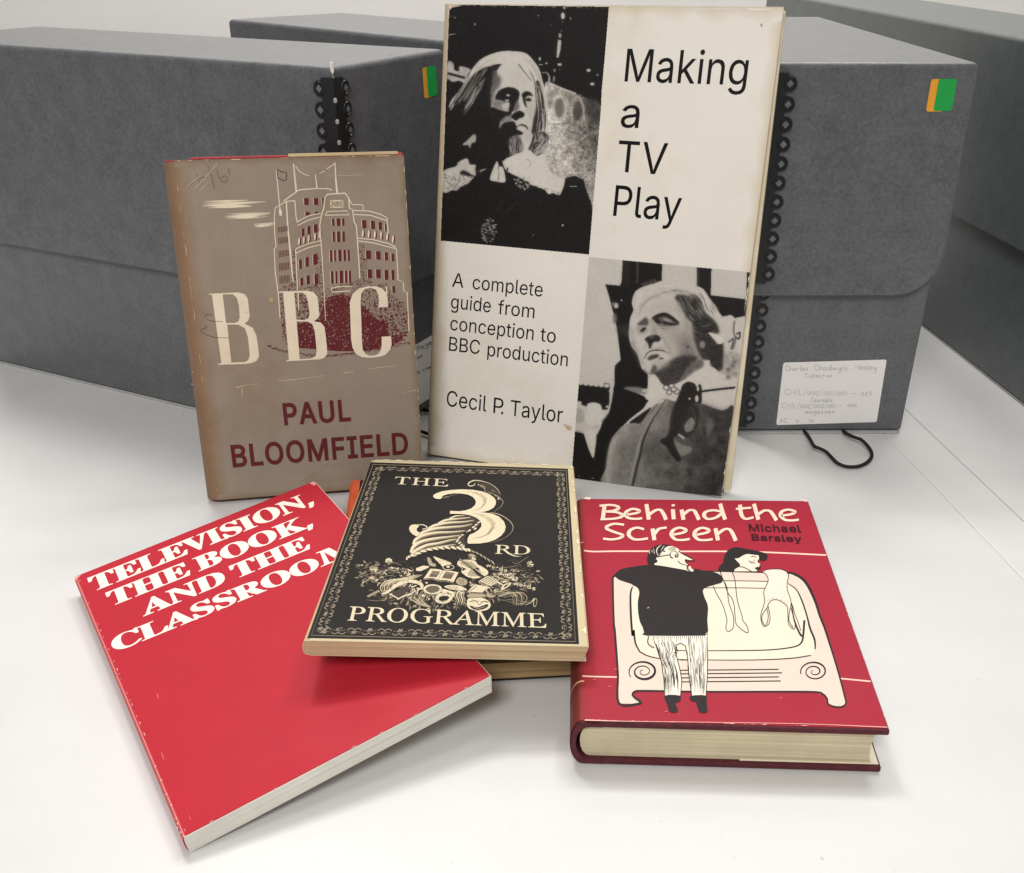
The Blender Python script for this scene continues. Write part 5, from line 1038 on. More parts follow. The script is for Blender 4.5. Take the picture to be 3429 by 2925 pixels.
pr.fill([(870, 485), (930, 350), (925, 220), (1000, 136), (1100, 148), (1200, 162), (1285, 195), (1332, 235), (1322, 260), (1390, 300), (1475, 345), (1562, 400), (1555, 413), (1480, 408), (1425, 398), (1428, 430), (1475, 480), (1445, 500), (1452, 545), (1425, 582), (1300, 562), (1100, 522)], SC)
pr.fill([(1470, 540), (1490, 505), (1515, 505), (1525, 545), (1565, 570), (1560, 600), (1500, 600), (1440, 580)], SC)
pr.layer()
pr.fill([(800, 492), (762, 420), (765, 350), (788, 262), (830, 205), (900, 160), (1000, 130), (1100, 133), (1190, 153), (1120, 165), (1085, 185), (1055, 225), (1080, 255), (1050, 262), (1020, 250), (1005, 290), (975, 330), (930, 345), (905, 375), (935, 405), (938, 440), (900, 455), (870, 490)], INK, sm=3)
pr.fill([(200, 662), (240, 605), (330, 552), (500, 520), (700, 491), (870, 491), (1100, 522), (1300, 562), (1430, 583), (1562, 600), (1590, 548), (1650, 560), (1730, 582), (1850, 596), (1960, 622), (2040, 668), (2080, 720), (2060, 785), (2000, 810), (1850, 852), (1780, 875), (1737, 908), (1730, 960), (1762, 1060), (1812, 1180), (1815, 1310), (1805, 1450), (1820, 1620), (1805, 1650), (1765, 1680), (1745, 1712), (760, 1712), (710, 1660), (682, 1560), (640, 1480), (606, 1320), (600, 1120), (625, 985), (612, 910), (575, 865), (520, 840), (480, 810), (300, 752), (232, 710)], INK, sm=2)
pr.layer()
for p, w in (([(945, 320), (925, 250), (945, 190), (1010, 140)], (6, 16, 18, 6)), ([(1000, 240), (1030, 190), (1060, 150)], (4, 12, 4)), ([(1045, 250), (1070, 200), (1120, 165)], (4, 10, 4)), ([(800, 290), (808, 230)], (12, 4)), ([(850, 270), (840, 215)], (10, 3)), ([(888, 290), (872, 195)], (10, 3)), ([(980, 310), (1000, 270)], (8, 3)), ([(945, 345), (960, 300)], (8, 3))): pr.line(p, w, SC, 4)
ol([(1162, 330), (1160, 290), (1190, 250), (1240, 245), (1285, 280), (1300, 330), (1285, 358)], (14, 8, 8, 12, 8)); ol([(1162, 330), (1175, 355), (1215, 370)], (14, 16, 10)); ol([(925, 352), (1040, 330), (1160, 310)], 12); pr.ell(1270, 332, 32, 30, INK); pr.ell(1276, 328, 12, 11, SC)
ol([(1295, 415), (1330, 455), (1400, 485), (1450, 490)], (12, 10, 6)); ol([(1318, 235), (1322, 258), (1400, 305), (1475, 345), (1568, 398), (1555, 413), (1480, 408), (1428, 396), (1428, 430), (1478, 482)], (8, 14, 16, 14, 14, 14, 12, 14, 12))
ol([(1130, 215), (1180, 190), (1255, 195)], 8); ol([(1150, 235), (1200, 215), (1255, 222)], 7); ol([(1445, 500), (1470, 560), (1505, 595)], (10, 16, 12)); ol([(870, 490), (1100, 524), (1420, 582)], 10)
pr.fill([(755, 1240), (785, 1215), (800, 1225), (770, 1242)], (190, 180, 172))
# lettering
pr.crop(*A1); pr.layer()
PEN = (25, 13)
LETT = [[(236, 122), (300, 117), (342, 124), (352, 138), (325, 152), (276, 158)], [(276, 158), (340, 162), (374, 176), (368, 192), (325, 202), (242, 206)], [(268, 114), (262, 160), (256, 207)],
        [(402, 178), (465, 167), (480, 152), (445, 141), (408, 155), (396, 178), (420, 199), (468, 203), (500, 199)], [(526, 112), (534, 160), (541, 208)], [(543, 176), (585, 150), (612, 148), (632, 172), (648, 209)],
        [(690, 144), (696, 206)], [(682, 121), (702, 118)], [(744, 146), (756, 209)], [(756, 176), (790, 151), (820, 152), (836, 175), (852, 209)],
        [(990, 158), (940, 150), (895, 160), (884, 184), (908, 204), (955, 196), (996, 168)], [(983, 109), (998, 160), (1014, 208)],
        [(1106, 116), (1114, 175), (1140, 203), (1190, 194)], [(1080, 142), (1175, 134)], [(1192, 110), (1206, 160), (1220, 209)], [(1214, 178), (1255, 153), (1290, 155), (1312, 180), (1332, 213)],
        [(1362, 184), (1425, 174), (1444, 158), (1405, 146), (1366, 158), (1358, 184), (1386, 209), (1430, 213), (1470, 208)],
        [(388, 240), (330, 234), (286, 248), (284, 266), (325, 284), (376, 303), (362, 322), (310, 331), (258, 326)], [(512, 268), (465, 258), (425, 276), (418, 305), (448, 329), (490, 331), (536, 324)],
        [(564, 264), (576, 336)], [(576, 296), (605, 266), (652, 257)], [(692, 302), (755, 288), (768, 270), (730, 258), (692, 275), (682, 304), (708, 331), (755, 334), (795, 328)],
        [(834, 303), (897, 289), (910, 271), (872, 259), (834, 276), (824, 305), (850, 332), (897, 335), (937, 329)], [(954, 262), (970, 337)], [(968, 296), (1010, 268), (1042, 270), (1062, 298), (1080, 339)]]
for p in LETT: pr.line(p, 10, LT, 6, pen=PEN)
MB_ = (58, 20, 28)
pr.text('Michael', 'g', (1163, 278), (1487, 285), (1157, 236), MB_, fat=17, track=18); pr.text('Barsley', 'g', (1180, 334), (1492, 346), (1174, 296), MB_, fat=17, track=18)
for k in range(26):
    pr.line([(rg.uniform(200, 1500), rg.uniform(90, 350))] * 1 + [(rg.uniform(200, 1500),) * 2][:0], 2, MB_, 0)
cr.wear((236, 190, 176), 30, 21, 0.0006, 'TB', 0.004); cr.wear((210, 120, 110), 18, 22, 0.0005, 'R', 0.004)
cr.pr.crop(1880, 1630, .54054)
pr.fill([(135, 78), (150, 68), (185, 70), (175, 84), (150, 80)], (240, 220, 205)); pr.fill([(1480, 78), (1525, 90), (1515, 98), (1480, 86)], (238, 205, 190))
pr.crop(*A2); pr.line([(145, 580), (400, 588), (900, 594), (1500, 604), (2020, 625)], (9, 4, 3, 3, 3, 5), (238, 186, 170), 4)
for x, y in [(325, 268), (195, 332), (640, 530), (1350, 445), (290, 375)]: pr.line([(x, y), (x + 18, y - 4)], 5, (214, 110, 110), 0)
CM = (164, 38, 56); SP = (110, 46, 42)
prof = jacket_profile(cr, 0.0); nP = len(prof)
cols = [CM, CM, CM, (164, 38, 52)] + [(150, 42, 50), (132, 48, 46)] + [SP] * 11 + [(132, 48, 46), (150, 42, 50)] + [CM] * 4
sh = cr.sheet(prof, 0.00025, 0.0002, cr.l, cols[:nP])
# the pale rules run on round the spine, and the back flap is tucked inside
flap = MB(); flap.box(0.072, cr.w - .0005, 0.0006, cr.l - .001, 0.0033, 0.0036); fl = ([cr.warp(p) for p in flap.v], flap.f, [tuple(lin((232, 222, 198))) + (1,)] * 8)
ex = [fl]
for yy in (cr.l * 0.747, cr.l * 0.135):
    a = cr.arc(0, -0.00012, 14, 0, cr.t); vs = []; fs = []
    for i, (x, z) in enumerate(a): vs += [cr.warp((x, yy - .0006, z)), cr.warp((x, yy + .0006, z))]
    fs = [(2 * i, 2 * i + 2, 2 * i + 3, 2 * i + 1) for i in range(len(a) - 1)]; ex.append((vs, fs, [tuple(lin((226, 166, 130))) + (1,)] * len(vs)))
cr.cover_mesh('dust_jacket', M_crim, sh, ex)
hard_parts(cr, M_maroon, M_pg_cream, board=0.0029, ins=0.0014, gap=0.0002, tail=0.0011, ex=0.0006)

# ------------------------------------------------------------------ brown hardback leaning on the left box
bq_ = standing([(583, 538), (1352, 519), (1419, 1621), (730, 1676)], 0.169, 0.1554, 0.0030)
bb = Book('hardback_book', 'taupe jacketed hardback with a drawn building and three large cream letters, leaning upright', bq_, 0.018, 0.0075)
pr = bb.pr; TP = (150, 135, 119); CL = (232, 218, 192); MR = (98, 34, 38)
pr.lay = 0; bb.edge_tone((134, 114, 92), TP, 0.005, 'BRT'); pr.lay = 1
pr.crop(520, 460, 0.43436)
ln = lambda p, w=7, sm=0, c=CL: pr.line(p, w, c, sm)
for (x0, x1, y, h) in [(365, 850, 515, 52), (538, 888, 605, 36), (760, 925, 678, 24)]:
    rg = random.Random(int(y))
    for k in range(9):
        f = k / 8; xa = x0 + (x1 - x0) * rg.uniform(0, .3) * (1 if k not in (5, 6) else 0); xb = x1 - (x1 - x0) * rg.uniform(0, .3) * (1 if k not in (2, 3) else 0); yy = y - h * .5 + h * f
        pr.line([(xa, yy + 4), ((xa + xb) / 2, yy), (xb, yy - 8 + rg.uniform(-4, 4))], (2, h * .24 * (1 if k > 4 else .6), 2), CL, 4)
# maroon shrubs and shadow: solid core with a ragged stippled edge
pr.layer()
core = [(1010, 1600), (1015, 1480), (1100, 1440), (1260, 1400), (1300, 1290), (1330, 1235), (1420, 1210), (1500, 1230), (1600, 1300), (1700, 1400), (1790, 1430), (1800, 1530), (1930, 1520), (1880, 1580), (1780, 1620), (1600, 1650), (1400, 1650), (1250, 1635), (1100, 1625)]
pr.fill(core, MR)
shrub = [(950, 1170), (1050, 1120), (1060, 870), (1085, 860), (1095, 1130), (1110, 1160), (1235, 1130), (1240, 980), (1262, 880), (1295, 1000), (1305, 1170), (1400, 1150), (1500, 1110), (1575, 1100), (1568, 830), (1605, 820), (1630, 960), (1640, 1090), (1700, 1140), (1790, 1130), (1820, 1210), (1900, 1250), (1945, 1350), (1955, 1490), (1920, 1570), (1800, 1615), (1600, 1645), (1250, 1635), (1050, 1600), (985, 1590), (975, 1450)]
shp = np.array(shrub, float); rg = np.random.default_rng(5)
def stipple(n, col, lo, hi, keep=None):
    q = np.stack([rg.uniform(945, 1960, n), rg.uniform(815, 1655, n)], 1); q = q[wind([shp], q) != 0]
    if keep is not None: q = q[keep(q)]
    for x, y in q:
        r = rg.uniform(lo, hi); a = rg.uniform(0, 6.28, 5) + np.array([0, 1.26, 2.5, 3.77, 5.0]) * 0; a = np.arange(5) * 1.2566 + rg.uniform(-.5, .5, 5); rr = r * rg.uniform(.4, 1.25, 5)
        W = pr.hit(pr.px([(x + rr[i] * math.cos(a[i]), y + rr[i] * math.sin(a[i])) for i in range(5)])); pr.put(W, [(0, 1, 2), (0, 2, 3), (0, 3, 4)], col)
stipple(5200, MR, 3, 8); stipple(1500, MR, 6, 15, lambda q: (q[:, 1] > 1130) & (rg.random(len(q)) < np.clip((q[:, 1] - 1100) / 420, .1, 1))); pr.layer()
incore = lambda q: wind([np.array(core, float)], q) != 0
stipple(1500, (144, 114, 102), 2.5, 7, incore); stipple(260, TP, 4, 9, incore); stipple(1700, TP, 3, 9, lambda q: ~incore(q))
for k in range(150):
    u = k / 149; x = 872 + 1090 * u; y = 1608 + 85 * math.sin(math.pi * u ** .8) + rg.uniform(-9, 9) - 25 * u; pr.ell(x, y, rg.uniform(4, 12), rg.uniform(2, 5), MR, -.1, 6)
# building
pr.layer()
ln([(962, 1395), (948, 1200), (926, 1050), (917, 860), (932, 845), (920, 740), (918, 610), (925, 545), (1010, 495), (1076, 490)]); ln([(990, 492), (1110, 406), (1240, 396), (1335, 398), (1362, 409)], 8)
ln([(1010, 495), (1022, 700), (1042, 900), (1062, 1115)], (9, 11, 13, 8)); ln([(1076, 490), (1085, 610), (1096, 660)]); ln([(932, 252), (966, 604)], (6, 8)); pr.fill([(952, 560), (965, 550), (976, 570), (976, 606), (958, 606)], CL)
pr.line([(935, 248), (970, 266), (1014, 276), (1008, 332), (990, 338), (945, 312), (937, 262)], 6, (58, 40, 34), 0)
ln([(1065, 205), (1078, 330), (1088, 420)], (9, 12, 14)); ln([(1385, 195), (1392, 330), (1402, 430)], (7, 11, 15)); ln([(1235, 285), (1246, 395)], (5, 11)); ln([(1082, 222), (1110, 262), (1150, 285), (1186, 300)], 5, 3); ln([(1266, 278), (1310, 260)], 5); ln([(1322, 246), (1386, 203)], 6)
for k in range(9): pr.ell(1070 + k * 2.2, 240 + k * 20, 2.5, 4, TP, 0, 6)
ln([(1312, 1412), (1302, 1200), (1285, 900), (1268, 680), (1280, 605), (1300, 548), (1306, 470), (1326, 441), (1465, 432), (1492, 470), (1497, 550), (1522, 560), (1532, 650), (1550, 682), (1566, 900), (1577, 1090)], (4, 9, 9, 9, 8, 8))
ln([(1310, 600), (1326, 573), (1480, 568), (1497, 598), (1310, 602)]); ln([(1350, 488), (1448, 487), (1449, 541), (1351, 543), (1350, 486)], 6); pr.line([(1400 + 44 * math.cos(a * .4), 515 + 23 * math.sin(a * .4)) for a in range(17)], 5, CL, 0)
for k in range(14): pr.ell(1370 + (k * 29) % 62, 502 + (k * 17) % 28, 4, 3, CL, 0, 6)
for p in ([(1095, 652), (1180, 607), (1275, 586)], [(1096, 682), (1180, 640), (1270, 616)], [(1080, 862), (1180, 820), (1277, 798)], [(1082, 894), (1180, 852), (1277, 828)], [(1082, 862), (1088, 1000), (1096, 1180)],
          [(1490, 475), (1520, 520), (1600, 522), (1605, 562)], [(1530, 565), (1650, 570), (1740, 596), (1786, 622), (1796, 742)], [(1535, 596), (1660, 602), (1782, 642)], [(1560, 778), (1680, 790), (1800, 820), (1856, 850)], [(1560, 800), (1680, 815), (1860, 862), (1872, 1102), (1910, 1116), (1916, 1186), (1941, 1196), (1956, 1495)],
          [(1355, 1165), (1420, 1152), (1515, 1152)], [(1355, 1165), (1365, 1195), (1500, 1185)], [(1100, 1200), (1106, 1330)]): ln(p, 7)
def win(x0, y0, x1, y1, s=0, c=MR):
    pr.fill([(x0, y0 + s), (x1, y0), (x1 + 2, y1), (x0 + 2, y1 + s)], c); pr.line([(x0 - 2, y0 + s - 2), (x0 + 1, y1 + s)], 3.5, CL, 0)
for r in [(1145, 470, 1182, 522), (1220, 470, 1254, 522), (1283, 468, 1300, 516), (1155, 577, 1190, 610), (1225, 575, 1256, 590)] + \
         [(1360, 630, 1378, 684), (1395, 628, 1424, 684), (1438, 628, 1456, 684), (1365, 730, 1383, 806), (1398, 728, 1424, 808), (1440, 728, 1460, 806)] + \
         [(1344, 872, 1362, 962), (1376, 871, 1391, 958), (1408, 868, 1434, 956), (1448, 868, 1468, 955), (1480, 868, 1498, 955), (1352, 1034, 1372, 1130), (1386, 1033, 1402, 1128), (1418, 1030, 1446, 1126), (1460, 1030, 1478, 1124), (1490, 1030, 1508, 1122)] + \
         [(1592, 640, 1626, 702), (1660, 646, 1692, 708), (1718, 655, 1746, 714), (1768, 668, 1781, 724), (1622, 874, 1662, 940), (1700, 880, 1736, 944), (1766, 888, 1792, 950), (1818, 898, 1841, 958), (1635, 1020, 1670, 1088), (1700, 1020, 1736, 1088), (1765, 1024, 1795, 1100), (1818, 1024, 1842, 1100), (1825, 1148, 1848, 1200)]: win(*r)
for r in [(1126, 700, 1146, 762), (1170, 682, 1195, 745), (1220, 668, 1250, 733), (1106, 940, 1128, 1012), (1155, 920, 1182, 994), (1215, 896, 1250, 978), (1116, 1080, 1139, 1140), (1163, 1062, 1190, 1130), (1225, 1050, 1256, 1130)]: win(*r, s=10)
for j, (ya, yb) in enumerate([(690, 735), (772, 822), (872, 925), (968, 1030), (1068, 1130)]):
    for k in range(7): x = 946 + j * 3 + k * 11.5; pr.fill([(x, ya + 6 - k * 1.6), (x + 4.5, ya + 3 - k * 1.6), (x + 7, yb - k * 2), (x + 2, yb + 3 - k * 2)], MR)
for x, y in [(1600, 742), (1645, 746), (1692, 752), (1740, 757), (1787, 768), (1832, 786), (1108, 802), (1145, 792), (1182, 782), (1230, 767), (1266, 752)]:
    pr.ell(x + 8, y + 2, 9, 34, MR, 0, 8); pr.ell(x, y, 7, 32, CL, .05, 8)
# letters
pr.layer()
pr.fill([(412, 1207), (640, 1197), (690, 1211), (714, 1245), (728, 1380), (716, 1414), (690, 1438), (752, 1470), (780, 1530), (796, 1640), (801, 1690), (781, 1725), (742, 1742), (690, 1748), (486, 1756), (484, 1748), (510, 1742), (437, 1216), (412, 1214)], CL,
        [[(520, 1212), (600, 1212), (630, 1240), (645, 1300), (652, 1390), (640, 1420), (612, 1432), (545, 1432)], [(555, 1445), (640, 1446), (690, 1472), (714, 1540), (725, 1640), (728, 1690), (715, 1720), (690, 1733), (587, 1738)]])
pr.fill([(950, 1190), (1170, 1183), (1222, 1195), (1250, 1230), (1266, 1370), (1250, 1400), (1222, 1420), (1275, 1428), (1304, 1462), (1315, 1540), (1325, 1640), (1325, 1672), (1305, 1700), (1270, 1712), (1012, 1728), (1010, 1720), (1030, 1716), (985, 1198), (952, 1198)], CL,
        [[(1072, 1199), (1130, 1198), (1160, 1215), (1175, 1260), (1190, 1360), (1181, 1395), (1150, 1408), (1088, 1408)], [(1090, 1421), (1170, 1421), (1210, 1440), (1230, 1500), (1240, 1600), (1245, 1650), (1235, 1690), (1200, 1706), (1114, 1713)]])
pr.fill([(1795, 1310), (1791, 1240), (1780, 1200), (1750, 1166), (1700, 1150), (1640, 1150), (1570, 1166), (1520, 1210), (1500, 1270), (1504, 1400), (1510, 1560), (1520, 1620), (1545, 1670), (1590, 1695), (1660, 1701), (1720, 1695), (1772, 1680), (1810, 1640), (1822, 1600), (1818, 1535), (1745, 1538), (1745, 1600), (1740, 1640), (1720, 1670), (1690, 1683), (1650, 1685), (1620, 1670), (1600, 1640), (1592, 1560), (1588, 1400), (1582, 1270), (1590, 1200), (1615, 1170), (1660, 1160), (1700, 1175), (1720, 1215), (1724, 1260), (1722, 1312)], CL)
pr.line([(1780, 1150), (1786, 1210)], 10, CL, 0)
# pencil, scuffs and spots
pr.layer(); PC = (92, 80, 70)
for p in ([(318, 285), (338, 345), (362, 355)], [(345, 318), (400, 300)], [(402, 210), (430, 290), (455, 404)], [(475, 250), (490, 310), (520, 345), (550, 342), (556, 312), (530, 298), (508, 320)], [(562, 235), (572, 290)], [(380, 1388), (400, 1366), (440, 1372)], [(400, 1405), (440, 1418), (520, 1422)], [(400, 1458), (350, 1495), (400, 1525), (470, 1545), (575, 1546)]): pr.line(p, 3.5, PC, 4)
SF = (186, 168, 142)
for p, w in (([(250, 380), (340, 300)], 7), ([(300, 400), (380, 320), (480, 200)], 8), ([(340, 420), (420, 340)], 6), ([(700, 1040), (680, 1130)], 3), ([(625, 1930), (700, 1912), (795, 1902)], (16, 8, 3)), ([(670, 1930), (668, 2010)], (14, 4)), ([(940, 1880), (1050, 1870), (1180, 1855), (1310, 1838)], (5, 9, 7, 5)), ([(1450, 1818), (1530, 1808)], (12, 6)), ([(1640, 1790), (1740, 1775), (1850, 1762)], (5, 8, 5)), ([(1320, 300), (1480, 296), (1620, 288)], (4, 7, 4)), ([(1900, 1970), (2010, 1950)], (3, 7)), ([(1100, 2640), (1330, 2500)], 3)): pr.line(p, w, SF, 3)
rg2 = random.Random(9)
for k in range(60):
    x, y = rg2.uniform(170, 1950), rg2.uniform(190, 2680); pr.ell(x, y, rg2.uniform(2, 6), rg2.uniform(2, 6), rg2.choice((SF, SF, (128, 108, 88))), 0, 7)
pr.ell(893, 1253, 16, 18, (186, 156, 112))
pr.crop(520, 1050, 0.43436)
pr.text('PAUL', 'g', (995, 857), (1510, 825), (978, 700), MR, fat=22, track=30); pr.text('BLOOMFIELD', 'g', (598, 1183), (1952, 1079), (578, 1022), MR, fat=20, track=22)
bb.wear((206, 184, 148), 34, 31, 0.0009, 'TR', 0.006); bb.wear((196, 166, 124), 14, 33, 0.0008, 'L', 0.008)
prof = jacket_profile(bb, 0.0003); nP = len(prof)
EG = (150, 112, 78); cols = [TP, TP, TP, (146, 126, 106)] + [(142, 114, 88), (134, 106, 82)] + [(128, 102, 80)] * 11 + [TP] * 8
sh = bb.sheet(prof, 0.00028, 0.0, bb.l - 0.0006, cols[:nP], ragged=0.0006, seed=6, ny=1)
fl = MB(); fl.box(0.066, bb.w - .0035, bb.l - .03, bb.l + .0040, bb.t - .0003, bb.t + .0001) if 0 else fl.box(0.066, bb.w - .0035, bb.l - .03, bb.l + .0021, bb.t - .0046, bb.t - .0004); fl = ([bb.warp(p) for p in fl.v], fl.f, [tuple(lin((206, 184, 142))) + (1,)] * 8)
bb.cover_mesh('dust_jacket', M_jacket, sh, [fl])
hard_parts(bb, M_redcloth, M_pg_brown, board=0.0028, ins=0.0032, over=0.0012)

# ------------------------------------------------------------------ tall white book with two portraits
tq = standing([(1503, 13), (2625, 24), (2417, 1666), (1441, 1522)], -0.2987, 0.2284, 0.0028)
tv = Book('hardback_book', 'tall white jacketed book with two black and white portraits, standing upright in the middle', tq, 0.0115, 0.004)
pr = tv.pr; WP = (231, 225, 214); DK = (20, 18, 18)
pr.lay = 0; tv.edge_tone((196, 180, 150), WP, 0.010, 'L'); tv.edge_tone((212, 199, 174), WP, 0.008, 'BRT'); pr.lay = 1
# -- first portrait: a long haired man in a lace collar
CA = (1470, 0, 0.27992)
A = Photo((1470, 8, 2050, 872), 1.3, CA, 0.02)
D = lambda p: [(x, y + 1429) for x, y in p]
nz = A.noise(60, 4); nf = A.noise(14, 3)
A.tone([(105, 742), (172, 762), (182, 835), (240, 852), (250, 795), (378, 832), (350, 890), (300, 1000), (240, 970), (160, 990), (100, 950)], 0.74, 4, tex=.12); A.stroke([(105, 880), (200, 905), (310, 935)], 30, .08, 4)
A.tone([(105, 955), (160, 985), (240, 975), (290, 1010), (250, 1150), (100, 1150)], .02, 6)
wall = [(1265, 1080), (1300, 980), (1480, 1065), (1640, 1125), (1780, 1185), (1935, 1260), (1925, 1540), (1900, 1900), (1870, 2250), (1840, 2560), (1760, 2330), (1730, 2150), (1640, 2095), (1540, 2110), (1490, 2160), (1300, 2070), (1230, 1850), (1290, 1600)]
gx = np.clip((np.arange(A.nx)[None] * A.st + A.x0 - CA[0]) / CA[2], 0, 2000); gy = (np.arange(A.ny)[:, None] * A.st + A.y0) / CA[2]
tone = .82 - .48 * np.clip((gx - 1430) / 400, 0, 1) * np.clip(1.15 - np.abs(gy - 1550) / 900, 0, 1) + (nz - .5) * .6 + (nf - .5) * .7
A.lay(A.mask(wall, 3), tone, 5)
A.tone([(1780, 1190), (1935, 1250), (1930, 1500), (1800, 1420), (1720, 1300)], .16, 30, .8, tex=.1); A.stroke([(1640, 1160), (1900, 1230)], 40, .1, 20, .7)
A.stroke([(1300, 985), (1480, 1065), (1640, 1125)], 20, .85, 4); A.stroke([(1690, 1140), (1700, 1142)], 22, .8, 4)
for cx, cy, rx, ry in [(1440, 1290, 58, 115), (1660, 1330, 55, 120)]:
    A.stroke([(cx - rx * 1.3, cy + ry), (cx - rx * 1.2, cy - ry * .4), (cx, cy - ry * 1.45), (cx + rx * 1.2, cy - ry * .4), (cx + rx * 1.3, cy + ry)], 26, .8, 6, .8); A.ell(cx, cy, rx, ry, .38 if cx < 1500 else .2, 9, .85)
for x, y in [(1350, 1130), (1400, 1090), (1560, 1160), (1620, 1250), (1330, 1250)]: A.ell(x, y, 30, 55, .42, 10, .6)
A.stroke([(1370, 1490), (1540, 1480)], 10, .35, 5); A.stroke([(1230, 870), (1300, 880), (1320, 960), (1290, 1040)], (8, 12, 26, 10), .7, 4); A.stroke([(1380, 915), (1370, 980)], 20, .6, 4)
for x, y, rx, ry, v in [(1483, 193, 25, 40, .82), (1500, 95, 18, 16, .75), (1447, 428, 17, 30, .7), (1465, 375, 9, 16, .4), (1443, 775, 26, 16, .85), (1790, 845, 24, 19, .85), (1896, 899, 11, 11, .8), (1833, 1008, 26, 17, .85), (1207, 706, 14, 22, .8), (1285, 760, 17, 9, .75), (1218, 776, 26, 9, .65), (1383, 845, 13, 20, .6), (1573, 225, 8, 16, .75), (1190, 190, 8, 7, .8), (190, 213, 9, 8, .8), (150, 196, 6, 6, .6), (430, 293, 10, 17, .6), (262, 285, 6, 10, .3), (1475, 265, 8, 20, .3), (1443, 828, 8, 8, .4), (1340, 300, 8, 8, .3)]: A.ell(x, y, rx, ry, v, 3)
A.stroke([(1442, 480), (1435, 580), (1418, 690)], (38, 42, 26), .82, 3)
# hair
A.tone([(130, 1290), (150, 1200), (250, 1080), (330, 960), (390, 840), (480, 730), (580, 668), (720, 622), (880, 614), (1040, 640), (1130, 728), (1200, 830), (1240, 975), (1275, 1090), (1292, 1300), (1305, 1560), (1285, 1690), (1140, 1620), (1150, 1300), (1150, 1000), (1040, 820), (700, 770), (560, 840), (430, 900), (330, 1080)], .88, 3)
A.tone([(330, 1010), (420, 890), (540, 815), (640, 800), (625, 900), (615, 1000), (622, 1250), (650, 1450), (760, 1600), (840, 1800), (760, 1900), (560, 1960), (120, 1960), (95, 1600), (110, 1330), (240, 1160)], .03, 7)
A.hairs([[(600, 810), (520, 930), (420, 1080), (330, 1230)], [(430, 860), (350, 1010), (250, 1180), (150, 1290)]], 70, 11, (.5, .7, .3, .05), .75, 9, 1)
A.hairs([[(560, 930), (490, 1060), (420, 1190), (310, 1370)], [(470, 1000), (420, 1100), (350, 1210), (290, 1310)]], 90, 12, (.75, .55, .35, .05), .8, 12, 2)
A.hairs([[(400, 850), (300, 1020), (210, 1150), (125, 1290)], [(330, 960), (260, 1100), (190, 1220), (130, 1330)]], 60, 12, (.8, .5, .08), .75, 10, 3)
A.hairs([[(480, 735), (420, 800), (370, 870), (330, 960)], [(700, 640), (600, 720), (500, 800), (420, 880)]], 34, 7, (.62, .95, .75), .4, 8, 4)
for k in range(16): f = k / 15; A.stroke([(1020 + 120 * f, 690 + 60 * f), (1140 + 60 * f, 850 + 30 * f), (1200 + 50 * f, 1050), (1230 + 50 * f, 1300)], 4, .55 + .35 * (k % 2), 3, .5)
# face
A.tone([(760, 768), (900, 735), (1020, 780), (1110, 900), (1150, 1050), (1152, 1290), (1135, 1430), (1128, 1560), (1118, 1650), (1085, 1760), (1040, 1815), (950, 1800), (860, 1680), (720, 1560), (640, 1400), (620, 1250), (612, 1000), (640, 880), (700, 830)], .88, 4)
A.tone([(1045, 1250), (1140, 1230), (1132, 1440), (1070, 1430)], .74, 25, .7, tex=.08, cell=14); A.tone([(770, 900), (900, 850), (1080, 940), (1070, 1050), (850, 1010)], .82, 30, .4, tex=.06, cell=14); A.tone([(960, 1430), (1060, 1450), (1120, 1560), (1080, 1700), (1000, 1620)], .76, 20, .6, tex=.1, cell=12)
A.tone([(612, 890), (690, 890), (745, 950), (720, 1040), (670, 1100), (640, 1240), (618, 1240)], .3, 18, .9, tex=.1, cell=20)
for k in range(14): f = k / 13; A.stroke([(640 + 90 * f, 780 + 5 * f), (620 + 70 * f, 850 + 10 * f), (650 + 50 * f, 910)], (6, 9, 2), .12, 3, .6)
A.tone([(600, 900), (640, 900), (622, 1100), (618, 1300), (600, 1300)], .05, 8)
for k in range(8): f = k / 7; A.stroke([(940 + 20 * f, 768 + 8 * f), (1010 + 20 * f, 850 + 20 * f), (1090 + 20 * f, 950 + 25 * f)], (7, 5, 2), .4, 4, .55)
A.tone([(672, 1190), (692, 1120), (740, 1072), (830, 1045), (915, 1062), (962, 1108), (952, 1190), (925, 1250), (885, 1335), (835, 1330), (842, 1235), (790, 1225), (735, 1205)], .03, 5)
A.tone([(640, 1205), (740, 1205), (835, 1240), (835, 1290), (790, 1315), (720, 1300), (645, 1285)], .5, 12, .9, tex=.1); A.tone([(745, 1262), (800, 1235), (838, 1235), (832, 1285), (790, 1312), (760, 1290)], .82, 5)
A.ell(827, 1142, 22, 12, .85, 3); A.ell(815, 1205, 26, 11, .85, 3); A.stroke([(735, 1180), (810, 1182), (860, 1170)], 14, .02, 3)
A.tone([(618, 1290), (720, 1312), (800, 1335), (870, 1335), (850, 1395), (790, 1415), (735, 1470), (725, 1540), (760, 1480), (860, 1450), (910, 1470), (935, 1530), (985, 1580), (1000, 1605), (930, 1630), (945, 1660), (900, 1680), (800, 1720), (690, 1620), (640, 1450)], .04, 7)
A.tone([(735, 1450), (785, 1400), (850, 1385), (885, 1415), (850, 1450), (780, 1462), (745, 1478)], .5, 8, .9, tex=.15)
A.tone([(862, 1395), (905, 1348), (970, 1328), (1022, 1362), (1008, 1405), (960, 1420), (925, 1450), (885, 1425)], .03, 5); A.tone([(895, 1300), (938, 1195), (962, 1290), (905, 1345)], .42, 10)
A.tone([(915, 1455), (980, 1430), (1060, 1450), (1110, 1490), (1060, 1520), (985, 1500), (940, 1495)], .84, 4)
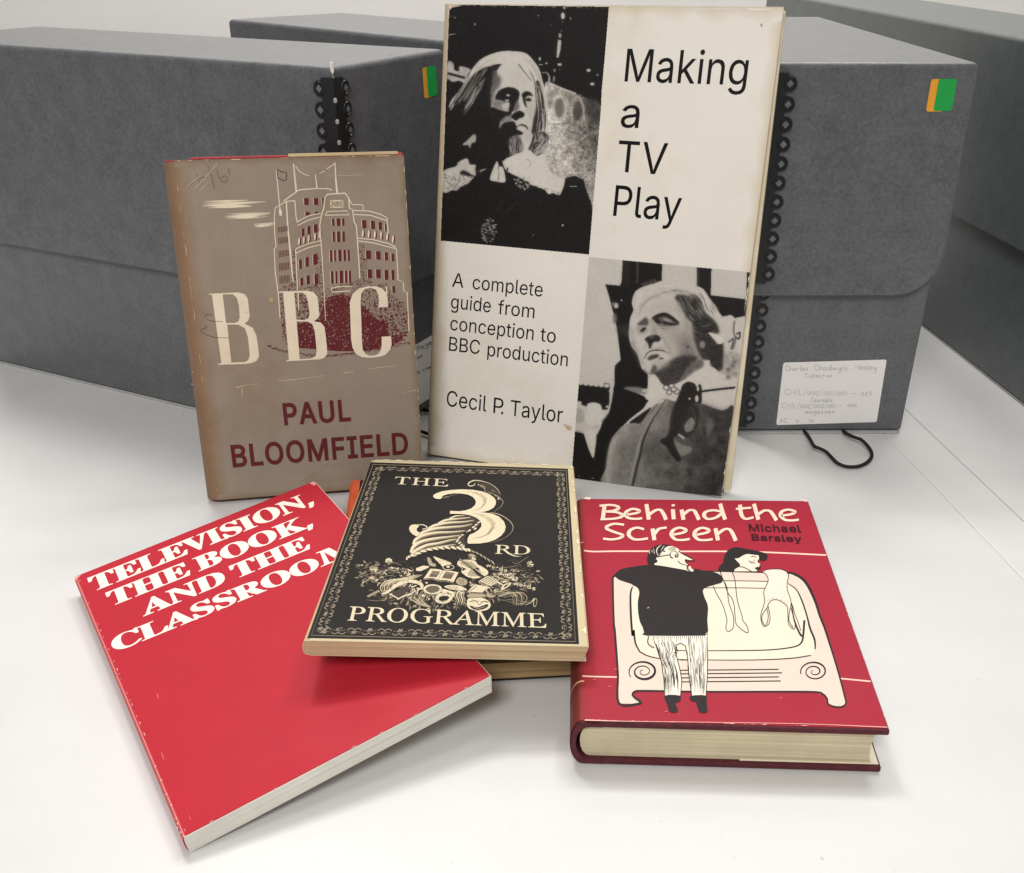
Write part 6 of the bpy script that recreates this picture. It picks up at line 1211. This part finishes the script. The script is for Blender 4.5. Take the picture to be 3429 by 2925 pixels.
A.tone([(992, 1130), (1035, 1096), (1090, 1106), (1122, 1150), (1070, 1152), (1035, 1180), (1040, 1230), (1052, 1298), (1015, 1240), (1000, 1180)], .05, 5); A.ell(1080, 1172, 40, 22, .82, 3); A.ell(1072, 1196, 38, 22, .08, 4); A.ell(1100, 1180, 10, 8, .8, 2)
A.stroke([(918, 1522), (985, 1497), (1040, 1515), (1065, 1556)], (6, 16, 18, 8), .04, 3); A.tone([(925, 1545), (990, 1525), (1045, 1550), (1000, 1580), (960, 1562)], .85, 4)
A.tone([(930, 1560), (1000, 1590), (985, 1615), (930, 1600)], .05, 5)
A.tone([(850, 1660), (940, 1620), (990, 1680), (1010, 1780), (960, 1850), (880, 1860), (840, 1760)], .5, 12, .9, tex=.3, cell=10)
A.hairs([[(850, 1640), (850, 1720), (850, 1800), (830, 1880)], [(980, 1620), (990, 1700), (985, 1790), (960, 1870)]], 80, 10, (.05, .8, .15, .6), .75, 9, 7)
# hair falling on the right
A.tone([(1158, 990), (1195, 975), (1210, 1080), (1190, 1120), (1215, 1300), (1232, 1480), (1210, 1560), (1130, 1600), (1108, 1585), (1130, 1440), (1158, 1320), (1165, 1180)], .12, 6)
A.hairs([[(1160, 1000), (1180, 1200), (1190, 1400), (1150, 1590)], [(1215, 1000), (1250, 1200), (1280, 1400), (1280, 1640)]], 80, 11, (.1, .75, .3, .85, .05), .75, 9, 5)
A.tone([(1130, 1612), (1195, 1582), (1280, 1590), (1282, 1680), (1200, 1740), (1110, 1812), (1072, 1800), (1092, 1735), (1132, 1690)], .2, 6, tex=.3, cell=14)
A.tone([(1130, 1790), (1230, 1730), (1300, 1725), (1310, 1755), (1200, 1850), (1150, 1860)], .66, 8, tex=.3, cell=14)
A.hairs([[(1130, 1600), (1150, 1660), (1110, 1730), (1080, 1800)], [(1290, 1600), (1280, 1680), (1210, 1750), (1150, 1850)]], 60, 12, (.05, .8, .35), .75, 14, 6)
# collar, lace, tassel, coat
A.tone([(20, 2310), (110, 2310), (220, 2280), (330, 2205), (430, 2110), (560, 2000), (760, 1915), (800, 2030), (900, 2105), (1100, 2215), (1290, 2320), (1440, 2340), (1490, 2240), (1510, 2150), (1560, 2100), (1690, 2110), (1735, 2200), (1790, 2350), (1835, 2525), (1798, 3055), (10, 2890)], .02, 4)
A.tone([(775, 1925), (870, 1868), (980, 1825), (1080, 1798), (1170, 1868), (1255, 1850), (1340, 2060), (1490, 2142), (1505, 2175), (1482, 2260), (1440, 2336), (1360, 2312), (1310, 2325), (1255, 2270), (1100, 2212), (1070, 2180), (930, 2112), (835, 2062), (795, 2010)], .9, 3)
A.stroke([(762, 1925), (790, 2010), (835, 2062)], 14, .85, 2); A.ell(818, 2030, 10, 24, .05, 3); A.stroke([(1045, 1900), (1100, 1950), (1075, 2000)], 8, .6, 4)
A.tone([(45, 2060), (205, 1992), (228, 1945), (335, 1898), (372, 1970), (440, 1975), (440, 2050), (560, 2020), (540, 2060), (430, 2110), (400, 2172), (335, 2205), (250, 2245), (220, 2280), (150, 2280), (100, 2308), (40, 2290)], .84, 4, tex=.1)
A.tone([(250, 2080), (300, 2040), (430, 2110), (440, 2040), (500, 2060), (430, 2112), (350, 2110)], .08, 5)
rl = np.random.default_rng(3)
for k in range(150): A.ell(50 + rl.random() * 370, 2080 + rl.random() * 220, 5 + 8 * rl.random(), 3 + 3 * rl.random(), .15, 2, .6)
A.tone([(20, 2320), (110, 2312), (220, 2284), (335, 2210), (430, 2116), (560, 2030), (600, 2100), (500, 2400), (20, 2500)], .02, 3)
for k in range(60): u = rl.random(); A.ell(900 + 560 * u, 2140 + 170 * u + 30 * rl.random(), 5 + 4 * rl.random(), 4, .2, 2, .6)
for k in range(26): A.ell(890 + 200 * rl.random(), 2120 + 150 * rl.random(), 14, 10, .75, 2, .8); A.ell(890 + 200 * rl.random(), 2120 + 150 * rl.random(), 7, 6, .03, 2)
A.tone([(695, 1930), (718, 1990), (768, 2010), (797, 2160), (762, 2186), (690, 2176), (612, 2150), (640, 2040)], .88, 3); A.stroke([(712, 1990), (716, 2100), (705, 2170)], 8, .3, 3)
A.tone([(430, 1610), (445, 1640), (435, 1700), (390, 1720), (370, 1780), (350, 1740), (280, 1735), (340, 1680), (400, 1620)], .7, 4)
A.stroke([(1525, 2128), (1580, 2105), (1640, 2102), (1720, 2142)], (10, 16, 18, 12), .75, 3); A.stroke([(1510, 2145), (1620, 2150), (1730, 2165)], (24, 46, 20), .04, 4); A.stroke([(1560, 2230), (1650, 2232)], 9, .7, 2)
for k in range(130):
    a = rl.random() * 6.28; r = rl.random() ** .6; x, y = 600 + 92 * r * math.cos(a), 2765 + 150 * r * math.sin(a); A.ell(x, y, 5 + 12 * rl.random(), 4 + 4 * rl.random(), .3 + .6 * rl.random(), 2, .8)
A.ell(600, 2830, 45, 55, .05, 12, .8); A.ell(1480, 2698, 12, 11, .9, 2); A.ell(1128, 2815, 8, 8, .5, 2)
A.stroke([(760, 2370), (700, 2540)], (8, 18), .12, 12); A.stroke([(960, 2390), (790, 2560)], (8, 26), .1, 14)
for k in range(36): x = rl.random() * 1900; A.ell(100 + x, 58 + x * .018 + 12 * rl.random(), 6 + 18 * rl.random(), 4 + 4 * rl.random(), .5 + .4 * rl.random(), 2, .6)
A.im += (A.noise(5, 2) - .5) * .07
qa = [(x * CA[2] + CA[0], y * CA[2] + CA[1]) for x, y in [(122, 56), (2036, 82), (1985, 700), (1950, 1080), (1940, 1300), (1797, 3050), (18, 2884)]]
pr.layer(1); A.put(pr, qa, (19, 17, 17), (231, 225, 214))

# -- second portrait: an older man in a cloak, looking to the left
CB = (1900, 860, 0.29923)
B = Photo((1905, 860, 2520, 1680), 1.3, CB, 0.86)
D4 = lambda p: [(x, y + 1270) for x, y in p]
B.im += (B.noise(400, 2) - .5) * .08
B.tone([(620, 35), (1062, 75), (1056, 275), (980, 305), (850, 340), (760, 390), (722, 520), (740, 600), (700, 700), (690, 900), (720, 1010), (785, 1090), (830, 1250), (900, 1320), (905, 1480), (525, 1480), (530, 1222), (596, 1158), (572, 950), (556, 810), (520, 650), (462, 430), (424, 310), (590, 325), (606, 280)], .03, 2, sm=0)
B.stroke([(785, 60), (780, 300)], 16, .4, 6, .7); B.tone([(640, 40), (700, 40), (690, 320), (640, 320)], .12, 20, .6); B.ell(545, 548, 27, 32, .85, 6); B.ell(515, 530, 20, 20, .5, 8); B.ell(607, 490, 9, 9, .9, 2); B.ell(530, 690, 22, 60, .45, 10); B.tone([(560, 780), (680, 760), (690, 900), (580, 860)], .16, 20, .7)
B.tone([(1450, 117), (1612, 131), (1605, 432), (1992, 476), (1975, 670), (1860, 690), (1730, 670), (1640, 540), (1540, 400), (1450, 330)], .05, 2, sm=0); B.stroke([(1462, 140), (1460, 330)], 20, .3, 8, .7)
B.tone([(2010, 174), (2046, 177), (2015, 500), (1990, 680), (1975, 660), (2000, 500)], .05, 2, sm=0)
B.tone([(1056, 272), (1180, 290), (1450, 332), (1530, 375), (1600, 480), (1660, 550), (1730, 665), (1830, 655), (1870, 710), (1850, 900), (1760, 930), (1740, 1260), (1600, 1240), (1500, 1250), (1270, 1400), (1060, 1450), (900, 1310), (835, 1240), (785, 1090), (720, 1000), (690, 900), (700, 700), (742, 600), (722, 520), (745, 420), (800, 360), (900, 320), (985, 297)], .86, 3)
for k in range(12): B.stroke([(870 + 15 * k, 340 - 3 * k), (820 + 14 * k, 300 - 5 * k)], (5, 2), .8, 2, .7)
for k in range(36): f = k / 35; B.stroke([(800 + 20 * f, 640 - 60 * f), (860 + 40 * f, 520 - 30 * f), (980 + 30 * f, 440 - 20 * f), (1090 + 30 * f, 400 - 10 * f)], (3, 5, 3), .55 + .35 * (k % 2), 4, .35)
B.stroke([(800, 660), (850, 530), (950, 460), (1060, 440)], (14, 22, 16), .62, 14, .7)
for k in range(12): B.stroke([(1060 + 12 * k, 410 + (k % 3) * 6), (1075 + 12 * k, 385)], (3, 6), .35, 3, .5)
# dark hair at the side
hd = [(1205, 450), (1260, 420), (1330, 440), (1420, 425), (1500, 500), (1540, 630), (1640, 710), (1690, 790), (1692, 860), (1600, 850), (1640, 900), (1680, 975), (1742, 960), (1745, 1240), (1690, 1282), (1620, 1245), (1580, 1165), (1500, 1140), (1440, 1010), (1400, 870), (1388, 745), (1325, 680), (1280, 565), (1225, 500)]
B.tone(hd, .1, 12, .95, tex=.08)
B.hairs([[(1210, 440), (1250, 540), (1300, 620), (1400, 720)], [(1420, 420), (1480, 520), (1540, 620), (1640, 720)]], 150, 10, (.6, .08, .35, .05, .05), .65, 12, 8)
B.hairs([[(1390, 720), (1450, 760), (1540, 770), (1660, 700)], [(1410, 860), (1480, 900), (1560, 920), (1680, 880)]], 60, 10, (.45, .05, .05), .6, 14, 9)
B.hairs([[(1440, 350), (1500, 450), (1540, 560), (1600, 680)], [(1530, 390), (1590, 480), (1660, 580), (1750, 690)]], 50, 9, (.95, .7, .3), .6, 10, 10)
B.hairs([[(800, 640), (850, 500), (960, 420), (1080, 390)], [(760, 420), (860, 360), (1000, 320), (1200, 330)]], 70, 9, (.95, .72, .8), .5, 10, 11)
B.hairs([[(1100, 390), (1180, 380), (1220, 420), (1240, 460)], [(1200, 360), (1300, 380), (1400, 410), (1480, 480)]], 40, 8, (.4, .9, .6), .6, 10, 12)
B.tone([(1575, 850), (1650, 868), (1720, 895), (1755, 930), (1735, 970), (1690, 978), (1645, 930)], .92, 3); B.ell(1510, 985, 32, 42, .55, 5); B.tone([(1525, 1180), (1590, 1160), (1580, 1220), (1540, 1245)], .88, 3)
# modelling of the face
B.tone([(1180, 880), (1380, 830), (1430, 1000), (1500, 1150), (1420, 1200), (1330, 1280), (1250, 1300), (1180, 1180), (1260, 1050)], .42, 45, .8, tex=.12, cell=16)
B.tone([(1280, 560), (1330, 690), (1390, 750), (1400, 880), (1330, 820), (1290, 700), (1240, 600)], .62, 25, .8); B.tone([(1230, 470), (1270, 560), (1250, 650), (1215, 560)], .68, 20, .7)
B.tone([(925, 1310), (1000, 1272), (1100, 1205), (1180, 1150), (1330, 1100), (1460, 1130), (1400, 1200), (1330, 1285), (1270, 1400), (1190, 1450), (1070, 1450), (985, 1335)], .16, 16, .95, tex=.12, cell=14)
B.tone([(1400, 1185), (1500, 1150), (1520, 1230), (1400, 1300), (1280, 1400), (1330, 1290)], .36, 10, .9, tex=.15)
B.tone([(1000, 820), (1200, 790), (1340, 760), (1385, 900), (1250, 985), (1120, 960)], .70, 40, .65, tex=.12, cell=14); B.tone([(830, 640), (900, 560), (1100, 500), (1230, 560), (1290, 690), (1100, 620), (950, 650)], .79, 30, .6, tex=.06, cell=14)
B.stroke([(1085, 950), (1150, 1040), (1160, 1120)], 30, .58, 16, .6); B.stroke([(715, 780), (722, 900), (750, 1010), (800, 1110), (850, 1240)], 44, .66, 20, .6)
B.tone([(950, 1180), (1080, 1160), (1160, 1200), (1060, 1265), (975, 1265)], .66, 22, .6, tex=.1, cell=12); B.tone([(925, 1035), (1050, 1005), (1125, 1060), (960, 1048)], .68, 14, .6); B.tone([(770, 780), (905, 780), (885, 860), (800, 870)], .52, 16, .5)
B.tone([(990, 770), (1240, 770), (1220, 830), (1080, 840)], .66, 16, .6); B.tone([(905, 720), (950, 700), (965, 860), (930, 880)], .72, 14, .6)
B.tone([(948, 680), (1040, 640), (1095, 636), (1150, 665), (1200, 700), (1252, 745), (1235, 768), (1150, 776), (1050, 776), (995, 742)], .34, 9)
B.stroke([(950, 694), (1000, 668), (1060, 650), (1110, 652), (1190, 700), (1250, 748)], (14, 34, 40, 40, 34, 12), .05, 5); B.tone([(965, 700), (1020, 690), (1035, 740), (1000, 748)], .08, 6)
B.ell(1120, 712, 58, 15, .68, 7, .9, .3); B.stroke([(1030, 745), (1085, 738), (1150, 758), (1238, 756)], (10, 26, 24, 8), .05, 4); B.ell(1058, 750, 13, 7, .6, 3)
B.stroke([(1000, 765), (1070, 805), (1160, 795)], (4, 7, 3), .35, 4, .8)
B.tone([(778, 760), (830, 712), (880, 680), (905, 715), (902, 765), (850, 772), (800, 768)], .3, 8); B.tone([(812, 835), (845, 798), (878, 792), (868, 822), (838, 842)], .05, 4); B.stroke([(820, 855), (870, 840)], 5, .45, 4, .7)
B.tone([(930, 700), (955, 790), (950, 860), (1020, 880), (1000, 820), (985, 760)], .6, 18, .7)
B.tone([(866, 925), (905, 893), (960, 878), (1010, 880), (1045, 912), (1022, 952), (962, 960), (935, 1020), (916, 1026), (900, 970)], .1, 6); B.ell(945, 900, 30, 14, .5, 10, .7); B.stroke([(1040, 880), (1085, 925), (1105, 970)], (6, 8, 3), .4, 6, .8); B.stroke([(880, 970), (858, 1035)], 8, .5, 6, .8)
B.stroke([(862, 1140), (890, 1085), (950, 1052), (1050, 1050), (1135, 1082)], (6, 9, 10, 10, 4), .04, 3); B.tone([(898, 1135), (955, 1098), (1025, 1098), (1010, 1130), (920, 1158)], .2, 7); B.stroke([(1025, 1142), (1075, 1138)], 14, .1, 4)
B.tone([(930, 1290), (965, 1215), (1005, 1250), (960, 1300)], .22, 10, .85, tex=.1); B.stroke([(865, 1260), (890, 1300), (930, 1310)], 12, .3, 8, .8); B.ell(1350, 1010, 13, 16, .2, 4)
B.tone([(740, 930), (760, 1020), (800, 1080), (770, 1060), (725, 990)], .55, 10, .6)
# background right
B.tone([(1850, 830), (1900, 770), (1960, 800), (1955, 1000), (1900, 1040), (1860, 950)], .86, 3); B.stroke([(1890, 870), (1930, 850), (1920, 920), (1880, 900)], 16, .1, 3); B.ell(1955, 710, 30, 38, .85, 3); B.stroke([(1800, 960), (1860, 920), (1830, 1040)], 14, .15, 4)
B.stroke([(1870, 720), (1860, 830), (1880, 930), (1850, 1040)], 14, .12, 5, .8); B.tone([(1700, 1290), (1900, 1350), (1930, 1100), (1760, 1080), (1745, 1250)], .66, 12, .8, tex=.25, cell=24)
for x, y in [(1850, 1220), (1800, 1260), (1870, 1180), (1800, 1350)]: B.ell(x, y, 26, 22, .3, 8, .7)
# collar, cords
B.tone(D4([(525, 170), (620, 185), (870, 300), (905, 350), (850, 440), (660, 590), (540, 710), (470, 860), (430, 1280), (20, 1260), (60, 700), (190, 720), (335, 720), (395, 570), (470, 460), (515, 230)]), .03, 3, sm=2)
B.tone(D4([(120, 150), (300, 170), (460, 150), (470, 250), (460, 420), (390, 440), (110, 360)]), .04, 4); 
for k in range(6): B.ell(150 + 58 * k, 1270 + 146 + 6 * k, 30, 22, .86, 3)
B.tone(D4([(630, 195), (820, 195), (880, 270), (720, 240)]), .5, 6); B.stroke(D4([(830, 230), (910, 240)]), 30, .8, 4)
B.tone(D4([(960, 48), (905, 130), (900, 230), (915, 260), (868, 295), (915, 335), (1100, 262), (1095, 190), (1050, 150), (1012, 90)]), .9, 3)
B.tone([(1268, 1400), (1390, 1330), (1500, 1255), (1600, 1232), (1650, 1250), (1690, 1300), (1695, 1370), (1890, 1432), (1860, 1680), (1740, 1722), (1620, 1680), (1500, 1640), (1440, 1600), (1430, 1480), (1300, 1450), (1200, 1480), (1150, 1450)], .88, 3)
B.stroke(D4([(1500, 240), (1690, 215), (1880, 195)]), 24, .05, 3)
for x, y in D4([(1105, 195), (1165, 180), (1140, 250), (1222, 240), (1190, 215)]): B.ell(x, y, 34, 30, .1, 4); B.ell(x, y, 26, 22, .9, 3)
# tunic
tun = D4([(425, 1290), (432, 1100), (470, 850), (560, 690), (670, 600), (820, 590), (950, 420), (1080, 320), (1200, 350), (1440, 360), (1520, 380), (1740, 455), (1860, 410), (1800, 900), (1720, 1430), (1200, 1410)])
bx = (np.arange(B.nx)[None] * B.st + B.x0 - CB[0]) / CB[2]; by = (np.arange(B.ny)[:, None] * B.st + B.y0 - CB[1]) / CB[2]
tt = .64 - .42 * np.clip((bx - 500) / 1100 + (by - 2000) / 2600, 0, 1.1) + (B.noise(90, 4) - .5) * .34 + (B.noise(10, 2) - .5) * .1
B.lay(B.mask(tun, 3), tt, 3)
B.tone(D4([(425, 1290), (432, 1100), (470, 850), (540, 720), (580, 740), (510, 900), (480, 1100), (480, 1290)]), .72, 18, .7)
B.tone(D4([(600, 800), (800, 740), (760, 1000), (650, 1250), (520, 1250), (560, 1000)]), .36, 60, .7, tex=.15); B.tone(D4([(860, 800), (1050, 780), (1150, 950), (900, 1050), (820, 950)]), .26, 60, .7, tex=.12)
B.tone(D4([(905, 350), (1005, 338), (960, 400), (820, 520), (690, 580), (665, 580), (760, 500), (850, 430)]), .88, 3); B.tone(D4([(690, 590), (780, 520), (935, 415), (905, 480), (820, 590), (760, 595)]), .06, 3)
zp = D4([(1070, 340), (1000, 450), (930, 560), (870, 680), (820, 800), (790, 950), (750, 1100), (700, 1320)])
B.stroke(zp, 52, .66, 4, .9); B.stroke([(x + 22, y) for x, y in zp], (8, 14, 22, 26, 30, 30), .08, 4, .9); B.stroke([(x - 8, y) for x, y in zp], 5, .3, 3, .8); B.stroke([(x - 28, y) for x, y in zp], 5, .3, 3, .7); B.stroke(D4([(1010, 365), (1080, 340)]), 26, .85, 3)
B.tone(D4([(1265, 230), (1295, 160), (1355, 130), (1420, 150), (1450, 190), (1480, 155), (1502, 200), (1500, 370), (1430, 365), (1350, 420), (1330, 520), (1260, 640), (1230, 720), (1190, 770), (1235, 900), (1275, 1000), (1230, 1020), (1140, 920), (1110, 860), (1045, 810), (1050, 770), (1110, 745), (1145, 640), (1160, 500), (1205, 380)]), .08, 3)
B.tone(D4([(1180, 480), (1350, 360), (1470, 420), (1480, 560), (1420, 690), (1330, 760), (1200, 740), (1150, 640)]), .1, 8, .85)
B.tone(D4([(1310, 620), (1390, 530), (1425, 600), (1400, 670), (1330, 695)]), .52, 4, tex=.1); B.stroke(D4([(1240, 720), (1310, 765)]), 26, .75, 4); B.tone(D4([(1190, 770), (1250, 820), (1400, 880), (1290, 960), (1230, 900)]), .5, 6)
for k in range(46):
    u = k / 45; x, y = D4([(1395 + 40 * math.sin(u * 3.1), 430 + 250 * u)])[0]; B.ell(x, y, 10, 5, (.45, .05)[k % 2], 2, .7, .6); x, y = D4([(1480 - 30 * u * u, 400 + 280 * u)])[0]; B.ell(x, y, 9, 5, (.45, .05)[k % 2], 2, .7, .6); x, y = D4([(1200 - 60 * u, 360 + 380 * u)])[0]; B.ell(x, y, 8, 5, (.4, .05)[k % 2], 2, .6, .6)
B.ell(*D4([(1367, 320)])[0], 11, 11, .9, 2); B.ell(*D4([(1460, 210)])[0], 14, 26, .88, 3); B.ell(*D4([(1448, 320)])[0], 20, 38, .88, 3)
B.tone(D4([(1560, 560), (1600, 540), (1660, 590), (1600, 700), (1570, 760), (1555, 650)]), .42, 10, .8, tex=.1); B.tone(D4([(1500, 380), (1740, 455), (1860, 415), (1840, 600), (1700, 640), (1560, 500)]), .16, 30, .7, tex=.08)
# figures at the far left
B.tone(D4([(218, 420), (230, 375), (300, 362), (370, 385), (385, 440), (345, 510), (405, 500), (372, 600), (280, 620), (205, 570), (190, 500), (235, 480)]), .9, 4); B.tone(D4([(190, 700), (250, 660), (322, 715), (312, 870), (290, 985), (245, 900), (205, 780)]), .9, 3)
B.tone(D4([(85, 440), (165, 440), (190, 560), (90, 590)]), .7, 8); B.stroke(D4([(80, 610), (180, 660)]), 14, .8, 3); B.stroke(D4([(80, 680), (180, 700)]), 14, .75, 3); B.ell(*D4([(135, 370)])[0], 26, 24, .85, 4); B.ell(*D4([(450, 410)])[0], 22, 16, .8, 4); B.ell(*D4([(325, 630)])[0], 30, 24, .8, 5); B.stroke(D4([(380, 580), (470, 480)]), 14, .4, 8, .7); B.stroke(D4([(490, 240), (470, 220)]), 30, .8, 4)
B.im += (B.noise(5, 2) - .5) * .06
qb = [(x * CB[2] + CB[0], y * CB[2] + CB[1]) for x, y in [(240, 2), (2047, 172), (1995, 660), (1900, 1440), (1800, 2140), (1727, 2690), (40, 2482)]]
A_, B_ = A, B
B.put(pr, qb, (19, 17, 17), (229, 223, 212))
# -- lettering
pr.layer(); K = (16, 13, 14)
pr.crop(1960, 130, 0.28958)
pr.text('Making', 'g', (452, 495), (1858, 540), (487, 118), K, fat=2); pr.text('a', 'g', (403, 1026), (613, 1034), (428, 765), K, cap='x', fat=2)
pr.crop(1960, 450, 0.28958)
pr.text('TV', 'g', (358, 432), (922, 470), (392, 73), K, fat=2, track=20); pr.text('Play', 'g', (320, 943), (1090, 1008), (355, 590), K, fat=2)
pr.crop(1440, 880, 0.27027)
for s_, a, b, u in (('A', (272, 298), (413, 314), (13, -173)), ('complete', (524, 327), (1390, 424), (12, -172)), ('guide', (256, 567), (748, 620), (12, -172)), ('from', (838, 637), (1290, 691), (12, -172)), ('conception', (247, 834), (1278, 961), (12, -172)), ('to', (1363, 973), (1554, 997), (12, -172)), ('BBC', (232, 1090), (613, 1137), (11, -172)), ('production', (709, 1157), (1702, 1288), (11, -172))):
    pr.text(s_, 'g', a, b, (a[0] + u[0], a[1] + u[1]), K, fat=1)
pr.crop(1380, 1300, 0.29923)
for s_, a, b in (('Cecil', (384, 200), (829, 265)), ('P', (908, 279), (1016, 295)), ('.', (995, 292), (1019, 296)), ('Taylor', (1097, 307), (1680, 391))): pr.text(s_, 'g', a, b, (a[0] + 10, a[1] - 174), K, fat=1)
# wear: chipped head edge, fold and stains
pr.layer()
tv.wear((222, 214, 200), 46, 41, 0.0010, 'T', 0.005); tv.wear((226, 216, 196), 40, 42, 0.0008, 'R', 0.006); tv.wear((208, 196, 174), 24, 43, 0.0006, 'LB', 0.005)
pr.crop(1470, 0, 0.27992); pr.fill([(122, 56), (150, 62), (285, 50), (250, 75), (150, 95), (130, 130)], (216, 204, 180)); pr.line([(125, 430), (140, 415), (210, 408)], (5, 5, 2), (190, 180, 165), 3); pr.line([(150, 80), (270, 60)], 6, (60, 54, 50), 0)
pr.crop(2250, 0, 0.24131); pr.line([(0, 125), (500, 128), (1020, 125)], (3, 34, 20), (222, 214, 202), 4); pr.line([(1040, 128), (1200, 135), (1380, 128)], (20, 30, 8), (236, 228, 214), 4); pr.fill([(1225, 330), (1250, 335), (1260, 370), (1240, 375)], (150, 136, 118))
pr.crop(1380, 1300, 0.29923); pr.fill([(1690, 400), (1720, 410), (1780, 430), (1785, 460), (1755, 475), (1720, 450)], (196, 178, 144), sm=3); pr.fill([(285, 870 - 840), (295, 30), (305, 50)], (170, 150, 120))
prof = jacket_profile(tv, 0.0); nP = len(prof)
cols = [WP, WP, WP, (204, 190, 166)] + [(190, 174, 148)] * 15 + [WP] * 4
sh = tv.sheet(prof, 0.0003, 0.0, tv.l, cols[:nP], ragged=0.0003, seed=9)
tv.cover_mesh('dust_jacket', M_white, sh)
hard_parts(tv, M_dark, M_pg_cream, board=0.0024, ins=0.003)
b = MB(); b.add([(tv.w - 0.02, 0.004, .0012), (tv.w + 0.0046, 0.004, .0012), (tv.w + 0.0008, tv.l - .001, .0012), (tv.w - .02, tv.l - .001, .0012), (tv.w - 0.02, 0.004, .0062), (tv.w + 0.0046, 0.004, .0062), (tv.w + 0.0008, tv.l - .001, .0062), (tv.w - .02, tv.l - .001, .0062)],
                [(0, 3, 2, 1), (4, 5, 6, 7), (0, 1, 5, 4), (1, 2, 6, 5), (2, 3, 7, 6), (3, 0, 4, 7)])
tv.build(b, 'jacket_flap', mottled('yellowed_flap', (214, 200, 166), (226, 216, 190), 30, 0.6, p=(.4, .6)), bevel=0.0006)
